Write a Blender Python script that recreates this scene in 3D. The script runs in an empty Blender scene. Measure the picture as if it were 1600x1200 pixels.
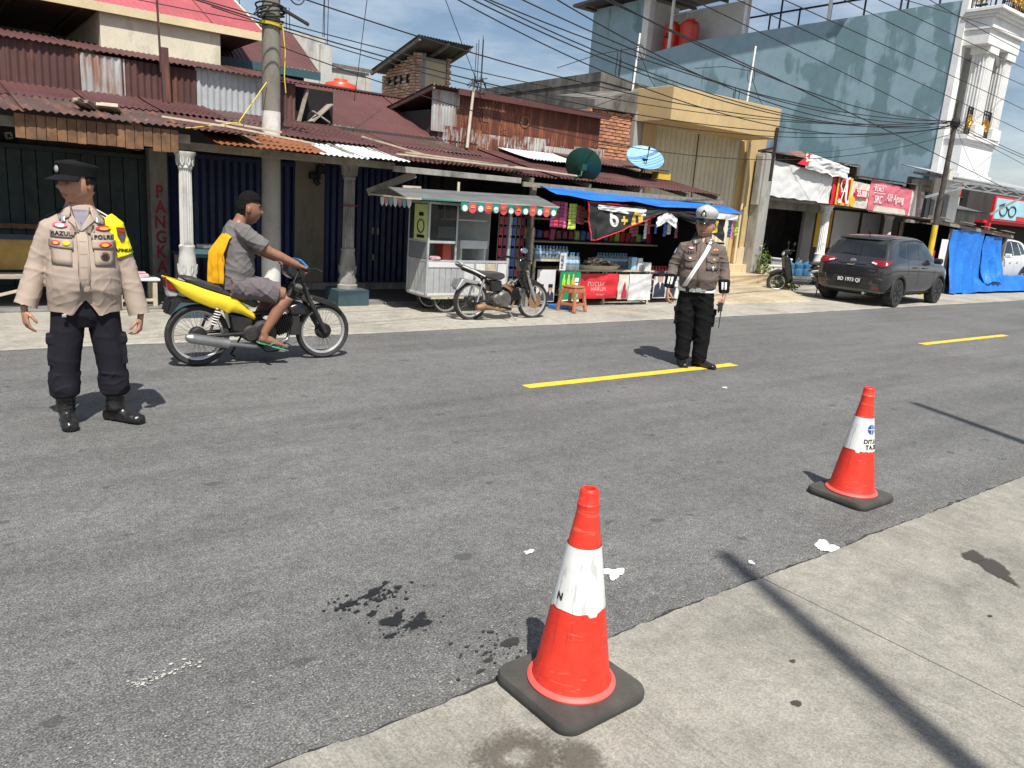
import bpy, bmesh, math, random
from math import sin, cos, pi, radians
from mathutils import Vector, Matrix, noise as mnoise
from mathutils.bvhtree import BVHTree
random.seed(7)
S = bpy.context.scene
COL = S.collection
# ------------------------------------------------------------------ camera
YAW, PITCH, ROLL = radians(52.05), radians(13.2), radians(4.2)
h = Vector((cos(YAW), sin(YAW), 0)); zz = Vector((0, 0, 1))
R0 = Vector((sin(YAW), -cos(YAW), 0)); Fw = h*cos(PITCH) - zz*sin(PITCH); U0 = h*sin(PITCH) + zz*cos(PITCH)
Rr = R0*cos(ROLL) + U0*sin(ROLL); Uu = U0*cos(ROLL) - R0*sin(ROLL)
cd = bpy.data.cameras.new('camera'); cam = bpy.data.objects.new('camera', cd); COL.objects.link(cam)
cam.matrix_world = Matrix(((Rr.x, Uu.x, -Fw.x, 0), (Rr.y, Uu.y, -Fw.y, 0), (Rr.z, Uu.z, -Fw.z, 1.62), (0, 0, 0, 1)))
cd.sensor_width = 36; cd.lens = 36*1202/1600; cd.clip_end = 3000; cd.clip_start = .05
S.camera = cam
# ------------------------------------------------------------------ sky, sun, exposure
SUN_EL = radians(58); SH = Vector((sin(radians(23)), cos(radians(23)), 0))      # SH: direction shadows fall
sd = -SH*cos(SUN_EL) + zz*sin(SUN_EL)                                           # towards the sun
W = bpy.data.worlds.new('World'); S.world = W; W.use_nodes = True
wn, wl = W.node_tree.nodes, W.node_tree.links
bg = wn['Background']; sky = wn.new('ShaderNodeTexSky'); sky.sky_type = 'NISHITA'; sky.sun_disc = False
sky.sun_elevation = SUN_EL; sky.sun_rotation = math.atan2(sd.x, sd.y); sky.air_density = 1.0; sky.dust_density = 1.2; sky.ozone_density = 1.2
tc = wn.new('ShaderNodeTexCoord'); mp = wn.new('ShaderNodeMapping'); mp.inputs['Scale'].default_value = (1.2, 1.2, 4.5)
nz = wn.new('ShaderNodeTexNoise'); nz.inputs['Scale'].default_value = 2.2; nz.inputs['Detail'].default_value = 8; nz.inputs['Roughness'].default_value = .62
rp = wn.new('ShaderNodeValToRGB'); rp.color_ramp.elements[0].position = .40; rp.color_ramp.elements[1].position = .72
rp.color_ramp.elements[1].color = (.62, .62, .62, 1)
mx = wn.new('ShaderNodeMixRGB'); mx.inputs[2].default_value = (10.5, 11., 11.6, 1)
wl.new(tc.outputs['Generated'], mp.inputs['Vector']); wl.new(mp.outputs['Vector'], nz.inputs['Vector']); wl.new(nz.outputs['Fac'], rp.inputs['Fac'])
wl.new(rp.outputs['Color'], mx.inputs[0]); wl.new(sky.outputs['Color'], mx.inputs[1]); wl.new(mx.outputs['Color'], bg.inputs['Color'])
bg.inputs['Strength'].default_value = .08
sl = bpy.data.lights.new('sun', 'SUN'); sl.energy = 5.0; sl.angle = radians(.53); sl.color = (1, .965, .9)
so = bpy.data.objects.new('sun', sl); COL.objects.link(so); so.rotation_euler = sd.to_track_quat('Z', 'Y').to_euler()
S.view_settings.view_transform = 'Standard'; S.view_settings.look = 'None'; S.view_settings.exposure = .40; S.view_settings.gamma = 1

# ------------------------------------------------------------------ materials
def newmat(name):
    m = bpy.data.materials.new(name); m.use_nodes = True
    return m, m.node_tree.nodes, m.node_tree.links, m.node_tree.nodes['Principled BSDF']
def nd(n, t, **kw):
    x = n.new(t)
    for k, v in kw.items():
        if k in x.inputs.keys() if hasattr(x.inputs, 'keys') else False: x.inputs[k].default_value = v
        else: setattr(x, k, v)
    return x
def coords(n, l, scale=(1, 1, 1), src='Object'):
    t = n.new('ShaderNodeTexCoord'); m = n.new('ShaderNodeMapping'); m.inputs['Scale'].default_value = scale
    l.new(t.outputs[src], m.inputs['Vector']); return m.outputs['Vector']
def noise(n, l, vec, scale, detail=5, rough=.55, dist=0):
    x = n.new('ShaderNodeTexNoise'); x.inputs['Scale'].default_value = scale; x.inputs['Detail'].default_value = detail
    x.inputs['Roughness'].default_value = rough; x.inputs['Distortion'].default_value = dist
    if vec is not None: l.new(vec, x.inputs['Vector'])
    return x.outputs['Fac']
def ramp(n, l, fac, *stops):
    r = n.new('ShaderNodeValToRGB'); e = r.color_ramp.elements
    while len(e) < len(stops): e.new(.5)
    for i, (p, c) in enumerate(stops):
        e[i].position = p; e[i].color = (c, c, c, 1) if isinstance(c, (int, float)) else (*c, 1)
    l.new(fac, r.inputs['Fac']); return r.outputs['Color']
def mixc(n, l, fac, a, b, mode='MIX'):
    x = n.new('ShaderNodeMixRGB'); x.blend_type = mode
    for i, v in enumerate((fac, a, b)):
        if isinstance(v, (int, float)): x.inputs[i].default_value = v if i == 0 else (v, v, v, 1)
        elif isinstance(v, tuple): x.inputs[i].default_value = (*v, 1)
        else: l.new(v, x.inputs[i])
    return x.outputs['Color']
def math_(n, l, op, a, b=0.):
    x = n.new('ShaderNodeMath'); x.operation = op
    for i, v in enumerate((a, b)):
        if isinstance(v, (int, float)): x.inputs[i].default_value = v
        else: l.new(v, x.inputs[i])
    return x.outputs[0]
def bump(n, l, p, hgt, strength=.3, dist=.01):
    b = n.new('ShaderNodeBump'); b.inputs['Strength'].default_value = strength; b.inputs['Distance'].default_value = dist
    l.new(hgt, b.inputs['Height']); l.new(b.outputs['Normal'], p.inputs['Normal'])
MATS = {}
def M(name, col=(.5, .5, .5), rough=.6, metal=0., var=.12, scale=4., bmp=0., bscale=60., coat=0., dirt=0., dirtcol=(.09, .075, .06), spec=.5, alpha=1., trans=0., sheen=0., rnd=0.):
    if name in MATS: return MATS[name]
    m, n, l, p = newmat(name); v = coords(n, l)
    c = noise(n, l, v, scale, 6, .6)
    lo = tuple(x*(1-var) for x in col); hi = tuple(min(1, x*(1+var)) for x in col)
    out = ramp(n, l, c, (.3, lo), (.7, hi))
    if dirt:
        d = ramp(n, l, noise(n, l, v, scale*2.3, 8, .7, .3), (.62-dirt*.4, 0.), (.8-dirt*.2, dirt))
        out = mixc(n, l, d, out, dirtcol)
    if rnd:
        oi = n.new('ShaderNodeObjectInfo'); f = math_(n, l, 'MULTIPLY_ADD', oi.outputs['Random'], 2*rnd); f.node.inputs[2].default_value = 1-rnd
        out = mixc(n, l, 1., out, f, 'MULTIPLY')
    l.new(out, p.inputs['Base Color'])
    l.new(ramp(n, l, noise(n, l, v, scale*3, 4), (.3, max(0, rough-.1)), (.7, min(1, rough+.1))), p.inputs['Roughness'])
    p.inputs['Metallic'].default_value = metal; p.inputs['Specular IOR Level'].default_value = spec
    p.inputs['Coat Weight'].default_value = coat; p.inputs['Coat Roughness'].default_value = .05
    p.inputs['Alpha'].default_value = alpha; p.inputs['Transmission Weight'].default_value = trans
    p.inputs['Sheen Weight'].default_value = sheen
    if bmp: bump(n, l, p, noise(n, l, v, bscale, 4), bmp, .01)
    MATS[name] = m; return m
def sheetmat(name, paint, rustc=(.19, .07, .03), rust=.35, zinc=0., zincc=(.5, .52, .52), stretch=(1.3, 1.3, .18), rough=.6, rnd=.14, metal=0.):
    m, n, l, p = newmat(name); v = coords(n, l, stretch); v2 = coords(n, l)
    a = noise(n, l, v, 5, 9, .68, .2); b = noise(n, l, v2, 1.7, 8, .65); c = noise(n, l, v, 16, 6, .7)
    out = ramp(n, l, b, (.25, tuple(x*.72 for x in paint)), (.55, paint), (.8, tuple(min(1, x*1.3) for x in paint)))
    out = mixc(n, l, ramp(n, l, a, (.66-rust*.36, 0.), (.76-rust*.22, .85)), out, mixc(n, l, c, rustc, tuple(x*1.9 for x in rustc)))
    if zinc: out = mixc(n, l, ramp(n, l, mixc(n, l, .5, b, c), (.60-zinc*.3, 0.), (.66-zinc*.28, .9)), out, zincc)
    oi = n.new('ShaderNodeObjectInfo'); f = math_(n, l, 'MULTIPLY_ADD', oi.outputs['Random'], 2*rnd); f.node.inputs[2].default_value = 1-rnd
    out = mixc(n, l, 1., out, f, 'MULTIPLY')
    l.new(out, p.inputs['Base Color']); p.inputs['Roughness'].default_value = rough; p.inputs['Metallic'].default_value = metal
    p.inputs['Specular IOR Level'].default_value = .35
    bump(n, l, p, c, .15, .004)
    MATS[name] = m; return m
def stainwall(name, col, stain=(.05, .048, .042), amt=.5, rough=.85, vs=.25, brickc=None):
    m, n, l, p = newmat(name); v = coords(n, l, (1, 1, vs)); v2 = coords(n, l)
    a = noise(n, l, v, 3.2, 9, .68, .3); b = noise(n, l, v2, 1.1, 8, .7); c = noise(n, l, v2, 30, 5)
    out = ramp(n, l, b, (.3, tuple(x*.8 for x in col)), (.7, tuple(min(1, x*1.12) for x in col)))
    out = mixc(n, l, ramp(n, l, mixc(n, l, .5, a, b), (.62-amt*.25, 0.), (.72-amt*.12, .92)), out, stain)
    out = mixc(n, l, .12, out, c, 'OVERLAY')
    l.new(out, p.inputs['Base Color']); p.inputs['Roughness'].default_value = rough; p.inputs['Specular IOR Level'].default_value = .25
    bump(n, l, p, mixc(n, l, .4, c, a), .25, .006)
    MATS[name] = m; return m
# asphalt
def asphalt():
    m, n, l, p = newmat('asphalt'); v = coords(n, l); vs = coords(n, l, (.12, 1.6, 1)); vd = coords(n, l, (4.2, 6.5, 1))
    fine = noise(n, l, v, 125, 6, .78); mid = noise(n, l, v, 30, 6, .75); big = noise(n, l, v, .7, 5, .6); st = noise(n, l, vs, 1.5, 6, .6)
    out = ramp(n, l, fine, (.34, (.030, .0298, .029)), (.50, (.125, .1235, .119)), (.65, (.33, .324, .31)))
    out = mixc(n, l, .8, out, ramp(n, l, mid, (.32, .5), (.68, 1.35)), 'MULTIPLY'); out = mixc(n, l, .55, out, ramp(n, l, noise(n, l, v, 7, 5, .7), (.35, .72), (.65, 1.2)), 'MULTIPLY')
    out = mixc(n, l, .8, out, ramp(n, l, st, (.3, .72), (.52, 1.), (.75, 1.2)), 'MULTIPLY')
    out = mixc(n, l, .6, out, ramp(n, l, big, (.3, .8), (.7, 1.15)), 'MULTIPLY')
    vo = n.new('ShaderNodeTexVoronoi'); vo.inputs['Scale'].default_value = 1.; l.new(vd, vo.inputs['Vector'])
    sc = n.new('ShaderNodeSeparateColor'); l.new(vo.outputs['Color'], sc.inputs[0])
    thr = math_(n, l, 'MULTIPLY', math_(n, l, 'SUBTRACT', sc.outputs[0], .5), .42)
    wob = math_(n, l, 'ADD', vo.outputs['Distance'], math_(n, l, 'MULTIPLY', math_(n, l, 'SUBTRACT', noise(n, l, v, 28, 3), .5), .35))
    spot = math_(n, l, 'LESS_THAN', wob, thr)
    out = mixc(n, l, math_(n, l, 'MULTIPLY', spot, .6), out, (.05, .05, .05))
    # pale chips of worn paint, more of them towards the near edge of the carriageway
    sx = n.new('ShaderNodeSeparateXYZ'); l.new(v, sx.inputs[0])
    d = math_(n, l, 'ABSOLUTE', math_(n, l, 'SUBTRACT', sx.outputs[1], 2.28)); band = ramp(n, l, d, (.0, .092), (.42, 0.))
    chip = math_(n, l, 'GREATER_THAN', math_(n, l, 'ADD', noise(n, l, v, 105, 3, .6), math_(n, l, 'MULTIPLY', math_(n, l, 'SUBTRACT', noise(n, l, v, 2.3, 5, .7), .38), .5)), math_(n, l, 'SUBTRACT', .82, band))
    out = mixc(n, l, math_(n, l, 'MULTIPLY', chip, .6), out, (.48, .47, .43))
    l.new(out, p.inputs['Base Color']); p.inputs['Roughness'].default_value = .82; p.inputs['Specular IOR Level'].default_value = .35
    bump(n, l, p, mixc(n, l, .35, fine, mid), .55, .006)
    MATS['asphalt'] = m
asphalt()
def concrete(name, col, broom=.0, stain=.4, sp=1.):
    m, n, l, p = newmat(name); v = coords(n, l)
    fine = noise(n, l, v, 130, 5, .7); mid = noise(n, l, v, 9*sp, 8, .72); big = noise(n, l, v, 1.1*sp, 7, .65, .4)
    out = ramp(n, l, big, (.28, tuple(x*.62 for x in col)), (.5, col), (.72, tuple(x*1.18 for x in col)))
    out = mixc(n, l, .7, out, ramp(n, l, mid, (.3, .66), (.7, 1.22)), 'MULTIPLY')
    out = mixc(n, l, .75, out, ramp(n, l, fine, (.33, .5), (.66, 1.35)), 'MULTIPLY')
    hgt = fine
    if broom:
        vb = coords(n, l, (1, .035, 1)); g = noise(n, l, vb, 75, 2, .5); msk = ramp(n, l, noise(n, l, v, 1.3, 4), (.42, .15), (.6, 1.))
        g2 = ramp(n, l, g, (.36, 0.), (.5, 1.)); k = mixc(n, l, msk, 1., g2)
        out = mixc(n, l, broom, out, ramp(n, l, k, (0., .5), (1., 1.05)), 'MULTIPLY'); hgt = mixc(n, l, .6, fine, k)
    if stain:
        d = ramp(n, l, noise(n, l, v, 2.1, 9, .75, .6), (.60, 0.), (.74, stain)); out = mixc(n, l, d, out, (.05, .045, .04))
    l.new(out, p.inputs['Base Color']); p.inputs['Roughness'].default_value = .88; p.inputs['Specular IOR Level'].default_value = .25
    bump(n, l, p, hgt, .5, .005); MATS[name] = m; return m
concrete('concrete_near', (.275, .258, .222), .24, .55)
concrete('concrete_far', (.36, .335, .285), 0, .45)
concrete('concrete_ramp', (.43, .36, .25), .3, .75)
def bluewall():
    m, n, l, p = newmat('blue_wall'); v = coords(n, l, (1, 1, .5)); v2 = coords(n, l); vs = coords(n, l, (2.2, 2.2, .35))
    a = noise(n, l, v, .55, 3, .5, .5); b = noise(n, l, vs, .85, 8, .6, .3); c = noise(n, l, v2, 2.2, 9, .72)
    sx = n.new('ShaderNodeSeparateXYZ'); l.new(v2, sx.inputs[0])
    k = math_(n, l, 'MULTIPLY_ADD', sx.outputs[1], -.0075); k.node.inputs[2].default_value = .665
    blk = noise(n, l, coords(n, l, (.9, .9, 1.3)), .8, 2, .4, .15); s = math_(n, l, 'ADD', mixc(n, l, .35, mixc(n, l, .55, a, b), blk), math_(n, l, 'SUBTRACT', k, .5))
    base = ramp(n, l, c, (.3, (.22, .33, .385)), (.7, (.30, .425, .485)))
    out = mixc(n, l, ramp(n, l, s, (.53, 0.), (.56, .72)), base, ramp(n, l, c, (.3, (.095, .175, .195)), (.7, (.13, .22, .24))))
    out = mixc(n, l, ramp(n, l, mixc(n, l, .5, b, c), (.60, 0.), (.63, .55)), out, (.38, .50, .57))
    l.new(out, p.inputs['Base Color']); p.inputs['Roughness'].default_value = .8; bump(n, l, p, c, .2, .01); MATS['blue_wall'] = m
bluewall()
sheetmat('maroon', (.098, .040, .037), rust=.12, stretch=(1.5, .25, .5))
sheetmat('maroon_old', (.085, .05, .044), (.15, .06, .035), rust=.42, zinc=.04, zincc=(.22, .2, .18), stretch=(1.5, .25, .5))
sheetmat('maroon_wall', (.098, .046, .042), rust=.3, rnd=.22)
sheetmat('rust_wall', (.115, .034, .022), (.20, .072, .028), rust=.45, zinc=.06, zincc=(.34, .3, .26))
sheetmat('rust_strip', (.13, .04, .025), rust=.5, zinc=.45, zincc=(.36, .37, .35))
sheetmat('orange_sheet', (.25, .09, .035), (.14, .055, .03), rust=.35, stretch=(1.5, .2, .5))
sheetmat('zinc_wall', (.4, .42, .43), (.16, .085, .055), rust=.22, metal=.25, rough=.5)
sheetmat('zinc_rusty', (.5, .51, .5), (.2, .075, .035), rust=.55, rough=.5, metal=.2)
sheetmat('zinc_white', (.62, .67, .67), (.35, .3, .26), rust=.1, stretch=(1.5, .2, .5), rough=.45)
sheetmat('pink_roof', (.40, .095, .105), (.3, .08, .08), rust=.05, stretch=(1.5, .25, .5), rough=.5)
sheetmat('grey_sheet', (.12, .125, .125), (.08, .075, .07), rust=.3, stretch=(1.5, .25, .5))
stainwall('cream_wall', (.60, .55, .43), (.22, .2, .16), .35)
stainwall('grey_render', (.34, .33, .30), amt=.55)
stainwall('black_render', (.24, .225, .195), (.022, .022, .02), .95)
stainwall('yellow_paint', (.50, .365, .185), (.3, .23, .13), .25)
stainwall('cream_paint', (.62, .52, .33), (.3, .24, .14), .15)
stainwall('white_paint', (.52, .51, .475), (.13, .12, .10), .48)
stainwall('white_clean', (.76, .755, .73), (.4, .39, .37), .12)
stainwall('old_white', (.34, .325, .295), (.06, .055, .05), .58); stainwall('post_white', (.26, .245, .22), (.06, .05, .045), .75); stainwall('pale_render', (.52, .51, .47), (.12, .115, .10), .62)
stainwall('teal_dirty', (.05, .085, .10), (.02, .025, .028), .4)
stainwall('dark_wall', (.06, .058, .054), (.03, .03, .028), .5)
M('tile', (.62, .48, .31), .4, var=.06, scale=6, dirt=.2)
M('mortar', (.33, .29, .24), .95, bmp=.4)
M('brick', (.60, .37, .25), .9, var=.3, scale=9, bmp=.5, bscale=45, dirt=.15, rnd=.28)
M('brick_dark', (.42, .19, .11), .9, var=.35, scale=9, bmp=.5, bscale=45, dirt=.35, rnd=.3)
M('wood', (.155, .076, .034), .7, var=.5, scale=7, bmp=.3, dirt=.35, rnd=.22)
M('wood_grey', (.24, .21, .165), .85, var=.3, scale=9, bmp=.4, dirt=.3, rnd=.2)
M('wood_pale', (.48, .41, .30), .8, var=.2, scale=9, bmp=.3, dirt=.2, rnd=.1)
M('bamboo', (.48, .42, .33), .6, var=.2, scale=5, dirt=.2)
M('green_plank', (.009, .024, .025), .6, var=.35, scale=3, dirt=.3, rnd=.3)
M('blue_door', (.004, .013, .062), .5, var=.2, scale=2, dirt=.15, rnd=.1)
M('black', (.008, .008, .009), .5, var=.2)
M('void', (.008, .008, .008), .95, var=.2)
M('iron', (.03, .028, .027), .6, metal=.6, var=.3)
M('galv', (.42, .43, .43), .45, metal=.6, var=.2, dirt=.15)
M('cable', (.012, .012, .013), .6, var=.1)
M('teal', (.03, .085, .10), .6, dirt=.2)
stainwall('pole_concrete', (.215, .20, .168), (.085, .075, .06), .55, vs=.35); stainwall('pole_peeled', (.34, .32, .29), (.12, .105, .09), .62, vs=.5)
M('pole_white', (.60, .58, .54), .8, var=.12, scale=6, bmp=.3, dirt=.3)
M('gold', (.55, .33, .06), .3, metal=.8, var=.2)
M('tank_orange', (.72, .05, .025), .35, var=.08, coat=.2)
M('tank_red', (.62, .07, .03), .4, var=.08)

# ------------------------------------------------------------------ mesh helpers
class B:
    def __init__(s): s.v = []; s.f = []; s.m = []; s.cur = 0
    def add(s, vs, fs, m=None):
        o = len(s.v); s.v += [tuple(x) for x in vs]; s.f += [tuple(i+o for i in f) for f in fs]; s.m += [s.cur if m is None else m]*len(fs); return s
    def box(s, c, d, rot=None, m=None):
        c = Vector(c); x, y, z = d[0]/2, d[1]/2, d[2]/2
        vs = [Vector((a, b, e)) for a in (-x, x) for b in (-y, y) for e in (-z, z)]
        if rot is not None: vs = [rot @ q for q in vs]
        return s.add([q+c for q in vs], [(0, 1, 3, 2), (4, 6, 7, 5), (0, 4, 5, 1), (2, 3, 7, 6), (0, 2, 6, 4), (1, 5, 7, 3)], m)
    def bb(s, x0, x1, y0, y1, z0, z1, m=None): return s.box(((x0+x1)/2, (y0+y1)/2, (z0+z1)/2), (x1-x0, y1-y0, z1-z0), None, m)
    def beam(s, a, b, w, d=None, m=None, up=(0, 0, 1)):
        a, b = Vector(a), Vector(b); x = (b-a); L = x.length; x.normalize(); u = Vector(up)
        if abs(x.dot(u)) > .98: u = Vector((0, 1, 0))
        y = u.cross(x).normalized(); z = x.cross(y); r = Matrix((x, y, z)).transposed()
        return s.box((a+b)/2, (L, w, d or w), r, m)
    def path(s, pts, rad, n=8, m=None, cap=True, e=2., closed=False):
        pts = [Vector(p) for p in pts]; k = len(pts); rad = rad if isinstance(rad, (list, tuple)) else [rad]*k
        vs = []; prev = None
        for i, p in enumerate(pts):
            if closed: t = pts[(i+1) % k]-pts[i-1]
            else: t = pts[min(i+1, k-1)]-pts[max(i-1, 0)]
            t.normalize()
            if prev is None:
                a = Vector((0, 0, 1)) if abs(t.z) < .9 else Vector((1, 0, 0)); u = (a - t*a.dot(t)).normalized()
            else: u = (prev - t*prev.dot(t)).normalized()
            prev = u; w = t.cross(u); r = rad[i]; ra, rb = r if isinstance(r, (tuple, list)) else (r, r)
            pw = lambda q: math.copysign(abs(q)**(2/e), q)
            vs += [p+u*(ra*pw(cos(2*pi*j/n)))+w*(rb*pw(sin(2*pi*j/n))) for j in range(n)]
        fs = [(i*n+j, i*n+(j+1) % n, (i+1)*n+(j+1) % n, (i+1)*n+j) for i in range(k-1) for j in range(n)]
        if closed: fs += [((k-1)*n+j, (k-1)*n+(j+1) % n, (j+1) % n, j) for j in range(n)]
        elif cap: fs += [tuple(range(n))[::-1], tuple((k-1)*n+j for j in range(n))]
        return s.add(vs, fs, m)
    def tube(s, a, b, r0, r1=None, n=10, m=None): return s.path([a, b], [r0, r0 if r1 is None else r1], n, m)
    def loft(s, rings, m=None, cap=True):
        n = len(rings[0]); vs = [p for r in rings for p in r]; k = len(rings)
        fs = [(i*n+j, i*n+(j+1) % n, (i+1)*n+(j+1) % n, (i+1)*n+j) for i in range(k-1) for j in range(n)]
        if cap: fs += [tuple(range(n))[::-1], tuple((k-1)*n+j for j in range(n))]
        return s.add(vs, fs, m)
    def lathe(s, prof, n=20, c=(0, 0, 0), axis='z', m=None, cap=True, sx=1., sy=1.):
        rings = []
        for r, z in prof:
            rg = []
            for j in range(n):
                a = 2*pi*j/n; p = (r*cos(a)*sx, r*sin(a)*sy, z)
                if axis == 'y': p = (p[0], p[2], -p[1])
                if axis == 'x': p = (p[2], p[0], p[1])
                rg.append((p[0]+c[0], p[1]+c[1], p[2]+c[2]))
            rings.append(rg)
        return s.loft(rings, m, cap)
    def prism(s, poly, y0, y1, plane='xz', m=None, taper=None):
        def P(a, b, c): return {'xz': (a, c, b), 'xy': (a, b, c), 'yz': (c, a, b)}[plane]
        n = len(poly); vs = [P(a, b, y0) for a, b in poly]+[P(a, b, y1) for a, b in poly]
        return s.add(vs, [tuple(range(n)), tuple(range(n, 2*n))[::-1]]+[(i, i+n, (i+1) % n+n, (i+1) % n) for i in range(n)], m)
    def quadgrid(s, fn, nu, nv, m=None):
        vs = [fn(i/nu, j/nv) for j in range(nv+1) for i in range(nu+1)]
        return s.add(vs, [(j*(nu+1)+i, j*(nu+1)+i+1, (j+1)*(nu+1)+i+1, (j+1)*(nu+1)+i) for j in range(nv) for i in range(nu)], m)
    def corr(s, o, u, v, Wd, L, pitch=.076, amp=.010, nL=3, sag=0., m=None, bend=0., spw=6):
        o, u, v = Vector(o), Vector(u).normalized(), Vector(v).normalized(); nrm = u.cross(v)
        nw = max(2, int(Wd/pitch*spw)); ph = random.random()*6
        def fn(a, b):
            return o+u*(a*Wd)+v*(b*L)+nrm*(amp*sin(2*pi*a*Wd/pitch+ph)-sag*4*b*(1-b)+bend*(a-.5)**2*4)
        return s.quadgrid(fn, nw, nL, m)
    def obj(s, name, mats, parent=None, world=True, bevel=0., smooth=None, seg=2, flip=False, **props):
        me = bpy.data.meshes.new(name); me.from_pydata(s.v, [], s.f); mats = mats if isinstance(mats, (list, tuple)) else [mats]
        for q in mats: me.materials.append(MATS[q] if isinstance(q, str) else q)
        if len(mats) > 1: me.polygons.foreach_set('material_index', s.m)
        bm = bmesh.new(); bm.from_mesh(me); bmesh.ops.recalc_face_normals(bm, faces=bm.faces); bm.to_mesh(me); bm.free()
        if smooth is not None:
            me.polygons.foreach_set('use_smooth', [True]*len(me.polygons)); me.set_sharp_from_angle(angle=radians(smooth))
        return link(name, me, parent, world, bevel, seg, **props)
XF = {}
def link(name, me, parent=None, world=True, bevel=0., seg=2, **props):
    o = bpy.data.objects.new(name, me); COL.objects.link(o)
    if bevel:
        bv = o.modifiers.new('b', 'BEVEL'); bv.width = bevel; bv.segments = seg; bv.limit_method = 'ANGLE'; bv.angle_limit = radians(35); bv.harden_normals = False
    if parent is not None: adopt(o, parent, world)
    for k, v in props.items(): o[k] = v
    return o
def adopt(o, parent, world=True):
    o.parent = parent
    if world: o.matrix_parent_inverse = wmat(parent).inverted()
def wmat(o):
    m = Matrix.LocRotScale(o.location, o.rotation_euler, o.scale)
    return (wmat(o.parent) @ o.matrix_parent_inverse @ m) if o.parent else m
def thing(name, label, cat, loc=(0, 0, 0), rz=0., group=None, parent=None):
    o = bpy.data.objects.new(name, None); COL.objects.link(o); o.location = loc; o.rotation_euler = (0, 0, rz); o.empty_display_size = .2
    tag(o, label, cat, group); return o
def group(name, parent, world=True):
    o = bpy.data.objects.new(name, None); COL.objects.link(o); adopt(o, parent, world); return o
def tag(o, label, cat, group=None):
    o['label'] = label; o['category'] = cat
    if group: o['group'] = group
    return o
def copy_tree(o, parent=None):
    c = o.copy(); COL.objects.link(c)
    if parent is not None: c.parent = parent; c.matrix_parent_inverse = o.matrix_parent_inverse.copy()
    for ch in o.children: copy_tree(ch, c)
    return c
_tc = {}
def text_mesh(s, size, ext=.0, align='CENTER', sx=1., spacing=1., bold=0.):
    c = bpy.data.curves.new('t', 'FONT'); c.body = s; c.size = size; c.extrude = ext; c.align_x = align; c.align_y = 'CENTER'; c.space_character = spacing; c.offset = bold
    o = bpy.data.objects.new('t', c); COL.objects.link(o); dg = bpy.context.evaluated_depsgraph_get()
    me = bpy.data.meshes.new_from_object(o.evaluated_get(dg)); bpy.data.objects.remove(o); bpy.data.curves.remove(c)
    if sx != 1: me.transform(Matrix.Diagonal((sx, 1, 1, 1)))
    return me
def frame(o, x, y): 
    x = Vector(x).normalized(); y = Vector(y); y = (y-x*y.dot(x)).normalized(); z = x.cross(y); o = Vector(o)
    return Matrix(((x.x, y.x, z.x, o.x), (x.y, y.y, z.y, o.y), (x.z, y.z, z.z, o.z), (0, 0, 0, 1)))
def text(name, s, size, mat, fr, parent, world=True, ext=.002, **kw):
    me = text_mesh(s, size, ext, **kw); me.transform(fr); me.materials.clear(); me.materials.append(MATS[mat]); return link(name, me, parent, world)
FX = lambda o: frame(o, (1, 0, 0), (0, 0, 1))          # upright, facing the road (-Y)
def press(me, bvh, d, off):
    d = Vector(d).normalized()
    for v in me.vertices:
        h_ = bvh.ray_cast(v.co-d*1.5, d)
        if h_[0] is None:
            q = bvh.find_nearest(v.co); v.co = q[0]-d*off
        else: v.co = h_[0]-d*off
# ================================================================== GROUND
def struct(o): o['kind'] = 'structure'; return o
def nz1(x, y=0., z=0.): return mnoise.noise(Vector((x, y, z)))
M('soil', (.16, .14, .10), .95, var=.3, scale=1)
struct(B().add([(-400, -400, -.06), (900, -400, -.06), (900, 900, -.06), (-400, 900, -.06)], [(0, 1, 2, 3)]).obj('ground', 'soil'))
road = struct(B().add([(-60, 1.7, 0), (400, 1.7, 0), (400, 8.6, 0), (-60, 8.6, 0)], [(0, 1, 2, 3)]).obj('road', 'asphalt'))
M('yellow_line', (.70, .47, .035), .7, var=.15, scale=14, dirt=.25, dirtcol=(.16, .14, .1))
for k in range(-2, 9):
    x0 = 4.3+7.55*k
    b = B(); ex = lambda s: .012*nz1(s*9.1, k)
    b.quadgrid(lambda a, c: (x0+a*3.05+.03*nz1(c*5, k, 2)*(a in (0, 1)), 5.24+c*.13+ex(a*12+c*3), .004), 30, 2); b.obj('lane_dash', 'yellow_line', road)
M('edge_dark', (.028, .026, .024), .9, var=.4, scale=20, bmp=.6, bscale=90)
M('white_splat', (.68, .68, .66), .8, var=.1, scale=20)
def stainmat(name, col, rough, k=1.7, mx_=.93):
    m, n, l, p = newmat(name); v = coords(n, l); at = n.new('ShaderNodeAttribute'); at.attribute_name = 'fade'
    a = math_(n, l, 'ADD', math_(n, l, 'MULTIPLY', at.outputs['Fac'], k), math_(n, l, 'MULTIPLY', math_(n, l, 'SUBTRACT', noise(n, l, v, 85, 5, .75), .72), 1.5))
    l.new(ramp(n, l, a, (.15, 0.), (.6, mx_)), p.inputs['Alpha']); p.inputs['Base Color'].default_value = (*col, 1); p.inputs['Roughness'].default_value = rough; MATS[name] = m
stainmat('oil', (.013, .013, .013), .45); stainmat('wet', (.055, .045, .036), .6, 1.5); stainmat('faint_ring', (.085, .07, .052), .85, 1.0, .55); stainmat('tar', (.028, .026, .024), .8, 1.4)
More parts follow.
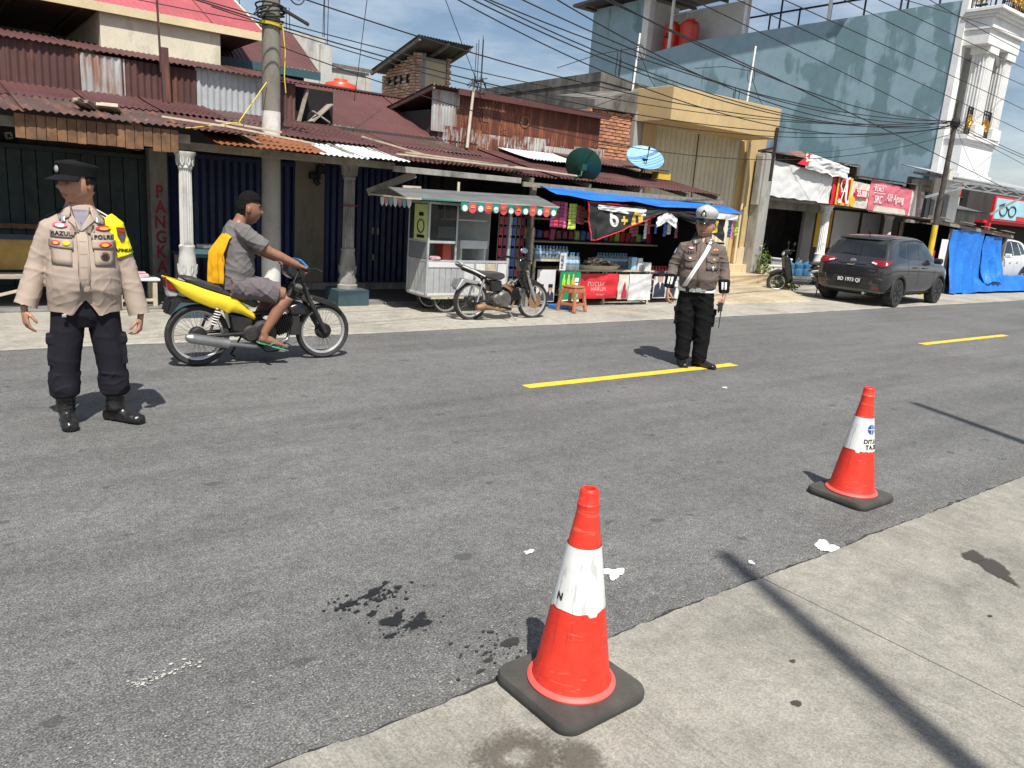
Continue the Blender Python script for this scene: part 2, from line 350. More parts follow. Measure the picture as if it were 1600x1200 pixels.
def blob(name, cx, cy, rx, ry, mat, parent, z, seed, rot=0., n=72, amp=.5, hole=0.):
    ps = []; fd = []
    for q, f in ((1.25, 0.), (.8, .62), (.4, 1.), (.02, 1. if not hole else hole)):
        for j in range(n):
            a = 2*pi*j/n; r = q*max(.25, 1+amp*.55*(nz1(cos(a)*.9+seed, sin(a)*.9, seed)*1.3+.4*nz1(cos(a)*2.6+seed, sin(a)*2.6, seed)+.22*nz1(cos(a)*7+seed, sin(a)*7, seed)))
            x, y = r*rx*cos(a), r*ry*sin(a); ps.append((cx+x*cos(rot)-y*sin(rot), cy+x*sin(rot)+y*cos(rot), z)); fd.append(f)
    o = B().add(ps, [(i*n+j, i*n+(j+1) % n, (i+1)*n+(j+1) % n, (i+1)*n+j) for i in range(3) for j in range(n)]).obj(name, mat, parent)
    at = o.data.attributes.new('fade', 'FLOAT', 'POINT'); at.data.foreach_set('value', fd); return o
M('oil_hard', (.014, .014, .014), .45)
def scatter(name, n, fn, mat, parent, rmin, rmax, flat=.0):
    b = B()
    for k in range(n):
        x, y, z = fn(); r = random.uniform(rmin, rmax)*random.choice((.5, .7, 1, 1)); m_ = random.randint(5, 8); a0 = random.uniform(0, 6)
        ps = [(x+r*random.uniform(.6, 1.2)*cos(a0+6.283*i/m_), y+r*random.uniform(.5, 1.)*sin(a0+6.283*i/m_), z) for i in range(m_)]
        if flat: b.add(ps+[(x, y, z)], [(i, (i+1) % m_, m_) for i in range(m_)])
        else: b.add(ps+[(x, y, z+r*.8)], [(i, (i+1) % m_, m_) for i in range(m_)])
    return b.obj(name, mat, parent, kind='stuff')
g2 = lambda cx, cy, sx, sy, z: (lambda: (random.gauss(cx, sx), random.gauss(cy, sy), z+random.uniform(0, .0006)))
M('flake', (.42, .41, .37), .85, var=.2, scale=30); M('grit', (.26, .235, .19), .9, var=.5, scale=40)
scatter('oil_drops', 120, g2(1.36, 2.58, .10, .035, .0062), 'oil_hard', road, .004, .013, 1); scatter('oil_drops', 60, g2(1.40, 2.34, .07, .04, .0062), 'oil_hard', road, .004, .010, 1); scatter('oil_drops', 50, g2(1.6, 2.02, .10, .05, .0062), 'edge_dark', road, .004, .012, 1)
scatter('grit', 900, lambda: (random.uniform(.3, 9)**1., 1.86+abs(random.gauss(0, .07)), .003), 'grit', road, .002, .007)
scatter('grit', 260, lambda: (random.uniform(.6, 7), random.uniform(.3, 1.8), .013), 'grit', road, .0015, .005)
scatter('paint_flakes', 700, lambda: (random.uniform(-.5, 7), random.gauss(2.2, .07), .0045), 'flake', road, .0015, .005, 1)
scatter('paint_flakes', 70, lambda: (lambda t: (.43+t*.22+random.gauss(0, .012), 2.45+.03*t+random.gauss(0, .018), .0046))(random.random()), 'flake', road, .003, .009, 1)
# near concrete pavement: cast slabs with a ragged edge against the asphalt
pav = struct(B().add([(-60, -40, -.03), (200, -40, -.03), (200, 1.75, -.03), (-60, 1.75, -.03)], [(0, 1, 2, 3)]).obj('pavement', 'edge_dark'))
def kerbY(x): return 1.845+.018*nz1(x*1.3)+.016*nz1(x*5.7, 3)+.009*nz1(x*19, 7)
for x0, x1 in ((-12, -7.004), (-6.996, -2.004), (-1.996, 2.987), (2.993, 7.996), (8.004, 13), (13.01, 18), (18.01, 60)):
    b = B(); nn = int(min(240, (x1-x0)*34)); ys = [-12, -5, 0, 1.2]
    rows = [[(x0+(x1-x0)*i/nn, y, .012) for i in range(nn+1)] for y in ys]+[[(x0+(x1-x0)*i/nn, kerbY(x0+(x1-x0)*i/nn), .012) for i in range(nn+1)]]
    rows.append([(p[0], p[1]+.006, -.02) for p in rows[-1]])
    vs = [p for r in rows for p in r]; q = nn+1
    b.add(vs, [(j*q+i, j*q+i+1, (j+1)*q+i+1, (j+1)*q+i) for j in range(len(rows)-1) for i in range(nn)])
    for xe in (0, nn):
        b.add([rows[0][xe], rows[-2][xe], (rows[-2][xe][0], rows[-2][xe][1], -.02), (rows[0][xe][0], rows[0][xe][1], -.02)], [(0, 1, 2, 3)])
    b.obj('slab', 'concrete_near', pav)
b = B(); xs = [-8+i*.03 for i in range(1500)]
b.add([(x, 1.80, .0045) for x in xs]+[(x, kerbY(x)+.012+.035*max(0, nz1(x*2.3, 11))+.022*max(0, nz1(x*7, 11))+.012*nz1(x*23, 5)+.008*nz1(x*47, 9), .0045) for x in xs], [(i, i+1, 1500+i+1, 1500+i) for i in range(1499)]).obj('edge_gap', 'edge_dark', road)
# stains on road and pavement
for q in ((1.42, 2.32, .075, .050, 1), (1.36, 2.38, .05, .03, 7), (1.30, 2.29, .03, .015, 2), (1.26, 2.58, .045, .014, 4), (1.36, 2.60, .05, .018, 5), (1.42, 2.63, .03, .015, 6), (1.47, 2.66, .03, .01, 8), (1.31, 2.47, .03, .014, 3), (1.20, 2.56, .018, .01, 9), (1.50, 2.60, .018, .012, 10)):
    blob('oil_stain', q[0], q[1], q[2], q[3], 'oil', road, .004+q[4]*.0003, q[4]*3.3, .35, amp=1.3)
for q in ((1.66, 2.02, .045, .028, 9), (1.52, 1.97, .03, .012, 3), (1.46, 1.93, .02, .01, 5)): blob('tar_spot', q[0], q[1], q[2], q[3], 'tar', road, .0042, q[4]*2.1, .2, amp=.8)
blob('puddle_stain', 4.15, 1.28, .17, .055, 'wet', pav, .0165, 4.4, .9, amp=.9); blob('puddle_stain', 4.22, 1.42, .10, .045, 'wet', pav, .017, 7.4, .2, amp=.8)
for q in ((2.28, 1.20, .022, .018), (2.5, 1.36, .014, .010), (4.95, 1.25, .03, .01), (3.6, 1.1, .012, .01)): blob('gum_spot', *q, 'wet', pav, .0162, q[0]*7, 0, amp=.4)
blob('ring_stain', 1.30, 1.50, .17, .14, 'faint_ring', pav, .0161, 2.2, 0, amp=.3, hole=.25); blob('ring_stain', 1.45, 1.40, .10, .10, 'faint_ring', pav, .0164, 5.2, 0, amp=.5)
pass
for k, q in enumerate(((2.42, 2.24, .055, .03), (2.36, 2.3, .03, .014), (3.62, 1.9, .06, .04), (3.1, 1.98, .012, .012), (2.5, 2.55, .03, .014), (2.2, 2.6, .025, .012), (6.2, 4.55, .035, .02))):
    blob('paint_splash', *q, 'white_splat', road, .0052+.0002*k, q[0]*11, .3, amp=1.2)
b = B(); b.add([(2.33, .80, .0145), (2.37, .72, .0145), (2.44, .60, .016), (2.40, .70, .018)], [(0, 1, 2, 3)]); M('blue_plastic', (.03, .17, .52), .4); tag(b.obj('plastic_scrap', 'blue_plastic'), 'small blue plastic scrap lying on the concrete pavement', 'litter')
# far shoulder and terrace
sh = B(); nn = 700
sx = [-30+i*.13 for i in range(nn)]
ye = lambda x: 8.13+.03*nz1(x*.6)+.03*nz1(x*2.3, 4)+.016*nz1(x*9, 2)+max(0, x-13)*.028
sh.add([(x, ye(x), .004) for x in sx]+[(x, ye(x)+.05, .012) for x in sx]+[(x, 13.5, .014) for x in sx], [(r*nn+i, r*nn+i+1, (r+1)*nn+i+1, (r+1)*nn+i) for r in range(2) for i in range(nn-1)])
shoulder = struct(sh.obj('shoulder', 'concrete_far'))
struct(B().bb(60.8, 300, 8.9, 14, -.02, .01).obj('far_shoulder', 'concrete_far'))
concrete('terrace', (.20, .19, .175), 0, .5); struct(B().bb(-6, 7.4, 10.25, 13, -.03, .045).obj('terrace_floor', 'terrace', bevel=.015))

# ================================================================== SHEET ROOF HELPER
def sheets(parent, mat, x0, x1, yz0, yz1, wd=.78, jit=.012, pitch=.076, amp=.010, over=.05, nL=4, rows=1, sag=.01, name='sheet', ragged=.03):
    """rows of corrugated sheets from the eave line (y,z)=yz0 up to yz1, each sheet one object"""
    (ya, za), (yb, zb) = yz0, yz1; v = Vector((0, yb-ya, zb-za)); L = v.length; v.normalize(); n = max(1, round((x1-x0)/wd)); w = (x1-x0)/n
    for r in range(rows):
        for i in range(n):
            l0 = L*r/rows - (0 if r == 0 else .08); o = Vector((x0+i*w-over/2, ya, za))+v*(l0+random.uniform(-ragged, ragged)*(r == 0))
            o.z += .008*(i % 2)+.010*r+random.uniform(0, jit)
            u = Vector((1, random.uniform(-.006, .006), random.uniform(-.5, .5)*jit)); mm = mat if isinstance(mat, str) else random.choice(mat)
            B().corr(o, u, v, w+over, L/rows+(.08 if r else 0), pitch, amp, nL, sag).obj(name, mm, parent, smooth=60)
def wall_sheets(parent, spec, y, zb, zt, pitch=.076, amp=.011, name='sheet', tilt=.01):
    """upright corrugated sheets; spec = [(x0,x1,material), ...]"""
    for i, (a, c, mm) in enumerate(spec):
        n = max(1, round((c-a)/.8)); w = (c-a)/n
        for k in range(n):
            o = (a+k*w-.02, y-.006*((i+k) % 2), zb+random.uniform(-tilt, tilt)*2)
            B().corr(o, (1, 0, 0), (random.uniform(-tilt, tilt), random.uniform(-tilt, tilt), 1), w+.04, zt-zb+random.uniform(-.02, .03), pitch, amp, 3).obj(name, mm, parent, smooth=60)
# ================================================================== SHOP ROW with brown roofs (left)
A = thing('shop_house', 'old brown tin roofed shop row with dark green planks and blue folding doors', 'house', (2.5, 11.8, 0))
w = B(); w.bb(-3, 7.35, 11.86, 12.05, 0, 2.6); w.bb(-3, -2.9, 11.9, 17, 0, 3); w.bb(7.25, 7.35, 12.05, 14, 0, 3.1); w.obj('wall', 'dark_wall', A)
# green plank shutters
d = group('plank_door', A); x = -2.6
while x < 2.5:
    wd = random.uniform(.15, .19); B().bb(x, x+wd-.008, 11.80+random.uniform(0, .012), 11.845, .12, 1.84).obj('plank', 'green_plank', d, bevel=.006); x += wd
B().bb(-2.6, 2.55, 11.74, 11.80, 1.84, 1.90).bb(-2.6, 2.55, 11.76, 11.82, .04, .12).obj('rail', 'green_plank', d)
B().bb(.35, 2.0, 11.70, 11.76, .86, .92).obj('crossbar', 'wood', d)
# vent blocks over the door
for vx in (1.0, 2.48, -.4):
    v = B(); v.bb(vx-.09, vx+.09, 11.84, 11.858, 1.9, 2.08, 0)
    for a in range(4): v.path([(vx+.05*cos(t+a*pi/2)*(.4+.6*(t/3)), 11.835, 1.99+.05*sin(t+a*pi/2)*(.4+.6*t/3)) for t in [.4*i for i in range(8)]], .007, 5, 1)
    v.obj('vent_block', ['void', 'old_white'], A)
# post painted with red letters
p = B().bb(2.57, 2.80, 11.62, 11.88, .04, 2.0).obj('post', 'post_white', A, bevel=.01); M('red_paint', (.25, .02, .025), .8, var=.3, scale=12)
for i, ch in enumerate('PANGKA'): text('letter', ch, .24, 'red_paint', FX((2.685+.01*(i % 2), 11.615, 1.42-.205*i)), p, sx=.8, bold=.006)
# blue folding shutters
def folding(x0, x1, z0, z1, y, pitch, mat, name='folding_door', parent=A, leaf=.11):
    d = group(name, parent); n = max(1, round((x1-x0)/leaf)); w = (x1-x0)/n
    for i in range(n):
        a = x0+i*w; b = B(); b.add([(a+.004, y, z0), (a+w*.5, y-.03, z0), (a+w-.004, y, z0), (a+.004, y, z1), (a+w*.5, y-.03, z1), (a+w-.004, y, z1)], [(0, 1, 4, 3), (1, 2, 5, 4)]); b.obj('panel', mat, d)
    B().bb(x0-.03, x1+.03, y-.05, y+.02, z1, z1+.06).bb(x0-.03, x0, y-.03, y+.02, z0, z1).bb(x1, x1+.03, y-.03, y+.02, z0, z1).obj('door_frame', mat, d)
    return d
folding(2.86, 4.66, .13, 1.92, 11.84, .1, 'blue_door'); f2 = folding(5.2, 7.1, .16, 2.0, 11.84, .1, 'blue_door')
B().bb(6.02, 6.05, 11.79, 11.81, .95, 1.06).bb(6.11, 6.14, 11.79, 11.81, .95, 1.06).bb(6.04, 6.06, 11.78, 11.81, .52, .62).obj('handle', 'galv', f2)
stainwall('beige_wall', (.24, .215, .165), (.10, .09, .07), .4)
B().bb(4.69, 5.17, 11.80, 11.86, .1, 2.1).obj('wall_pier', 'beige_wall', A)
for i in range(8): B().bb(4.62+.32*i, 4.93+.32*i, 11.70, 11.86, .046, .155).obj('step_tile', 'old_white', A, bevel=.004)
B().path([(4.98, 11.72, 1.84), (4.98, 11.70, 1.74), (5.03, 11.7, 1.68)], .045, 8).bb(4.9, 5.06, 11.69, 11.8, 1.76, 1.86).bb(5.02, 5.13, 11.7, 11.8, 1.85, 1.98).obj('meter_box', 'black', A, bevel=.01)
# turned concrete columns
def column(name, x, y, z0, z1, mat, parent, r=.075, plinth=None, n=40, sc=1.):
    c = B(); H = z1-z0
    def ring(rr, z, fl=0.): return [(x+(rr-(fl*.5*(1+cos(16*a)) if fl else 0))*cos(a), y+(rr-(fl*.5*(1+cos(16*a)) if fl else 0))*sin(a), z) for a in [2*pi*j/64 for j in range(64)]]
    prof = [(1.75, 0, 0), (1.75, .03, 0), (1.5, .04, 0), (1.55, .07, 0), (1.3, .10, 0), (1.42, .16, 0), (1.25, .24, 0), (1.12, .30, 0), (1.22, .315, 0), (1.22, .325, 0), (1.0, .335, .16), (.98, .6, .16), (.92, .87, .16), (1.08, .885, 0), (1.08, .895, 0), (1.0, .90, 0), (1.12, .93, 0), (1.3, .96, 0), (1.62, .985, 0), (1.62, 1., 0)]
    c.loft([ring(r*k, z0+H*q, r*f) for k, q, f in prof]); o = c.obj(name, mat, parent, smooth=35)
    b = B()
    for q, k, am in ((.165, 1.36, .03), (.945, 1.2, .028)):                 # cast acanthus leaves
        for j in range(8):
            a = 2*pi*j/8+.2; px, py = x+r*k*cos(a), y+r*k*sin(a); z = z0+H*q
            for s in (-1, 1): b.path([(px-.0*s, py, z-.07), (px-s*.018*sin(a), py+s*.018*cos(a), z-.02), (px-s*.008*sin(a)+.012*cos(a), py+s*.008*cos(a)+.012*sin(a), z+.04)], [.010, .012, .005], 5)
    b.obj('relief', mat, o, smooth=60, kind='stuff')
    if plinth: B().bb(x-plinth[0], x+plinth[0], y-plinth[0], y+plinth[0], 0, z0).obj('plinth', plinth[1], o, bevel=.012)
    return o
column('column', 2.535, 9.72, .33, 1.93, 'white_paint', A, .075, (.20, 'teal_dirty'))
c2 = column('column', 4.93, 10.4, .24, 2.0, 'old_white', A, .085, (.24, 'teal_dirty'))
B().box((4.93, 10.4, 1.42), (.18, .18, .016)).obj('red_band', 'red_paint', c2)
# timber: beams, brackets, eave boards
t = B(); t.bb(-3, 2.6, 9.72, 9.8, 2.02, 2.12); t.bb(2.5, 5.4, 9.95, 10.07, 1.96, 2.05); t.beam((5.12, 10.2, 1.62), (5.62, 9.75, 1.92), .05, .10)
for xx in (-.9, .7, 2.2, 3.4, 4.6): t.beam((xx, 9.65, 2.06), (xx, 12, 2.5), .05, .08)
t.obj('roof_beam', 'wood_grey', A)
x = .87; k = 0
fa = group('fascia', A)
while x < 2.44:
    wd = random.uniform(.085, .10); B().bb(x, x+wd-.006, 9.60-.004*(k % 2), 9.625, 1.905+random.uniform(-.006, .008)+(.03 if k == 13 else 0), 2.15).obj('board', 'wood', fa, bevel=.003); x += wd; k += 1
# lower canopy
rf = group('roof', A)
sheets(rf, ['maroon_old', 'maroon_old', 'maroon'], -3, 3.35, (9.52, 2.165), (12.02, 2.64), rows=2, jit=.02)
sheets(rf, 'orange_sheet', 2.85, 4.2, (9.45, 2.03), (10.55, 2.27), wd=.72, jit=.02)
sheets(rf, 'zinc_white', 4.12, 5.32, (9.42, 2.04), (10.55, 2.24), wd=.6, jit=.016)
sheets(rf, ['maroon_old', 'maroon'], 3.2, 5.35, (10.4, 2.27), (12.02, 2.62), rows=1, jit=.02)
sheets(rf, ['maroon', 'maroon', 'maroon_old'], 5.2, 7.4, (9.62, 2.08), (12.05, 2.58), rows=2, jit=.014)
sheets(rf, 'maroon', 5.0, 8.1, (11.95, 2.6), (14.1, 3.44), rows=1, jit=.01, ragged=.06)
sheets(rf, 'maroon', -3, 4.9, (11.86, 3.14), (13.6, 3.46), rows=1, jit=.02, ragged=.05)
B().beam((4.95, 14.12, 3.46), (8.15, 14.12, 3.46), .22, .03).obj('ridge_cap', 'maroon', rf)
B().bb(5.2, 7.38, 9.60, 9.64, 1.92, 2.0).obj('eave_board', 'old_white', A, bevel=.004)
# upper tin wall
uw = group('tin_wall', A)
wall_sheets(uw, [(-3, 1.86, 'maroon_wall'), (1.86, 2.36, 'zinc_rusty'), (2.36, 3.3, 'maroon_wall'), (3.3, 4.42, 'zinc_wall'), (4.42, 4.72, 'maroon_wall')], 11.95, 2.6, 3.14, pitch=.085)
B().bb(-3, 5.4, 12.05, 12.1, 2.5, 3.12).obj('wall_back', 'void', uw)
B().beam((4.78, 11.9, 2.6), (4.92, 11.93, 3.08), .07, .03).beam((4.98, 11.92, 2.62), (5.32, 11.98, 2.92), .16, .02).beam((5.0, 11.9, 2.78), (5.28, 11.9, 2.64), .06, .02).obj('loose_board', 'wood_grey', uw)
B().beam((2.86, 11.80, 2.62), (2.84, 11.80, 3.32), .10, .08).beam((2.80, 11.8, 3.0), (2.76, 11.8, 4.5), .025).obj('downpipe', 'maroon_wall', A)
# loose things on the canopy
for k, (x0, y0, z0, x1, y1, z1, wd) in enumerate(((2.35, 9.9, 2.3, 2.95, 9.55, 2.25, .06), (2.9, 9.6, 2.26, 4.05, 9.62, 2.17, .07), (3.0, 10.1, 2.34, 3.75, 9.9, 2.28, .05), (5.3, 9.72, 2.16, 7.6, 9.62, 2.14, .06), (5.5, 9.85, 2.2, 7.2, 9.75, 2.17, .04), (7.3, 9.7, 2.16, 8.5, 9.62, 2.12, .05), (5.35, 10.9, 2.42, 5.85, 9.9, 2.2, .018))):
    tag(B().beam((x0, y0, z0), (x1, y1, z1), wd, .022).obj('loose_plank', 'wood_pale'), 'pale loose timber strip lying on the brown tin roof', 'plank', 'timber strips lying on the tin roof')
for k, (x0, y0, a, l, wd) in enumerate(((1.62, 10.15, -.5, .42, .16), (1.86, 10.2, -.35, .34, .22), (1.55, 10.0, -.6, .3, .05))):
    r = Matrix.Rotation(a, 3, 'Z') @ Matrix.Rotation(-.19*1, 3, 'X')
    tag(B().box((x0, y0, 2.325+.01*k), (wd, l, .03), r).box((x0+.02, y0, 2.345+.01*k), (wd*.8, l*.9, .012), r).obj('roof_slab', ['wood_grey', 'wood_pale'][k % 2]), ['flat weathered board lying on the brown canopy roof', 'broken pale panel lying beside the weathered board on the canopy', 'thin stick of wood beside the boards on the canopy'][k], 'board')
# ---------------------------------------------------------------- things behind the shop row
Cr = thing('house', 'cream walled house with a pink metal roof rising behind the shop row', 'house', (3.3, 14, 0))
w = B(); w.bb(2.34, 4.04, 13.28, 13.43, 0, 3.9); w.bb(2.34, 2.48, 13.43, 19, 0, 3.9); w.bb(3.9, 4.04, 13.43, 19, 0, 3.9); w.bb(-3, 2.46, 16.4, 16.5, 0, 4.3); w.obj('wall', 'cream_wall', Cr)
rr = group('roof', Cr); sheets(rr, 'pink_roof', -3, 4.72, (13.2, 3.98), (15.9, 5.25), wd=.8, jit=.004, pitch=.1, amp=.012)
B().bb(-3, 4.74, 13.18, 13.22, 3.87, 3.99).beam((4.74, 13.2, 3.93), (4.74, 15.9, 5.2), .03, .12).obj('fascia', 'cream_paint', rr)
M('ceiling_brown', (.09, .045, .03), .7, var=.3); b = B().bb(-3, 4.7, 13.24, 16.4, 3.9, 3.93)
for i in range(9): b.bb(-3+.85*i, -2.96+.85*i, 13.3, 16.4, 3.86, 3.9)
b.obj('ceiling', 'ceiling_brown', rr); B().bb(-3, 2.3, 15.2, 15.3, 2.6, 3.45).obj('parapet', 'yellow_paint', Cr)
D = thing('annex', 'maroon metal roof with dark teal fascia between cream house and grey wall', 'house', (5.2, 14.5, 0))
w = B(); w.bb(4.3, 6.0, 14.7, 14.8, 0, 3.7); w.obj('wall', 'dark_wall', D)
rr = group('roof', D); o_ = Vector((4.3, 14.45, 3.72)); sl_ = Vector((0, 1.7, 1.05))
for i in range(3): B().corr(o_+Vector((.62*i, 0, .004*i)), (1, 0, 0), sl_, .66, 2.0 - .18*i, .08, .008, 3).obj('sheet', 'maroon', rr, smooth=60)
B().bb(4.3, 6.2, 14.40, 14.44, 3.58, 3.72).obj('fascia', 'teal', rr)
G_ = thing('unfinished_building', 'unfinished grey concrete walls with bare steel rods behind the maroon roof', 'building', (8, 18, 0))
w = B(); w.bb(6.2, 7.85, 18, 18.15, 0, 5.02); w.bb(7.7, 7.98, 17.9, 18.2, 0, 4.85); w.bb(7.95, 9.0, 18.05, 18.2, 0, 4.5); w.bb(8.9, 9.05, 18, 18.25, 0, 4.35); w.obj('wall', 'pale_render', G_)
B().bb(7.9, 9.05, 17.98, 18.0, 4.42, 4.5).obj('coping', 'black_render', G_)
for i, xx in enumerate((5.75, 5.9, 6.4, 6.5, 6.58, 6.95, 7.05, 7.8, 7.86, 7.92)): B().tube((xx, 18.05, 4.4), (xx+random.uniform(-.05, .05), 18.05, 5.5 if i < 7 else 6.4), .009, n=5).obj('steel_rod', 'iron', G_)
tag(B().lathe([(.0, 3.42), (.33, 3.42), (.34, 3.66), (.30, 3.74), (.14, 3.79), (.13, 3.83), (.0, 3.83)], 28, (7.15, 15.6, 0)).obj('water_tank', 'tank_red', smooth=40), 'low round red water tank behind the ridge of the brown roof', 'water tank')
tag(B().bb(6.7, 7.6, 15.2, 16, 0, 3.41).obj('tank_stand', 'grey_render'), 'plain grey block carrying the round red tank behind the roof', 'plinth')
# brick tower
T = thing('brick_tower', 'small brick tower with a tilted grey sheet roof above the shop roofs', 'tower', (9.8, 17.3, 0))
TX0, TX1, TY0, TY1, TZ = 9.62, 10.6, 16.9, 18.5, 4.88
roofz = lambda y: 5.10-.24*(y-16.2)
B().prism([(TY0+.02, 0), (TY1-.02, 0), (TY1-.02, roofz(TY1)-.1), (TY0+.02, roofz(TY0)-.1)], TX0+.02, TX1-.02, 'yz').obj('core', 'mortar', T)
brick = B().box((0, 0, 0), (.2, .1, .055)); bme = None
def bricks(parent, o, u, nrm, Lw, z0, z1, topfn=None, hole=None, mat='brick', bl=.205, bh=.066, jit=.006):
    global bme
    key = mat
    if key not in BM_:
        q = B().box((0, 0, 0), (.19, .06, .052)).obj('brick', mat, parent); BM_[key] = q.data; bpy.data.objects.remove(q)
    o, u, nrm = Vector(o), Vector(u), Vector(nrm); z = z0; r = 0
    while z+bh <= z1+.01:
        s = -(bl/2)*(r % 2)
        while s < Lw-.04:
            a, e = max(s, 0), min(s+bl, Lw)
            if e-a > .05 and (topfn is None or z+bh < topfn((a+e)/2)) and not (hole and hole((a+e)/2, z)):
                ob = link('brick', BM_[key], parent); q = o+u*((a+e)/2)+nrm*(.004+random.uniform(-jit, jit))+Vector((0, 0, z+bh/2))
                rot = frame(q, u, (0, 0, 1)) @ Matrix.Rotation(random.uniform(-.03, .03), 4, 'Z'); rot = rot @ Matrix.Rotation(-pi/2, 4, 'X')
                ob.matrix_basis = rot @ Matrix.Diagonal(((e-a-.012)/.19, 1, random.uniform(.92, 1.05), 1))
            s += bl
        z += bh; r += 1
BM_ = {}
bricks(T, (TX0, TY1, 0), (0, -1, 0), (-1, 0, 0), TY1-TY0, 3.3, TZ, topfn=lambda s: roofz(TY1-s)-.02, hole=lambda s, z: 4.2 < z < 4.42 and any(abs(s-q) < .09 for q in (.35, .65, .95, 1.25)))
bricks(T, (TX0, TY0, 0), (1, 0, 0), (0, -1, 0), .16, 3.5, TZ); bricks(T, (TX1-.14, TY0, 0), (1, 0, 0), (0, -1, 0), .14, 3.5, TZ)
for q in (.35, .65, .95, 1.25): B().bb(TX0-.02, TX0+.01, TY1-q-.035, TY1-q+.035, 4.2, 4.42).obj('slot', 'void', T)
B().bb(TX0+.17, TX1-.15, TY0-.02, TY0+.01, 0, TZ-.1).obj('render_panel', 'cream_paint', T); B().bb(TX0+.10, TX0+.26, TY0-.03, TY0, 0, TZ+.02).obj('corner_pier', 'grey_render', T)
rr = group('roof', T)
sv = Vector((0, 1, -.24))
for i in range(3): B().corr(Vector((9.26+.5*i, 16.2, 5.13)), (1, 0, .0), sv, .54, 2.5, .076, .01, 3).obj('sheet', 'grey_sheet', rr, smooth=60)
for xx in (9.34, 10.1, 10.7): B().beam((xx, 16.25, 5.06), (xx, 18.6, 4.50), .05, .07).obj('rafter', 'wood_grey', rr)
# ---------------------------------------------------------------- rusty signboard building and low eave in front of it
Rb = thing('tin_building', 'tin building with a long rusty corrugated front above the low eave', 'house', (9.3, 12, 0))
B().bb(7.35, 11.12, 12.06, 12.2, 0, 3.4).bb(7.35, 7.45, 12.2, 14.5, 0, 3.1).obj('wall', 'grey_render', Rb)
wall_sheets(group('tin_front', Rb), [(7.2, 7.72, 'zinc_rusty'), (7.72, 11.1, 'rust_wall')], 12.0, 2.72, 3.42, pitch=.06, amp=.006)
wall_sheets(group('tin_skirt', Rb), [(7.4, 11.2, 'rust_strip')], 11.93, 2.45, 2.80, pitch=.06, amp=.006, tilt=.03)
rr = group('roof', Rb); sheets(rr, 'maroon', 7.1, 11.2, (11.85, 3.46), (14.6, 2.98), jit=.006); B().bb(7.6, 11.2, 11.82, 11.86, 3.37, 3.47).obj('flashing', 'maroon', rr)
B().beam((7.12, 11.85, 3.44), (7.12, 14.6, 2.95), .03, .08).obj('barge_board', 'wood_grey', rr)
M('ghost_paint', (.20, .085, .05), .8, var=.4, scale=20)
for s, xx, zz_, sz in (('E', 8.3, 3.1, .3), ('I', 8.66, 3.1, .3), ('O', 9.2, 3.1, .3), ('SE', 8.72, 2.88, .14), ('INK', 11.0, 2.86, .12)): text('faded_letter', s, sz, 'ghost_paint', FX((xx, 11.985, zz_)), Rb, ext=.001)
tag(B().path([(7.75, 11.7, 2.5), (7.82, 11.76, 3.0), (7.9, 11.8, 3.62)], [.03, .028, .022], 8).obj('bamboo_pole', 'bamboo', smooth=50), 'pale bamboo pole leaning on the rusty tin front', 'pole')
b = B()
for k in range(16): a = random.uniform(0, 6.28); b.path([(7.92, 11.78, 3.62), (7.92+.12*cos(a), 11.78+.1*sin(a), 3.62+random.uniform(-.1, .12)), (7.92+.2*cos(a+.6), 11.78+.1*sin(a), 3.6+random.uniform(-.12, .1))], .008, 4)
tag(b.obj('cable_knot', 'cable'), 'tangle of black cable ends on top of the bamboo pole', 'cable')
L_ = thing('kiosk_roof', 'low brown tin eave running over the food cart and the kiosk', 'roof', (9.5, 10.5, 0))
sheets(L_, ['maroon', 'maroon_old', 'maroon'], 7.35, 12.1, (9.58, 2.04), (11.95, 2.5), rows=1, jit=.018)
sheets(L_, 'zinc_white', 8.6, 10.0, (10.9, 2.38), (11.9, 2.58), wd=.7)
B().bb(7.4, 12.2, 9.56, 9.595, 1.88, 1.95).bb(7.4, 12.2, 11.7, 11.76, 2.3, 2.4).obj('eave_board', 'wood_grey', L_)
for xx in (7.6, 8.8, 10.0, 11.2, 12.1): B().beam((xx, 9.6, 1.98), (xx, 11.9, 2.42), .05, .07).obj('rafter', 'wood_grey', L_)
for xx in (7.7, 12.08): B().bb(xx-.04, xx+.04, 9.66, 9.74, 0, 1.95).obj('post', 'wood_grey', L_)
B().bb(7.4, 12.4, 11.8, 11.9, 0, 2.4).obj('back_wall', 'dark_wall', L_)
L2 = thing('lean_to', 'small curved brown tin roof behind the blue satellite dish', 'roof', (11, 11, 0))
sheets(L2, 'maroon_old', 9.9, 11.85, (10.7, 2.42), (11.95, 2.62), wd=.65, jit=.03); B().bb(10.2, 11.9, 10.9, 11.7, 2.15, 2.38).obj('box', 'void', L2)
M('yellow_crate', (.6, .42, .05), .5); B().bb(11.6, 11.95, 10.72, 10.9, 2.28, 2.42).obj('eave_scrap', 'yellow_crate', L2)
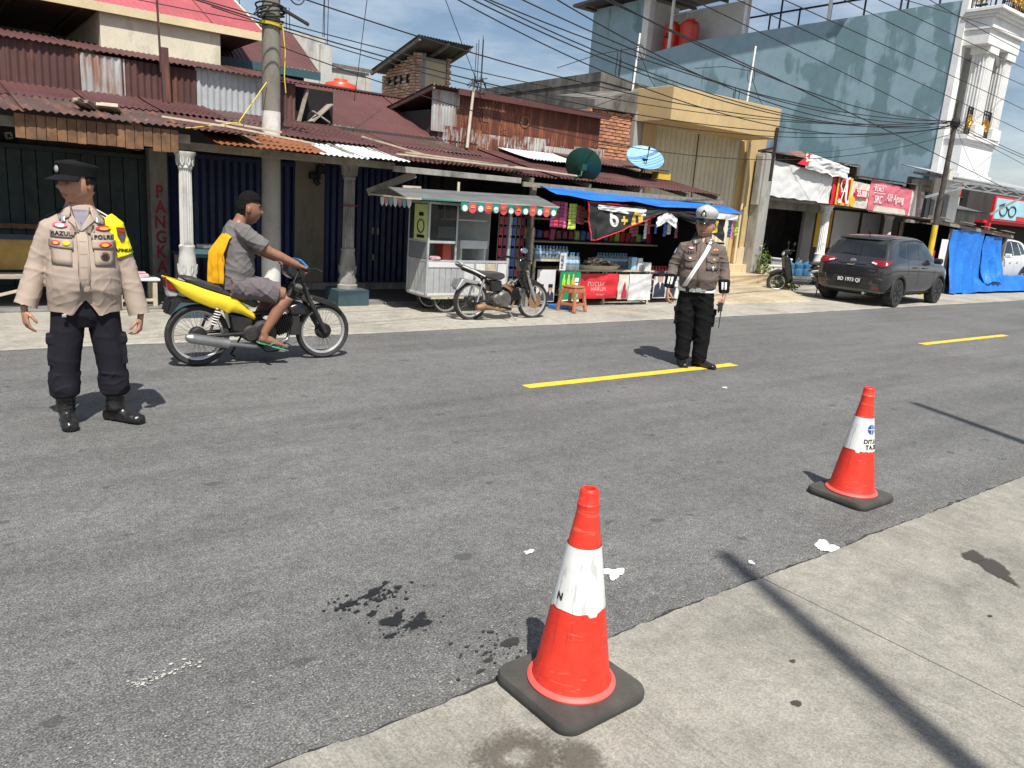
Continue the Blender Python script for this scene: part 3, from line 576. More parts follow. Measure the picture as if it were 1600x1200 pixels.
# ---------------------------------------------------------------- yellow shophouse
Yb = thing('shophouse', 'yellow shophouse with deep fascia and tall cream folding door', 'house', (14.7, 12.4, 0))
B().bb(12.4, 17.0, 13.5, 21, 0, 4.5).obj('upper_wall', 'black_render', Yb)
B().add([(12.38, 13.48, 4.6), (17.0, 13.48, 4.3), (17.0, 20.9, 4.2), (12.38, 20.9, 4.5), (12.38, 13.48, 4.4), (17, 13.48, 4.2), (17, 20.9, 4.1), (12.38, 20.9, 4.3)], [(0, 1, 2, 3), (0, 4, 5, 1), (0, 3, 7, 4), (1, 5, 6, 2), (2, 6, 7, 3)]).obj('coping', 'black_render', Yb)
B().bb(11.13, 12.36, 12.42, 13.5, 0, 3.61).obj('side_wall', 'mortar', Yb)
bricks(Yb, (11.13, 12.40, 0), (1, 0, 0), (0, -1, 0), 1.24, 2.4, 3.62, mat='brick_dark', bl=.2, bh=.068, jit=.012)
B().add([(11.2, 12.30, 3.62), (12.45, 12.30, 3.66), (12.45, 13.5, 3.7), (11.2, 13.5, 3.66), (11.2, 12.32, 3.80), (12.45, 12.32, 4.12), (12.45, 13.5, 4.2), (11.2, 13.5, 3.95)], [(0, 1, 2, 3), (4, 7, 6, 5), (0, 4, 5, 1), (1, 5, 6, 2), (2, 6, 7, 3), (3, 7, 4, 0)]).obj('slab_edge', 'black_render', Yb)
B().bb(12.38, 12.62, 12.28, 12.44, 0, 3.7).obj('pier', 'grey_render', Yb)
B().bb(12.62, 13.02, 12.25, 12.5, .5, 3.495).obj('pilaster', 'yellow_paint', Yb); B().bb(16.38, 16.98, 12.22, 12.5, .95, 3.6).obj('pilaster', 'yellow_paint', Yb); B().bb(16.2, 16.375, 12.36, 12.49, .5, 3.495).obj('door_jamb', 'yellow_paint', Yb)
B().bb(16.36, 17.0, 12.18, 12.5, .5, .95).obj('pilaster_base', 'tile', Yb, bevel=.006)
B().bb(12.42, 16.12, 11.32, 12.5, 3.50, 4.17).obj('fascia', 'yellow_paint', Yb, bevel=.01)
B().bb(12.6, 16.6, 12.44, 12.56, .45, 3.55).obj('wall', 'cream_paint', Yb)
stainwall('cream_door', (.60, .55, .42), (.42, .37, .27), .15)
fd = folding(13.05, 16.18, .55, 3.48, 12.42, .1, 'cream_door', 'folding_door', Yb, .165)
B().bb(14.59, 14.61, 12.375, 12.385, .55, 3.48).bb(14.57, 14.63, 12.35, 12.375, 1.25, 1.36).obj('door_post', 'iron', fd)
B().tube((16.3, 12.2, .55), (16.3, 12.2, 3.48), .03, n=10).obj('downpipe', 'cream_paint', Yb)
st = group('steps', Yb)
for i in range(6):
    B().bb(11.6+.97*i, 12.56+.97*i, 11.52, 12.05, .02, .33).obj('step_tile', 'tile', st, bevel=.006)
    B().bb(11.5+.99*i, 12.48+.99*i, 12.05, 12.44, .02, .53).obj('step_tile', 'tile', st, bevel=.006)
B().add([(11.6, 9.34, .012), (15.3, 9.3, .012), (17.3, 11.55, .012), (11.4, 11.55, .012), (11.6, 9.36, .05), (15.26, 9.34, .045), (17.28, 11.53, .12), (11.4, 11.53, .13)], [(0, 1, 5, 4), (1, 2, 6, 5), (2, 3, 7, 6), (3, 0, 4, 7), (4, 5, 6, 7)]).obj('ramp', 'concrete_ramp', bevel=.02, kind='structure')
for i, (xx, yy, zt) in enumerate(((12.9, 13.6, 5.1), (13.0, 13.6, 5.2), (13.1, 13.65, 5.0), (13.5, 13.6, 4.9), (11.8, 17.5, 5.6), (11.9, 17.5, 5.7), (12.0, 17.6, 5.65), (11.7, 17.5, 5.5), (16.3, 12.9, 4.7), (16.4, 12.9, 4.8), (16.5, 12.9, 4.75))):
    B().tube((xx, yy, 3.9), (xx+random.uniform(-.04, .04), yy, zt), .01, n=5).obj('steel_rod', 'iron', Yb)
for (xx, yy, z0, zt) in ((12.62, 12.7, 4.1, 5.35), (15.95, 12.2, 4.1, 5.6)):
    tag(B().tube((xx, yy, z0), (xx+.06, yy, zt), .022, n=8).obj('white_pipe_mast', 'white_clean'), 'thin white pipe mast standing on the yellow shophouse roof', 'mast', 'white pipe masts on the shophouse')
tag(B().tube((16.0, 11.28, 2.55), (16.0, 11.28, 3.75), .045, n=4).beam((16.0, 11.28, 3.3), (15.7, 11.5, 3.2), .05).obj('iron_bracket', 'iron'), 'dark iron bracket hanging from the corner of the yellow fascia', 'bracket')
# ================================================================== BLUE BUILDING with white front
Bl = thing('corner_building', 'tall building with patchy blue side wall and white columned front', 'building', (28, 14, 0))
b = B(); X0 = 26.0; prof = [(12.4, 0), (29.2, 0), (29.2, 10.65), (25.9, 10.65), (25.6, 8.35), (22.9, 8.6), (12.4, 8.62)]
b.prism(prof, X0, X0+.3, 'yz'); b.bb(X0+.3, 28.3, 28.9, 29.2, 0, 10.6).bb(28.0, 28.3, 13.0, 28.9, 0, 8.5).bb(X0+.3, 28.0, 13.0, 28.9, 8.1, 8.3); b.obj('side_wall', 'blue_wall', Bl)
B().add([(X0+.02, 25.95, 8.4), (X0+.02, 25.7, 10.6), (X0+1.98, 25.7, 10.6), (X0+1.98, 25.95, 8.3)], [(0, 1, 2, 3)]).bb(X0-.02, X0+.32, 25.58, 25.95, 8.2, 10.65).bb(X0+1.85, X0+1.98, 21.8, 25.7, 8.31, 10.4).obj('stair_wall', 'white_clean', Bl)
can = B(); can.add([(25.2, 29.8, 10.7), (25.2, 14.6, 11.3), (29, 14.6, 11.3), (29, 29.8, 10.7), (25.2, 29.8, 10.82), (25.2, 14.6, 11.42), (29, 14.6, 11.42), (29, 29.8, 10.82)], [(0, 1, 2, 3), (4, 7, 6, 5), (0, 4, 5, 1), (1, 5, 6, 2), (2, 6, 7, 3), (3, 7, 4, 0)])
for i in range(9): can.bb(25.3, 28.9, 15+1.75*i, 15.08+1.75*i, 10.55+.5*(8-i)/8, 10.66+.55*(8-i)/8)
M('canopy_dark', (.06, .062, .065), .6, metal=.3); cn = can.obj('roof_canopy', 'canopy_dark', Bl)
for yy in (24.4, 20.6, 17.0): B().tube((26.16, yy, 8.3), (26.16, yy, 11.0), .07, n=10).obj('post', 'white_clean', cn)
ra = B()
for z in (8.95, 9.75): ra.beam((28.1, 12.6, z), (28.1, 24, z), .06)
for i in range(9): ra.tube((28.1, 12.8+1.35*i, 8.3), (28.1, 12.8+1.35*i, 9.8), .035, n=6)
for yy in (14.2, 19.0): ra.beam((26.16, yy, 8.62), (26.16, yy, 10.9), .05)
ra.obj('railing', 'iron', Bl)
# white front
fr = group('front', Bl)
B().bb(26.32, 27.98, 12.9, 12.98, 4.61, 7.29).bb(25.97, 26.31, 12.19, 12.395, 0, 8.68).bb(28.0, 28.3, 12.21, 12.99, 3.5, 8.5).bb(26.32, 27.99, 12.22, 12.99, 7.3, 8.52).bb(26.32, 27.99, 12.25, 12.99, 0, 4.6).obj('wall', 'white_clean', fr)
e = B()
for k, (z0, z1, pr) in enumerate(((7.30, 7.72, .0), (7.72, 7.82, .08), (7.82, 8.05, .02), (8.05, 8.12, .12), (8.12, 8.22, .2), (8.22, 8.32, .3))):
    e.bb(26.05-pr*.5, 28.3+pr*.6, 11.45-pr, 12.21, z0, z1)
e.obj('entablature', 'white_clean', fr, bevel=.012)
e = B()
for z0, z1, pr in ((3.35, 3.55, .1), (3.55, 4.45, 0.), (4.45, 4.55, .05), (4.55, 4.68, .12)): e.bb(26.05-pr*.4, 28.25+pr*.6, 11.6-pr, 12.2, z0, z1)
e.obj('balcony_base', 'white_clean', fr, bevel=.012)
for x0 in (26.42, 27.68):
    c = B(); c.bb(x0, x0+.5, 11.55, 12.0, 5.02, 7.15)
    for i in range(5): c.bb(x0+.045+.09*i, x0+.09+.09*i, 11.52, 11.55, 5.1, 7.05)
    for i in range(4): c.bb(x0-.03, x0, 11.62+.09*i, 11.66+.09*i, 5.1, 7.05)
    c.bb(x0-.06, x0+.56, 11.47, 12.05, 7.08, 7.3); c.bb(x0-.07, x0+.57, 11.46, 12.06, 4.68, 5.02); c.obj('pilaster', 'white_clean', fr, bevel=.01)
arc = B(); arc.path([(26.98+.68*(i/12), 11.75, 6.95+.32*sin(pi*i/12)) for i in range(13)], .07, 6); arc.obj('arch_trim', 'white_clean', fr)
def rail(x0, y0, x1, y1, z0, z1, parent):
    r = B(); a, c = Vector((x0, y0, 0)), Vector((x1, y1, 0)); n = max(2, int((c-a).length/.13))
    for i in range(n+1): q = a.lerp(c, i/n); r.tube((q.x, q.y, z0), (q.x, q.y, z1), .014 if i % n else .03, n=5)
    for z in (z0+.02, z1-.1, z1): r.beam((x0, y0, z), (x1, y1, z), .04, .03)
    o = r.obj('balcony_railing', 'iron', parent); g = B(); m = (a+c)/2; d = (c-a).normalized(); wd = (c-a).length*.72; hc = (z0+z1)/2-.03; hh = (z1-z0)*.40
    for k in range(int(40+50*(c-a).length)):
        t = random.uniform(0, 6.28); p0 = m+d*(random.uniform(-.5, .5)*wd)+Vector((0, 0, hc+random.uniform(-.4, .4)*hh)); off = Vector((d.y, -d.x, 0))*.03
        g.path([p0+off, p0+off*1.5+d*(.08*cos(t))+Vector((0, 0, .08*sin(t))), p0+off+d*(.13*cos(t+1.1))+Vector((0, 0, .13*sin(t+1.1)))], [.012, .020, .006], 5)
    g.obj('ornament', 'gold', o, smooth=60)
rail(26.15, 11.5, 26.15, 12.2, 8.34, 9.1, fr); rail(26.15, 11.3, 28.3, 11.3, 8.34, 9.1, fr); rail(26.98, 11.62, 27.62, 11.62, 4.72, 5.5, fr); rail(26.08, 11.64, 26.36, 11.64, 4.72, 5.5, fr)
rail(28.3, 11.3, 28.3, 12.2, 8.34, 9.1, fr)
B().lathe([(.02, 0), (.14, .03), (.2, .13), (.2, .21), (.14, .31), (.02, .34)], 14, (27.12, 12.1, 5.4)).tube((27.12, 12.1, 4.69), (27.12, 12.1, 5.45), .03).obj('topiary', M('leaf_dark', (.02, .05, .025), .8, bmp=.5), fr, smooth=60)
B().bb(24.3, 24.6, 11.9, 12.1, 0, 3.2).bb(24.6, 27.6, 12.3, 12.4, 0, 3.3).obj('ground_floor', 'grey_render', Bl)
M('grey_door', (.17, .18, .19), .5, var=.1); g = B().bb(25.7, 27.2, 12.2, 12.3, .1, 2.9)
for i in range(3): g.bb(25.95+.42*i, 26.2+.42*i, 12.17, 12.2, 2.2, 2.7)
g.obj('metal_door', 'grey_door', Bl, bevel=.01)
aw = group('awning', Bl)
for i in range(9): B().corr((24.2+.86*i, 10.9, 3.28-.0*i), (1, 0, 0), (0, 1.0, .22), .9, 1.6, .09, .012, 3).obj('sheet', 'zinc_wall', aw, smooth=60)
t = B()
for yy, z in ((10.95, 3.2), (12.1, 3.4)): t.beam((24.2, yy, z), (31.9, yy, z), .06)
for i in range(12): t.beam((24.3+.65*i, 10.95, 3.05+.12*(i % 2)), (24.95+.65*i, 10.95, 3.17-.12*(i % 2)), .03)
t.beam((24.2, 10.95, 3.02), (31.9, 10.95, 3.02), .04); t.beam((25.2, 10.95, 3.05), (22.9, 10.95, 2.62), .06, .06); t.beam((27.4, 10.95, 2.35), (29.5, 10.95, 3.0), .05, .05); t.obj('truss', 'galv', aw)
for k, (yy, lab) in enumerate(((25.05, 'orange square water tank next to the white stair wall on the blue building'), (24.1, 'orange square water tank beside the white roof post on the blue building'))):
    tk = thing('water_tank', lab, 'water tank', (27.0, yy, 8.3), .1)
    B().lathe([(.38, 0), (.42, .05), (.41, .5), (.43, .55), (.41, .6), (.42, 1.2), (.38, 1.34), (.2, 1.4), (.2, 1.48), (0, 1.48)], 8, (0, 0, 0)).obj('body', 'tank_orange', tk, False, bevel=.05)
    if k == 0: B().box((-.42, 0, .8), (.02, .2, .08)).box((-.42, 0, .92), (.02, .08, .1)).obj('mark', 'black', tk, False)
    B().path([(0, .2, 1.5), (0, .2, 1.75), (0, -.9, 1.85), (0, -.9, 1.5)], .025, 6).obj('pipe', 'white_clean', tk, False)
# ================================================================== PINK BANNER SHOP
Sr = thing('grocery_shop', 'open fronted grocery shop under white and pink banners behind the dark car', 'shop', (20.5, 12, 0))
B().bb(17.0, 17.25, 12.2, 16, 0, 3.2).bb(24.6, 24.8, 12.4, 16, 0, 3.0).bb(17, 24.8, 15.0, 15.2, 0, 3.0).bb(17.25, 18.05, 12.9, 13.0, 0, 2.3).bb(20.2, 20.7, 12.9, 13.0, 0, 2.3).obj('wall', 'old_white', Sr)
B().bb(17.0, 24.9, 12.15, 13.0, 2.18, 2.34).bb(17, 24.8, 12.6, 15.2, 2.9, 3.05).bb(17.05, 20.8, 12.82, 12.9, 1.98, 2.2).obj('lintel', 'old_white', Sr)
B().bb(17.0, 24.8, 12.3, 15.0, .02, .2).obj('floor', 'terrace', Sr)
for xx in (20.25, 23.75): column('column', xx, 12.3, .2, 2.2, 'white_clean', Sr, .12)
pl = B(); pl.bb(16.62, 16.98, 11.9, 12.2, 0, 3.25); pl.bb(16.55, 16.75, 11.95, 12.15, 2.0, 3.2); pl.obj('ragged_pillar', 'grey_render', Sr, bevel=.02)
rr = group('roof', Sr); sheets(rr, ['maroon_old', 'rust_strip'], 16.8, 20.9, (11.85, 3.26), (14.8, 3.7), jit=.03); sheets(rr, 'maroon_old', 20.9, 25.1, (11.9, 3.02), (14.8, 3.4), jit=.02)
B().bb(20.9, 21.1, 12.0, 13, 2.95, 3.35).bb(16.9, 21.0, 12.2, 12.5, 3.1, 3.35).obj('gable_block', 'black_render', rr)
M('tile_roof', (.22, .10, .07), .9, var=.4, bmp=.4); B().lathe([(.45, 0), (.36, .06), (.2, .13), (.1, .12), (0, .15)], 9, (18.9, 12.6, 3.37), sy=.6).obj('roof_mound', 'tile_roof', rr, smooth=60)
M('banner_white', (.66, .66, .65), .55, var=.06); M('banner_pink', (.62, .16, .21), .55, var=.08, scale=2); M('banner_red', (.58, .02, .03), .5, var=.08); M('banner_cream', (.62, .58, .50), .55, var=.08); M('white_ink', (.8, .8, .78), .5, var=.03); M('gold_ink', (.7, .42, .05), .5, var=.1)
def banner(name, x0, x1, zl0, zl1, zr0, zr1, y, mat, parent, wav=.03, sd=0., nx=40, nz_=14, rag=0.):
    def f(a, c):
        x = x0+(x1-x0)*a; zb, zt = zl0+(zr0-zl0)*a, zl1+(zr1-zl1)*a; zb += rag*nz1(a*7+sd, 2)
        return (x, y+wav*(nz1(a*3.5*(x1-x0)*.5+sd, c*2)+.6*nz1(a*9+sd, c*6+3)), zb+(zt-zb)*c)
    return B().quadgrid(f, nx, nz_).obj(name, mat, parent, smooth=80)
bn = group('banner', Sr)
banner('white_cloth', 17.0, 19.25, 2.26, 3.12, 2.24, 3.0, 12.0, 'banner_white', bn, .03, 1, rag=.04)
banner('white_strip', 19.28, 19.85, 2.22, 3.0, 2.22, 2.98, 12.02, 'banner_white', bn, .04, 5)
banner('folded_cloth', 18.2, 20.3, 3.02, 3.42, 2.9, 3.2, 11.85, 'banner_white', bn, .05, 9, rag=.05)
B().add([(17.85, 11.86, 3.1), (18.3, 11.82, 3.08), (18.35, 11.84, 3.42), (18.2, 11.86, 3.3)], [(0, 1, 2, 3)]).obj('cloth_corner', 'banner_red', bn)
rp_ = banner('red_panel', 19.82, 20.75, 2.2, 2.98, 2.2, 2.96, 11.98, 'banner_red', bn, .02, 3)
B().prism([(19.98, 2.22), (20.72, 2.2), (20.72, 2.95), (20.62, 2.95), (20.62, 2.28), (20.06, 2.28), (20.06, 2.95), (19.98, 2.95)], 11.93, 11.935).obj('gold_border', 'gold_ink', rp_)
def blackA(b, x, y, z, s):
    for pts, r in (([(-.36, -.5), (-.2, -.42), (-.02, .1), (.1, .5)], .05), ([(.02, .5), (.12, .2), (.16, -.3), (.26, -.48), (.4, -.42)], .085), ([(-.28, -.05), (0, -.02), (.2, 0)], .035), ([(-.1, .5), (-.3, .38), (-.34, .15), (-.2, .0)], .045), ([(-.1, .5), (.05, .4), (.2, .52), (.32, .5)], .05), ([(-.42, -.44), (-.3, -.36), (-.22, -.5), (-.1, -.44)], .04)):
        q = B().path([(p[0]*s, 0, p[1]*s) for p in pts], r*s*.8, 8); b.add([(x+v[0], y+v[1]*.06, z+v[2]) for v in q.v], q.f)
    return b
blackA(B(), 20.33, 11.90, 2.6, .66).obj('emblem', 'white_ink', rp_)
cp = banner('cream_panel', 20.75, 21.75, 2.2, 2.9, 2.18, 2.86, 11.99, 'banner_cream', bn, .03, 8)
B().bb(20.92, 21.62, 11.93, 11.94, 2.46, 2.68).obj('price_box', 'banner_red', cp); text('lettering', "'25.000", .22, 'white_ink', FX((21.27, 11.925, 2.57)), cp, sx=.85, bold=.006)
B().lathe([(0, 0), (.14, 0), (.14, .01), (0, .01)], 16, (20.85, 11.93, 2.34), 'y').obj('disc', 'gold_ink', cp)
pk = banner('pink_cloth', 21.75, 24.2, 2.15, 3.02, 2.12, 2.88, 11.97, 'banner_pink', bn, .025, 4, rag=.03)
pbv = BVHTree.FromPolygons([v.co for v in pk.data.vertices], [p.vertices[:] for p in pk.data.polygons])
for s_, sz_, c_, sx_ in (('Alif Agung', .30, (23.2, 2.56), .82), ('SRC', .30, (22.25, 2.47), .85), ('TOKO', .17, (22.18, 2.76), 1.)):
    me = text_mesh(s_, sz_, 0, sx=sx_, bold=.004); me.transform(FX((c_[0], 11.5, c_[1]))); press(me, pbv, (0, 1, 0), .03); me.materials.clear(); me.materials.append(MATS['white_ink']); link('lettering', me, pk)
B().bb(21.85, 22.5, 11.90, 11.902, 2.645, 2.66).bb(21.85, 22.5, 11.90, 11.902, 2.86, 2.875).obj('logo_lines', 'white_ink', pk)
B().prism([(21.95, 2.14), (23.85, 2.12), (23.8, 2.24), (23.7, 2.27), (22.1, 2.3), (22.0, 2.26)], 11.885, 11.89).obj('slogan_plate', 'banner_cream', pk)
wp = banner('white_poster', 24.2, 25.0, 2.12, 2.88, 2.1, 2.86, 11.98, 'banner_white', bn, .03, 6)
B().lathe([(0, 0), (.2, 0), (.2, .005), (0, .005)], 14, (24.6, 11.92, 2.5), 'y', sx=.8).bb(24.35, 24.85, 11.915, 11.92, 2.14, 2.34).bb(24.3, 24.9, 11.915, 11.92, 2.68, 2.76).obj('printed_figure', M('print_rose', (.55, .3, .33), .6, var=.5, scale=14), wp)
# inside the shop: shelves and goods read as dim shapes
shf = B()
for z in (.7, 1.15, 1.6): shf.bb(17.6, 20.1, 14.6, 14.95, z, z+.03)
for xx in (17.6, 18.4, 19.3, 20.1): shf.bb(xx-.02, xx+.02, 14.6, 14.95, .2, 2.0)
tag(shf.obj('shelf', 'galv'), 'steel shelf against the back wall of the grocery shop', 'shelf')
gc = [M('good%d' % i, c, .5, var=.2) for i, c in enumerate(((.5, .08, .05), (.07, .2, .42), (.6, .45, .1), (.12, .32, .12), (.6, .58, .52), (.3, .12, .3)))]
for k in range(26):
    z = (.73, 1.18, 1.63)[k % 3]; xx = 17.7+(k//3)*.27
    tag(B().bb(xx, xx+random.uniform(.12, .22), 14.62, 14.85, z+.001, z+random.uniform(.15, .32)).obj('carton', random.choice(gc), bevel=.01), 'small packaged carton on the steel shelf inside the grocery shop', 'carton', 'cartons on the shop shelf')
for k, (x0, x1, mm, lab) in enumerate(((20.9, 21.7, 'gold_ink', 'yellow poster on the shop wall behind the dark car'), (21.8, 23.2, 'banner_white', 'large white poster on the shop wall behind the dark car'), (23.4, 24.5, 'banner_white', 'white poster at the shop end beside the yellow strip'))):
    tag(B().bb(x0, x1, 12.95, 12.97, 1.0, 2.1).obj('poster', mm), lab, 'poster')
B().bb(20.7, 24.6, 12.98, 13.06, .2, 2.2).obj('partition', 'dark_wall', Sr)
tag(B().bb(24.3, 24.6, 12.1, 12.12, .6, 2.1).obj('cloth_strip', 'gold_ink'), 'hanging yellow cloth strip beside the utility pole', 'cloth')
for k, (xx, yy, s, mm, nm) in enumerate(((17.55, 12.0, (.55, .3, .34), 'banner_cream', 'pale yellow'), (17.0, 12.1, (.55, .3, .34), 'teal_box', 'pale turquoise'), (18.35, 12.2, (.45, .35, .5), 'banner_white', 'white'))):
    M('teal_box', (.25, .5, .52), .5)
    tag(B().bb(xx, xx+s[0], yy, yy+s[1], .2, .2+s[2]).bb(xx-.015, xx+s[0]+.015, yy-.015, yy+s[1]+.015, .2+s[2]-.06, .2+s[2]).obj('storage_box', mm, bevel=.02), nm+' plastic box standing in front of the grocery shop', 'box')
for k in range(3):
    xx = 19.1+.42*k; g = B(); g.lathe([(.0, 0), (.13, 0), (.14, .03), (.14, .2), (.13, .22), (.14, .24), (.14, .33), (.05, .40), (.03, .41), (.03, .47), (0, .47)], 16, (xx, 12.45, .2))
    tag(g.obj('water_gallon', M('gallon', (.06, .2, .36), .25, var=.1, trans=.3), smooth=40), 'blue refill water gallon on the grocery shop floor', 'water bottle', 'water gallons at the grocery shop')
# ================================================================== TARP SHED, OPTICAL SHOP, FAR RIGHT
Ts = thing('tarp_shed', 'roadside shed with rusty tin roof closed by torn blue tarpaulin', 'shed', (24.6, 10.3, 0))
rr = group('roof', Ts); v = Vector((0, 1.6, .10))
for i in range(8): B().corr((21.5+.66*i, 9.95+random.uniform(-.06, .06), 2.01-.032*i), (1, 0, -.05), v, .72, 1.8, .08, .012, 3, 0).obj('sheet', random.choice(['rust_strip', 'maroon_old', 'orange_sheet']), rr, smooth=60)
t = B(); t.beam((21.5, 9.98, 1.95), (26.9, 9.98, 1.70), .06, .08)
for i in range(4): t.beam((21.7+1.4*i, 9.9, 2.07-.066*i), (22.5+1.4*i, 9.92, 2.03-.066*i), .12, .02)
for xx in (22.9, 26.6): t.bb(xx-.04, xx+.04, 10.0, 10.08, 0, 1.8)
for xx in (22.9, 26.6): t.bb(xx-.04, xx+.04, 11.4, 11.48, 0, 1.9)
t.obj('timber', 'wood_grey', Ts)
def tarpmat():
    m, n, l, p = newmat('tarp_blue'); v = coords(n, l); a = noise(n, l, v, 1.6, 6, .6); l.new(ramp(n, l, a, (.3, (.008, .12, .50)), (.7, (.02, .21, .68))), p.inputs['Base Color']); p.inputs['Roughness'].default_value = .38
    bump(n, l, p, noise(n, l, v, 5, 7, .65, 1.2), .7, .06); MATS['tarp_blue'] = m
tarpmat()
def drape(x0, x1, y0, zb, zt, sd, y1=None, nx=46, nz_=30, flare=.5, wav=.17):
    y1 = y0 if y1 is None else y1
    def f(a, c):
        k = (1-c); x = x0+(x1-x0)*a+.12*k*nz1(a*4+sd, c*2)-.15*k*(1-a)
        return (x, y0+(y1-y0)*a-flare*k**2*.6+wav*(nz1(a*5+sd, c*1.4)*(.3+.7*k)+.5*nz1(a*13+sd, c*3)*(.3+k*.5)), zb+(zt-zb)*c-.10*nz1(a*3+sd, 9)*k)
    return B().quadgrid(f, nx, nz_)
drape(22.85, 24.9, 10.0, .06, 1.78, 1).obj('tarpaulin', 'tarp_blue', Ts, smooth=70); drape(25.05, 26.3, 10.02, .35, 1.68, 5).obj('tarpaulin', 'tarp_blue', Ts, smooth=70)
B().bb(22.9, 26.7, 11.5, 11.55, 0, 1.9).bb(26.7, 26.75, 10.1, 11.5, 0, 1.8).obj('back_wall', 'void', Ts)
def heap(x0, x1, y0, y1, zt, sd):
    def f(a, c):
        x = x0+(x1-x0)*a; e = min(1, min(a, 1-a)*14); s = sin(pi*min(1, c*.98+.01)); z = zt*e*(s**.55)*(1+.25*nz1(a*9+sd, c*2))+.05*nz1(a*30, c*9)*s
        return (x+.06*nz1(a*20, c*5), y0+(y1-y0)*c+.12*nz1(a*11+sd, c*3), max(.016, z))
    return B().quadgrid(f, 90, 16)
tag(heap(23.6, 34, 9.7, 10.32, .5, 3).obj('tarpaulin_heap', 'tarp_blue', smooth=60), 'crumpled blue tarpaulin spread low on the ground before the white car', 'tarpaulin')
for k, (xx, z0, mm) in enumerate(((22.05, .7, 'good0'), (22.05, .42, 'good3'), (22.1, .18, 'good2'), (22.4, .95, 'good0'))):
    tag(B().bb(xx-.3, xx+.35, 10.3, 10.6, z0, z0+.22).obj('stacked_crate', mm, bevel=.01), ['red crate on the shelf beside the yellow banded pole', 'green crate low beside the yellow banded pole', 'yellow crate on the ground beside the yellow banded pole', 'upper red crate beside the hanging white cloth'][k], 'crate')
tag(drape(22.35, 22.72, 10.0, .35, 1.5, 8, nx=14, flare=.1, wav=.06).obj('white_cloth', 'banner_white', smooth=70), 'white cloth hanging on the corner of the tarpaulin shed', 'cloth')
sheetmat('red_roof', (.26, .045, .04), rust=.15, stretch=(1.5, .25, .5))
Op = thing('optical_shop', 'distant red shop with a wide spectacles signboard', 'shop', (34, 13.5, 0))
B().bb(33.0, 44, 14.1, 14.4, 0, 3.6).obj('wall', 'dark_wall', Op); B().bb(33.2, 43, 13.45, 14.1, 2.2, 2.3).bb(33.4, 33.55, 13.3, 13.45, 0, 2.2).obj('canopy', 'banner_red', Op)
rr = group('roof', Op); sheets(rr, 'red_roof', 31.5, 45, (14.3, 3.1), (18, 4.1), wd=1.1)
sg = group('signboard', Op); B().bb(33.5, 39, 13.3, 13.4, 2.3, 3.25).obj('frame', 'banner_red', sg); M('sign_blue', (.32, .56, .62), .5, var=.12, scale=1.2); B().bb(33.62, 38.9, 13.28, 13.31, 2.38, 3.17).obj('face', 'sign_blue', sg)
gl = B()
for cx in (34.35, 35.2): gl.path([(cx+.34*cos(a), 13.26, 2.72+.2*sin(a)) for a in [2*pi*i/20 for i in range(20)]], .02, 5, closed=True)
gl.path([(34.67, 13.26, 2.76), (34.78, 13.26, 2.8), (34.88, 13.26, 2.76)], .02, 5).path([(34.02, 13.26, 2.8), (33.9, 13.26, 2.9), (34.4, 13.26, 3.0)], .015, 5); gl.obj('spectacles', 'black', sg)
B().bb(35.75, 36.6, 13.26, 13.27, 2.4, 2.55).obj('red_tab', 'banner_red', sg)
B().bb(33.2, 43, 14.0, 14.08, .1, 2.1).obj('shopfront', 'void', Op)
Sh = thing('small_shed', 'small grey shed with dark lean-to roof before the red roof', 'shed', (30, 13.4, 0))
B().bb(28.6, 31.8, 13.2, 13.35, 0, 2.55).obj('wall', 'grey_render', Sh); sheets(group('roof', Sh), 'grey_sheet', 28.4, 32, (12.9, 2.5), (15, 3.0), wd=.9); B().lathe([(0, 0), (.3, 0), (.3, .02), (0, .02)], 14, (29.6, 13.18, 1.9), 'y', sx=.8, sy=1.6).obj('window', 'void', Sh)
# ================================================================== POLES AND CABLES
def upole(name, x, y, hgt, r0, r1, label, mats, bands, cat='utility pole', n=24):
    p = thing(name, label, cat, (x, y, 0)); zs = [0]+[q[0] for q in bands]; b0 = 0
    for (z1, mm) in bands:
        rr_ = lambda z: r0+(r1-r0)*z/hgt
        B().lathe([(rr_(b0)+.0015*(mm != bands[-1][1]), b0), (rr_((b0+z1)/2), (b0+z1)/2), (rr_(z1)+.0015*(mm != bands[-1][1]), z1)], n, (x, y, 0)).obj('shaft', mm, p, smooth=40); b0 = z1
    return p
up = upole('utility_pole', 3.82, 10.45, 8.5, .128, .095, 'thick concrete utility pole with white painted bands rising through the canopy', None, [(.72, 'pole_white'), (2.16, 'pole_peeled'), (2.56, 'pole_white'), (8.5, 'pole_concrete')])
M('rope_yellow', (.62, .5, .04), .7)
b = B()
for k in range(4): b.path([(3.82+.142*cos(a), 10.45+.142*sin(a), 3.60+.016*k+.01*sin(a*2+k)) for a in [2*pi*i/16 for i in range(16)]], .008, 5, closed=True)
b.path([(3.93, 10.34, 3.62), (3.95, 10.30, 3.3), (3.94, 10.3, 3.0), (3.96, 10.3, 2.8)], .007, 5).path([(3.72, 10.34, 2.9), (3.45, 10.1, 2.6), (3.2, 9.85, 2.33), (3.22, 9.8, 2.3)], .007, 5).path([(3.2, 9.85, 2.33), (2.8, 9.7, 2.24), (2.62, 9.6, 2.2), (2.5, 9.52, 2.18)], .007, 5); b.obj('yellow_rope', 'rope_yellow', up)
b = B()
for k in range(5): b.path([(3.82+(.15+.01*k)*cos(a), 10.45+(.15+.01*k)*sin(a), 3.68+.035*k+.03*sin(a+k)) for a in [2*pi*i/16 for i in range(16)]], .012, 5, closed=True)
for k in range(3): b.path([(4.0+.16*cos(a)*(.7+.15*k)+.1, 10.3, 4.03+.06*k+.14*sin(a)) for a in [2*pi*i/18 for i in range(18)]], .009, 5, closed=True)
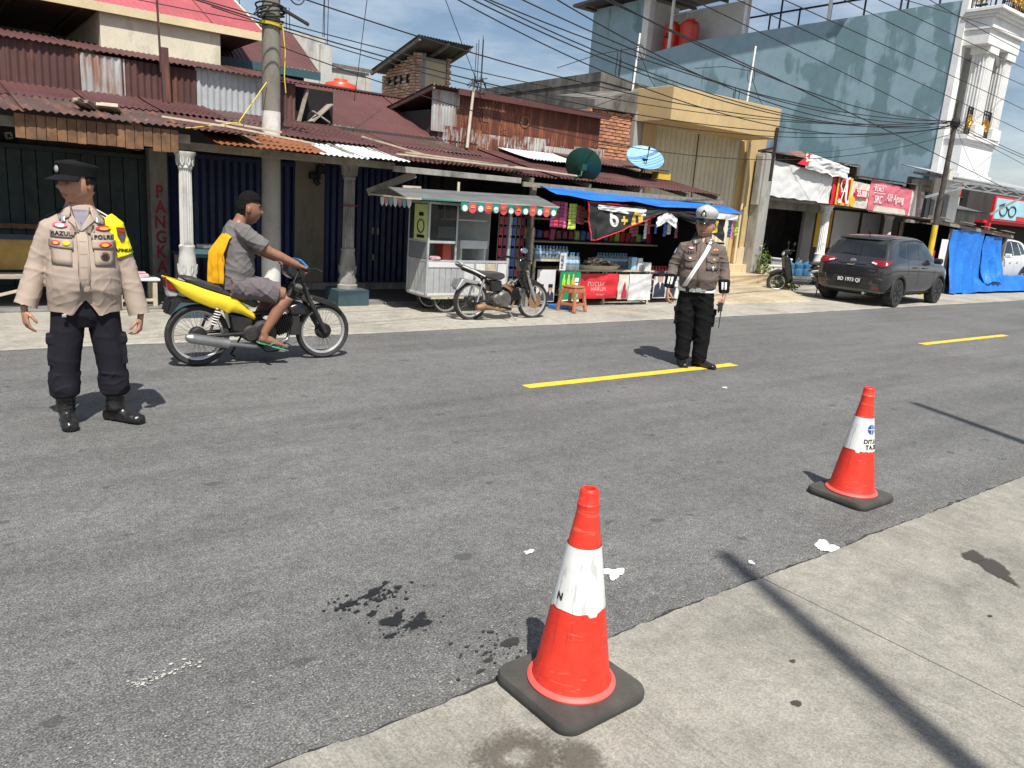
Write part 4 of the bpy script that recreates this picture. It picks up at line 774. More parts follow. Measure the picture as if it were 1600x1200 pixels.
b.beam((3.9, 10.35, 3.82), (4.22, 10.2, 3.66), .1, .03).path([(3.7, 10.3, 3.78), (3.6, 10.25, 3.74), (3.52, 10.2, 3.66)], .014, 5); b.obj('cable_bundle', 'cable', up)
M('iron_pole', (.065, .055, .047), .75, var=.35, scale=8, dirt=.3); M('yellow_band', (.62, .43, .02), .6, var=.15, dirt=.3)
ip = upole('utility_pole', 21.25, 9.75, 4.9, .080, .055, 'slim dark iron utility pole with yellow base beside the dark car', None, [(1.85, 'yellow_band'), (4.9, 'iron_pole')], n=14)
B().bb(21.3, 21.5, 9.66, 9.8, 3.0, 3.3).obj('meter_box', 'banner_cream', ip, bevel=.01); B().lathe([(.07, 4.28), (.11, 4.32), (.12, 4.42), (.09, 4.5), (.06, 4.52)], 10, (21.25, 9.75, 0)).obj('clamp', 'iron', ip)
for k, (tx, ty, hh, lab) in enumerate(((3.06, 2.10, 9.0, 'concrete utility pole on the near pavement whose shadow crosses the slabs'), (7.63, 3.37, 9.0, 'second concrete utility pole on the near pavement further along the kerb'))):
    Lq = hh/math.tan(SUN_EL); upole('utility_pole', tx-SH.x*Lq, ty-SH.y*Lq, hh, .10, .05, lab, None, [(hh, 'pole_concrete')])
# cables: (start, end, sag, radius)
WR = [((6.47, 8.50, 4.34), (21.25, 9.75, 4.45), 0.70, .012),
      ((6.36, 7.50, 4.19), (21.25, 9.75, 4.45), 0.40, .012),
      ((7.06, 8.00, 4.27), (29.44, 10.00, 2.61), -0.07, .012),
      ((7.21, 9.00, 4.21), (21.25, 9.75, 4.40), 0.45, .012),
      ((6.92, 9.50, 4.27), (21.25, 9.75, 4.45), 0.40, .012),
      ((6.92, 9.50, 4.22), (21.25, 9.75, 4.35), 0.57, .012),
      ((5.54, 9.00, 4.19), (21.25, 9.75, 4.45), 0.70, .012),
      ((7.68, 10.00, 4.08), (21.25, 9.75, 4.35), 0.70, .012),
      ((7.25, 10.20, 3.71), (21.25, 9.75, 4.45), 0.40, .012),
      ((6.54, 10.50, 3.44), (21.25, 9.75, 4.30), 0.45, .012),
      ((9.01, 7.00, 4.60), (27.86, 10.00, 5.21), -0.02, .012),
      ((10.43, 7.00, 4.89), (27.44, 10.00, 5.90), 0.05, .012),
      ((11.23, 7.00, 5.06), (27.18, 10.00, 6.31), 0.00, .012),
      ((12.83, 7.00, 5.39), (26.94, 10.00, 6.72), 0.05, .012),
      ((8.13, 7.00, 4.41), (28.23, 10.00, 4.59), -0.02, .012),
      ((7.22, 7.00, 4.26), (31.74, 11.00, 3.78), -0.07, .012),
      ((13.85, 8.00, 5.66), (29.36, 11.00, 7.67), -0.05, .012),
      ((2.84, 10.40, 3.74), (21.25, 9.75, 4.45), 0.57, .012),
      ((3.06, 10.40, 3.68), (21.25, 9.75, 4.35), 0.80, .012),
      ((3.86, 10.40, 3.38), (21.25, 9.75, 4.15), 1.00, .012),
      ((-14, 9.2, 6.9), (3.82, 10.4, 4.12), .5, .014), ((-14, 9.0, 5.9), (3.82, 10.3, 3.9), .5, .014), ((-14, 11.0, 4.7), (3.75, 10.4, 3.6), .3, .009), ((21.25, 9.75, 4.42), (45, 9.6, 4.6), .7, .014), ((21.25, 9.75, 4.36), (45, 9.7, 4.2), .6, .014), ((21.25, 9.75, 4.4), (33, 13.0, 3.3), .4, .009),
      ((4.6, 10.2, 7.4), (7.92, 11.78, 3.64), .12, .01), ((21.2, 9.75, 4.4), (17.0, 12.2, 3.3), .25, .009), ((5.4, 9.8, 9.0), (5.55, 11.6, 2.98), .02, .009), ((7.92, 11.78, 3.6), (12.6, 12.4, 4.1), .15, .008)]
for k, (a, c, sag, r) in enumerate(WR):
    a, c = Vector(a), Vector(c); t0, t1 = (-.3 if k < 17 else 0, 1.35 if k < 17 and c.x > 22 else 1); ts = [t0+(t1-t0)*i/34 for i in range(35)]; pts = [a.lerp(c, t) if 0 <= t <= 1 else a+(c-a)*t for t in ts]; pts = [p-Vector((0, 0, sag*4*t*(1-t))) for p, t in zip(pts, ts)]
    lab = 'black overhead cable sagging across to the top of the slim iron pole' if abs(c.x-21.25) < .1 else ('black overhead cable crossing in front of the blue wall and white balcony' if k < 17 else 'black service cable strung between the shop roofs and the poles')
    tag(B().path(pts, r*(.8 if k < 10 else .62), 5).obj('power_cable', 'cable', smooth=80), lab, 'cable', 'overhead cables above the shops')
for k, (x0, y0, z0, x1, y1, z1, lab) in enumerate(((12.62, 12.6, 4.95, 11.2, 13.6, 4.5, 'looped black cable on the white mast above the brick wall'), (15.98, 12.2, 4.95, 14.2, 12.4, 4.85, 'black cable tied to the white mast on the yellow fascia'))):
    b = B(); b.path([(x0+.14*cos(t), y0, z0+.16*sin(t)) for t in [2*pi*i/16 for i in range(16)]], .008, 5, closed=True)
    b.path([(x0, y0, z0+.1), ((x0+x1)/2, (y0+y1)/2, (z0+z1)/2+.12), (x1, y1, z1)], .008, 5).path([(x0, y0, z0), (x0+.3, y0-.1, z0-.5), (x0+.5, y0-.2, z0-.75)], .008, 5); tag(b.obj('cable_loop', 'cable'), lab, 'cable')
# satellite dishes
def dish(name, c, r, face, mat, lab, pole_to, printed=False):
    d = thing(name, lab, 'satellite dish', c); f = Vector(face).normalized(); fr_ = frame((0, 0, 0), f.cross(Vector((0, 0, 1))) if abs(f.z) < .9 else (1, 0, 0), (0, 0, 1)); fr_ = frame((0, 0, 0), Vector((0, 0, 1)).cross(f), f.cross(Vector((0, 0, 1)).cross(f)))
    q = B(); q.lathe([(0.001, -.16*r), (.3*r, -.145*r), (.6*r, -.10*r), (.85*r, -.035*r), (r, .02*r), (1.02*r, .02*r), (1.02*r, 0), (.85*r, -.06*r), (.5*r, -.14*r), (0.001, -.19*r)], 40, cap=False); o = q.obj('reflector', mat, d, False, smooth=50); o.data.transform(fr_)
    a = B(); tip = f*(r*.9)-Vector((0, 0, .25*r)); a.path([f*.02-Vector((0, 0, r*.98)), tip], .008, 6); a.tube(tip-f*.03, tip+f*.03, .02, n=8); a.obj('feed_arm', 'iron', d, False)
    b_ = B(); p = Vector(pole_to)-Vector(c); k = -f*(.25*r); b_.path([k, k-f*.1-Vector((0, 0, .1)), Vector((p.x, p.y, k.z-.2)), p], .02, 8); b_.box(k, (.1, .1, .1)); b_.obj('mount', mat if not printed else 'iron', d, False)
    if printed: text('lettering', 'TRANSVISION', .07, 'white_ink', fr_ @ Matrix.Translation((.04, .08, -.075)), d, False, sx=.8)
    return d
M('dish_green', (.006, .055, .04), .4, var=.15); M('dish_blue', (.22, .42, .68), .4, var=.06)
dish('satellite_dish', (8.72, 9.72, 2.3), .29, (.75, .62, .45), 'dish_green', 'dark green satellite dish turned away above the low tin eave', (8.45, 9.75, 2.06))
dish('satellite_dish', (11.0, 10.55, 2.63), .35, (-.32, -.55, .78), 'dish_blue', 'pale blue satellite dish with white lettering in front of the brick wall', (11.05, 10.7, 2.2), True)
# ================================================================== FOOD CART
M('alu', (.50, .51, .51), .4, metal=.35, var=.12, scale=5, dirt=.25); M('alu_white', (.60, .60, .58), .5, var=.08, dirt=.2); M('glass_dark', (.02, .025, .025), .08, var=.1, alpha=.55); M('poster_green', (.55, .62, .25), .5, var=.15, scale=3)
M('bunt_red', (.62, .07, .09), .6, var=.08); M('bunt_green', (.015, .22, .17), .6, var=.08); M('tyre', (.022, .021, .02), .8, var=.35, scale=12, dirt=.3, dirtcol=(.11, .095, .075)); M('rim', (.55, .54, .52), .35, metal=.7, var=.15, dirt=.25); M('chrome', (.62, .62, .6), .2, metal=.9, var=.1, dirt=.15)
M('cloth_roof', (.12, .125, .125), .75, var=.2)
ct = thing('food_cart', 'silver aluminium food cart with bunting and a bicycle wheel', 'food cart', (6.3, 9.6, 0))
cx0, cx1, cy0, cy1 = 5.60, 7.02, 9.3, 9.86
b = B(); b.bb(cx0, cx1, cy0, cy1, .27, .30); b.bb(cx0+.02, cx1-.02, cy1-.02, cy1, .30, 1.5); b.bb(cx0+.02, cx1-.02, cy0+.025, cy1-.03, .69, .73); b.obj('carcass', 'alu_white', ct)
fr = B()
for x in (cx0, cx1-.03):
    for y in (cy0, cy1-.03): fr.bb(x, x+.03, y, y+.03, .26, 1.56)
fr.bb(cx0+.46, cx0+.485, cy0+.002, cy0+.03, .73, 1.56)
for z in (.25, .735, 1.0, 1.53): fr.bb(cx0+.03, cx1-.03 if z != 1.0 else cx0+.46, cy0+.003, cy0+.028, z, z+.035); fr.bb(cx0+.003, cx0+.028, cy0+.03, cy1-.03, z, z+.035)
for x in (6.22, 6.42, 6.62, 6.80): fr.bb(x-.015, x+.015, cy0+.004, cy0+.027, .285, .735)
fr.obj('frame', 'alu', ct, bevel=.003)
def ribs(x0, x1, z0, z1, y, ax, n):
    r = B()
    for i in range(n):
        a = x0+(x1-x0)*i/n; c = x0+(x1-x0)*(i+.86)/n
        r.bb(a, c, y, y+.012, z0, z1) if ax == 'x' else r.bb(y, y+.012, a, c, z0, z1)
    return r
for i in range(6):
    w_ = (6.21-5.635)/6; B().bb(5.635+w_*i, 5.635+w_*(i+.93), cy0+.006, cy0+.02, .29, .66).obj('front_slat', 'alu', ct, bevel=.003)
for i in range(6):
    w_ = .50/6; B().bb(cx0+.006, cx0+.02, cy0+.03+w_*i, cy0+.03+w_*(i+.93), .29, .735).obj('side_slat', 'alu', ct, bevel=.003)
B().bb(5.63, 6.2, cy0-.004, cy0+.02, .665, .735).obj('drawer', 'alu_white', ct, bevel=.004)
for k, (x0, x1, mm) in enumerate(((6.24, 6.40, 'alu_white'), (6.44, 6.60, 'good4'), (6.64, 6.78, 'wood_pale'), (6.83, 6.99, 'alu_white'))):
    B().bb(x0, x1, cy0+.006, cy0+.02, .30, .725).obj('door_panel', mm, ct, bevel=.003)
B().bb(cx0+.004, cx0+.016, cy0+.03, cy1-.03, .78, .99).obj('side_screen', 'grey_door', ct)
pg = B().bb(cx0-.002, cx0+.012, cy0+.035, cy1-.17, 1.03, 1.52).obj('menu_poster', 'poster_green', ct)
b = B(); b.path([(cx0-.008, cy0+.2+.09*cos(a), 1.22+.09*sin(a)) for a in [2*pi*i/18 for i in range(18)]], .008, 5, closed=True); b.bb(cx0-.008, cx0-.004, cy0+.14, cy0+.26, 1.36, 1.41).bb(cx0-.008, cx0-.004, cy0+.1, cy0+.3, 1.06, 1.10).obj('poster_print', 'black', pg)
B().bb(cx0+.03, cx0+.46, cy0+.012, cy0+.018, 1.04, 1.52).obj('glass_pane', 'glass_dark', ct); B().bb(cx0+.004, cx0+.01, cy1-.17, cy1-.03, 1.03, 1.52).obj('glass_pane', 'glass_dark', ct)
stainwall('panel_grey', (.33, .35, .33), (.2, .2, .19), .3); B().bb(cx0+.03, cx1-.03, cy1-.05, cy1-.03, .74, 1.5).obj('back_panel', 'panel_grey', ct)
B().bb(5.95, 6.75, 9.55, 9.7, 1.32, 1.34).bb(6.0, 6.02, 9.55, 9.7, 1.34, 1.5).obj('inner_shelf', 'alu', ct)
B().bb(6.0, 6.35, 9.70, 9.79, 1.05, 1.22).bb(6.22, 6.7, 9.42, 9.7, .93, 1.05).bb(6.24, 6.26, 9.43, 9.69, .735, .93).bb(6.66, 6.68, 9.43, 9.69, .735, .93).obj('warming_box', 'alu_white', ct, bevel=.006)
B().bb(5.98, 6.12, 9.5, 9.7, .735, 1.0).obj('red_tin', 'good0', ct, bevel=.01)
B().box((5.75, 9.34, .79), (.16, .1, .06)).obj('folded_cloth', 'print_rose', ct, bevel=.025)
stainwall('brickish', (.36, .36, .34), (.12, .12, .12), .6); B().bb(6.3, 6.98, 9.78, 9.81, .74, .95).obj('printed_tiles', 'brickish', ct)
r = B(); r.add([(5.12, 9.6, 1.70), (7.72, 9.6, 1.74), (7.68, 9.02, 1.605), (5.08, 9.02, 1.58), (7.72, 10.15, 1.62), (5.12, 10.15, 1.6), (5.12, 9.6, 1.715), (7.72, 9.6, 1.755), (7.68, 9.02, 1.62), (5.08, 9.02, 1.595), (7.72, 10.15, 1.635), (5.12, 10.15, 1.615)], [(0, 1, 2, 3), (0, 5, 4, 1), (6, 9, 8, 7), (6, 7, 10, 11), (3, 2, 8, 9), (0, 3, 9, 6), (1, 7, 8, 2), (0, 6, 11, 5), (1, 4, 10, 7)]); rf_ = r.obj('roof', 'cloth_roof', ct)
B().beam((5.35, 9.62, 1.735), (5.62, 9.6, 1.74), .05, .03).tube((6.25, 9.6, 1.7), (6.25, 9.6, 1.86), .02).beam((5.08, 9.02, 1.585), (7.68, 9.02, 1.61), .02, .02).beam((5.08, 9.02, 1.585), (5.1, 10.1, 1.6), .02, .02).obj('roof_stick', 'wood_pale', rf_)
bu = group('bunting', ct)
for k in range(13):
    x = 5.92+.132*k; z = 1.59+.012*k/13; red = k % 2; b = B(); ps = [(x, z), (x+.125, z+.002)]+[(x+.0625+.0625*cos(a), z-.085+(.05 if not red else .062)*-sin(a)) for a in [pi*i/8 for i in range(9)]]
    b.prism(ps, 9.005+.01*nz1(k*2.1), 9.009+.01*nz1(k*2.1)); fl = b.obj('flag', 'bunt_red' if red else 'bunt_green', bu)
    if not red: B().lathe([(0, 0), (.042, 0), (.042, .003), (0, .003)], 14, (x+.0625, 8.999, z-.082), 'y').obj('flag_disc', 'white_ink', fl)
    else: B().bb(x+.03, x+.095, 8.998, 9.0, z-.075, z-.058).bb(x+.04, x+.085, 8.998, 9.0, z-.05, z-.04).obj('flag_mark', 'gold_ink', fl)
B().bb(5.3, 7.66, 9.005, 9.012, 1.585, 1.60).obj('flag_cord', 'bunt_green', bu)
for k in range(7):
    y = 9.05+.125*k; b = B().prism([(y, 1.575), (y+.115, 1.575), (y+.1, 1.49), (y+.0575, 1.455), (y+.015, 1.49)], 5.17, 5.175, 'yz'); fl = b.obj('flag', ['white_ink', 'teal_box', 'print_rose'][k % 3], bu)
M('spoke_steel', (.16, .155, .15), .6, metal=.3, var=.2)
def wheel(parent, c, R, tw=.045, rimr=None, nsp=18, world=False, name='wheel', tyre='tyre', axis='y', rim='rim', hubr=.035, drum=None):
    wg = group(name, parent, world); rr_ = rimr or R-.06; X, Y, Z = c
    tw2 = tw
    B().lathe([(rr_, -tw2*.55), (rr_+.012, -tw2*.8), (R-.018, -tw2), (R-.004, -tw2*.6), (R, 0), (R-.004, tw2*.6), (R-.018, tw2), (rr_+.012, tw2*.8), (rr_, tw2*.55)], 48, c, axis, cap=False).obj('tyre', tyre, wg, world, smooth=50)
    B().lathe([(rr_-.018, -tw2*.35), (rr_-.004, -tw2*.55), (rr_+.006, -tw2*.6), (rr_+.006, tw2*.6), (rr_-.004, tw2*.55), (rr_-.018, tw2*.35), (rr_-.02, 0), (rr_-.018, -tw2*.35)], 48, c, axis, cap=False).obj('rim', rim, wg, world, smooth=40)
    s = B()
    for k in range(nsp*2):
        a = 2*pi*k/(nsp*2); a2 = a+(.38 if k % 2 else -.38); sd_ = (.5 if (k//2) % 2 else -.5)*tw2*1.2
        s.path([(X+hubr*cos(a2), Y+sd_, Z+hubr*sin(a2)), (X+(rr_-.012)*cos(a), Y, Z+(rr_-.012)*sin(a))], .0016, 4)
    s.obj('spokes', 'spoke_steel', wg, world)
    B().lathe([(.012, -.07), (.014, -.045), (hubr, -.04), (hubr*.7, -.02), (hubr*.7, .02), (hubr, .04), (.014, .045), (.012, .07)], 18, c, axis).obj('hub', 'galv', wg, world, smooth=40)
    if drum: B().lathe([(.02, -.055), (drum*.8, -.05), (drum, -.035), (drum, .02), (drum*.8, .03), (.02, .035)], 26, c, axis).obj('brake_drum', 'iron', wg, world, smooth=35)
    return wg
wheel(ct, (5.98, 9.36, .24), .24, .022, .205, 18, True); wheel(ct, (5.98, 9.80, .24), .24, .022, .205, 18, True)
B().bb(5.7, 6.25, 9.3, 9.86, .22, .25).tube((5.98, 9.3, .24), (5.98, 9.86, .24), .012).beam((6.9, 9.35, .26), (6.9, 9.35, .02), .03).beam((6.9, 9.8, .26), (6.9, 9.8, .02), .03).obj('chassis', 'wood_pale', ct)
# ================================================================== KIOSK
kk = thing('kiosk', 'crowded roadside kiosk under a blue tarpaulin strip with black banner', 'kiosk', (10, 10, 0))
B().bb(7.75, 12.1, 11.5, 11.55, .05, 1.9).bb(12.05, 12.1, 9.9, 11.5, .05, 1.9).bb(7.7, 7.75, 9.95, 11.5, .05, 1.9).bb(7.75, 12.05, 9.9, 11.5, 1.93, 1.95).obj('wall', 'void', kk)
b = B()
for (x0, x1, y0, y1, z) in ((7.78, 8.45, 9.62, 10.1, .78), (8.3, 10.6, 9.62, 10.2, .62), (8.5, 12.0, 9.9, 10.9, .18), (10.6, 12.0, 9.8, 10.4, .45), (8.6, 12.0, 10.9, 11.45, 1.0), (8.6, 12.0, 10.9, 11.45, 1.4)): b.bb(x0, x1, y0, y1, z-.03, z)
for x in (7.8, 8.4, 9.4, 10.5, 11.9):
    for y in (9.66, 10.15): b.bb(x-.02, x+.02, y-.02, y+.02, 0, .62 if x > 8 else .75)
b.obj('shelf', 'wood_pale', kk)
# blue tarp strip and black banner
def f(a, c):
    x = 7.72+4.62*a; z0, z1 = 1.80-.05*a, 1.91-.06*a; return (x, 9.57-.42*(1-c)+.02*nz1(a*14, c), z0+(z1-z0)*c+.02*nz1(a*9, c*2)-.03*(1-c)*abs(sin(a*9)))
B().quadgrid(f, 90, 6).obj('tarp_strip', 'tarp_blue', kk, smooth=70)
M('banner_black', (.018, .017, .016), .55, var=.4, scale=4); M('silver_ink', (.55, .54, .5), .5, var=.2, scale=10); M('gold_deep', (.5, .36, .05), .5, var=.25, scale=8)
top = lambda x: 1.735-.014*(x-8.44); 
def low(x):
    if x < 8.62: return 1.13+.0*x
    if x < 10.2: return 1.13+(x-8.62)*.335
    if x < 11.2: return 1.66-(x-10.2)*.22
    return 1.44-(x-11.2)*.38
def fb(a, c):
    x = 8.42+3.42*a; zt, zb = top(x), min(low(x), top(x)-.05); return (x+.10*(1-c)*(a < .06), 9.2+.05*nz1(a*8, c*3)+.03*nz1(a*20, c*5)-.05*(1-c), zb+(zt-zb)*c)
bk = B().quadgrid(fb, 80, 14).obj('black_banner', 'banner_black', kk, smooth=70)
kb = BVHTree.FromPolygons([v.co for v in bk.data.vertices], [p.vertices[:] for p in bk.data.polygons])
def print_on(name, s, size, mat, c, parent, bvh, d=(0, 1, 0), off=.006, **kw):
    me = text_mesh(s, size, 0, **kw); me.transform(FX(c)); press(me, bvh, d, off); me.materials.clear(); me.materials.append(MATS[mat]); return link(name, me, parent)
print_on('numeral', '6', .40, 'silver_ink', (8.98, 9.1, 1.50), bk, kb, bold=.012); print_on('numeral', '+', .26, 'gold_deep', (9.22, 9.1, 1.46), bk, kb, bold=.01); print_on('numeral', '0', .40, 'gold_deep', (9.52, 9.1, 1.47), bk, kb, bold=.02, sx=1.15)
rb = B(); rb.path([fb(a, .985) for a in [i/50 for i in range(14)]], .012, 5); rb.path([(fb(.0, i/10)) for i in range(11)], .012, 5); rb.path([fb(i/60, .01) for i in range(28)], .010, 5); rb.obj('red_hem', 'banner_red', bk)
wb = B().quadgrid(lambda a, c: (8.62+1.1*a, 9.19+.03*nz1(a*8, c*3)-.02, top(8.62+1.1*a)-.11+.07*c-.05*a*(1-c)), 20, 4).obj('white_strip', 'banner_white', bk)
B().quadgrid(lambda a, c: (9.98+.5*a, 9.14+.03*nz1(a*8, c*3), 1.50+.14*c-(.11*abs(a-.5)*2)+.03*c), 14, 4).obj('inner_fold', 'banner_white', bk)
B().quadgrid(lambda a, c: (11.15+.42*a, 9.12+.02*nz1(a*8, c*3), 1.33+.22*c+.03*a), 10, 6).obj('gold_patch', 'gold_deep', bk)
B().quadgrid(lambda a, c: (11.0+1.15*a, 9.14+.02*nz1(a*8, c*3), 1.62+.10*c-.02*a), 16, 3).obj('white_strip', 'banner_white', bk)
# hanging sachet strips
sachet_cols = [M('sachet_%s' % n_, c, .35, var=.35, scale=18) for n_, c in (('red', (.45, .03, .06)), ('plum', (.22, .03, .09)), ('lime', (.42, .55, .08)), ('pink', (.6, .12, .25)), ('blue', (.05, .12, .4)), ('brown', (.2, .07, .03)), ('white', (.6, .58, .55)))]
def strip(x, y, zt, n, mat, lab, grp, w_=.085, hh=.055):
    s_ = thing('sachet_strip', lab, 'sachets', (x, y, zt), random.uniform(-.3, .3), grp)
    if mat.name not in SM: q = B().quadgrid(lambda a, c: ((a-.5)*w_, -.010*sin(pi*a)*sin(pi*c), (c-1)*hh), 4, 4).quadgrid(lambda a, c: ((a-.5)*w_, .010*sin(pi*a)*sin(pi*c), (c-1)*hh), 4, 4).obj('sachet', mat, s_, False); SM[mat.name] = q.data; bpy.data.objects.remove(q)
    for k in range(n):
        o = link('sachet', SM[mat.name], s_, False); o.location = (0, random.uniform(-.006, .006), -k*(hh+.002))
SM = {}
G1 = 'sachet strips hanging at the kiosk front'
for k, (x, zt, n_, c) in enumerate(((7.86, 1.70, 7, 1), (7.95, 1.70, 7, 0), (8.04, 1.70, 7, 1), (8.13, 1.69, 7, 3), (8.22, 1.68, 7, 2), (8.31, 1.68, 7, 2), (8.4, 1.66, 5, 1), (8.49, 1.65, 5, 5))):
    nm = ['red', 'plum', 'lime', 'pink', 'blue', 'brown', 'white'][c]; strip(x, 9.36+.02*(k % 2), zt, n_, sachet_cols[c], nm+' sachet strip hanging left of the black kiosk banner', G1)
for k, (x, zt, n_, c) in enumerate(((9.75, 1.55, 5, 5), (9.86, 1.55, 6, 1), (9.98, 1.56, 6, 5), (10.1, 1.52, 6, 6), (10.22, 1.55, 5, 0), (10.45, 1.5, 4, 4), (10.6, 1.52, 5, 4), (10.75, 1.5, 4, 6), (9.64, 1.5, 4, 5), (10.9, 1.5, 5, 1))):
    nm = ['red', 'plum', 'lime', 'pink', 'blue', 'brown', 'white'][c]; strip(x, 9.5+.04*(k % 3), zt, n_, sachet_cols[c], nm+' sachet strip hanging under the raised fold of the black banner', G1)
for k, (x, zt, n_, c) in enumerate(((12.16, 1.62, 6, 4), (12.26, 1.6, 6, 3), (12.36, 1.6, 5, 2))): strip(x, 9.3, zt, n_, sachet_cols[c], ['blue', 'pink', 'lime'][k]+' sachet strip hanging at the right end of the kiosk', G1)
# bottles
def bottle_mesh(r, hh, mat, cap):
    b = B(); b.lathe([(0, 0), (r*.9, 0), (r, .01), (r, hh*.3), (r*.94, hh*.33), (r, hh*.36), (r, hh*.62), (r*.8, hh*.74), (r*.4, hh*.85), (r*.38, hh*.9)], 14, m=0); b.lathe([(r*.46, hh*.9), (r*.46, hh), (0, hh)], 12, m=1); b.lathe([(r*1.01, hh*.4), (r*1.015, hh*.41), (r*1.015, hh*.58), (r*1.01, hh*.59)], 14, m=2, cap=False)
    return b.obj('bottle', [mat, cap, 'label_band'], smooth=40)
M('bottle_clear', (.62, .74, .80), .08, var=.05, trans=.75); M('cap_blue', (.1, .3, .55), .4); M('label_band', (.35, .55, .72), .4, var=.3, scale=30); M('bottle_red', (.35, .01, .015), .2, var=.2); M('cap_red', (.5, .03, .03), .4)
G2 = 'bottles at the kiosk'
b0 = bottle_mesh(.033, .21, 'bottle_clear', 'cap_blue'); b0.name = 'water_bottle'; first = True
def put(src, x, y, z, lab, name, s=1.):
    o = src.copy(); COL.objects.link(o); o.name = name; o.location = (x, y, z); o.scale = (s, s, s); o.rotation_euler = (0, 0, random.uniform(0, 6)); tag(o, lab, 'bottle', G2)
for k in range(20): put(b0, 7.83+.07*(k % 10), 9.66+.075*(k//10), .781, 'small clear water bottle in the rows on the upper kiosk shelf', 'water_bottle')
for k in range(5): put(b0, 8.32+.075*k, 9.55+.02*(k % 2), .621, 'tall clear water bottle standing on the green drink box', 'water_bottle', 1.35)
for k in range(11): put(b0, 9.62+.07*k, 10.12, .622, 'clear water bottle on the kiosk counter behind the snack basket', 'water_bottle', 1.2)
bpy.data.objects.remove(b0)
b1 = bottle_mesh(.04, .22, 'bottle_red', 'cap_red')
for k in range(16): put(b1, 10.62+.085*(k % 8), 9.86+.1*(k//8), .452, 'dark red drink bottle in the rows on the low kiosk shelf', 'drink_bottle')
bpy.data.objects.remove(b1)
# front boards, posters and boxes
def card(name, x0, x1, z0, z1, y, mat, lab, cat='poster', wav=.004, tilt=.0):
    o = B().quadgrid(lambda a, c: (x0+(x1-x0)*a, y+tilt*(c-.5)+wav*nz1(a*4+x0*3, c*3), z0+(z1-z0)*c), 12, 12).obj(name, mat); sm = o.modifiers.new('s', 'SOLIDIFY'); sm.thickness = .006; return tag(o, lab, cat)
M('poster_white', (.6, .6, .6), .5, var=.05); M('poster_skin', (.42, .26, .18), .6, var=.1); M('suit', (.03, .035, .06), .6); M('green_board', (.01, .24, .10), .45, var=.25, scale=5); M('lime', (.4, .6, .05), .5, var=.3, scale=14)
def two_figures(par, x0, w_, z0, y, n=2):
    for k in range(n):
        cx = x0+w_*(k+.5)/n; r = w_/n*.24
        B().prism([(cx-r*1.9, z0), (cx+r*1.9, z0), (cx+r*1.7, z0+r*2.6), (cx+r*.7, z0+r*3.4), (cx-r*.7, z0+r*3.4), (cx-r*1.7, z0+r*2.6)], y-.003, y).obj('printed_suit', 'suit', par)
        B().lathe([(0, 0), (r*.95, 0), (r*.95, .004), (0, .004)], 16, (cx, y-.004, z0+r*4.3), 'y', sy=1.2).obj('printed_face', 'poster_skin', par)
        B().prism([(cx-r, z0+r*4.7), (cx+r, z0+r*4.7), (cx+r*.95, z0+r*5.9), (cx-r*.95, z0+r*5.9)], y-.007, y-.004).obj('printed_cap', 'black', par); B().prism([(cx-r*.3, z0+r*3.4), (cx+r*.3, z0+r*3.4), (cx, z0+r*1.8)], y-.006, y-.003).obj('printed_collar', 'white_ink', par)
p1_ = card('poster', 7.82, 8.2, .10, .62, 9.58, 'poster_white', 'poster of two men in dark suits and black caps beside the green drink board'); two_figures(p1_, 7.82, .38, .12, 9.572)
p2_ = card('poster', 10.68, 11.36, .10, .50, 9.7, 'poster_white', 'poster of suited men in black caps near the right end of the kiosk counter'); two_figures(p2_, 10.68, .68, .12, 9.692)
gb = card('drink_board', 8.22, 8.66, .08, .60, 9.48, 'green_board', 'green drink advertisement board with bright lime bottles behind the stool', 'board', 0)
for k in range(3): B().prism([(8.27+.1*k, .3), (8.33+.1*k, .3), (8.335+.1*k, .45), (8.315+.1*k, .5), (8.315+.1*k, .56), (8.285+.1*k, .56), (8.285+.1*k, .5), (8.265+.1*k, .45)], 9.472, 9.478).obj('printed_bottle', 'lime' if k < 2 else 'yellow_band', gb)
B().bb(8.54, 8.62, 9.472, 9.478, .18, .5).bb(8.22, 8.66, 9.470, 9.478, .08, .14).obj('white_panel', 'white_ink', gb)
me = text_mesh('12', .12, .001); me.transform(frame((8.58, 9.468, .4), (0, 0, -1), (1, 0, 0))); me.materials.clear(); me.materials.append(MATS['black']); link('lettering', me, gb)
cb = card('white_box_card', 8.2, 8.33, .62, .9, 9.5, 'poster_white', 'upright white card with dark letters beside the tall water bottles', 'card', 0)
me = text_mesh('NURE', .085, .001); me.transform(frame((8.25, 9.488, .76), (0, 0, 1), (-1, 0, 0))); me.materials.clear(); me.materials.append(MATS['suit']); link('lettering', me, cb)
rbn = card('red_banner', 8.62, 9.62, .14, .56, 9.56, 'banner_red', 'red advertising cloth with pale lettering on the kiosk counter front', 'banner', .03)
kb2 = BVHTree.FromPolygons([v.co for v in rbn.data.vertices], [p.vertices[:] for p in rbn.data.polygons]); M('rose_ink', (.6, .35, .33), .5)
print_on('lettering', 'nucuk', .17, 'rose_ink', (9.1, 9.4, .40), rbn, kb2, off=.008, sx=.95); print_on('lettering', 'HARUM', .10, 'rose_ink', (9.16, 9.4, .30), rbn, kb2, off=.008); print_on('lettering', 'teh segar', .05, 'rose_ink', (9.2, 9.4, .21), rbn, kb2, off=.008)
tb = card('pale_banner', 9.62, 9.88, .12, .55, 9.55, 'banner_cream', 'narrow pale banner with a red bottle print beside the white paper', 'banner', .02); B().prism([(9.70, .14), (9.82, .14), (9.82, .26), (9.78, .30), (9.78, .36), (9.75, .44), (9.73, .36), (9.73, .30), (9.70, .26)], 9.515, 9.52).obj('printed_bottle', 'sachet_red', tb)
card('white_sheet', 9.86, 10.42, .10, .56, 9.52, 'banner_white', 'blank white sheet hanging from the kiosk counter', 'sheet', .02)
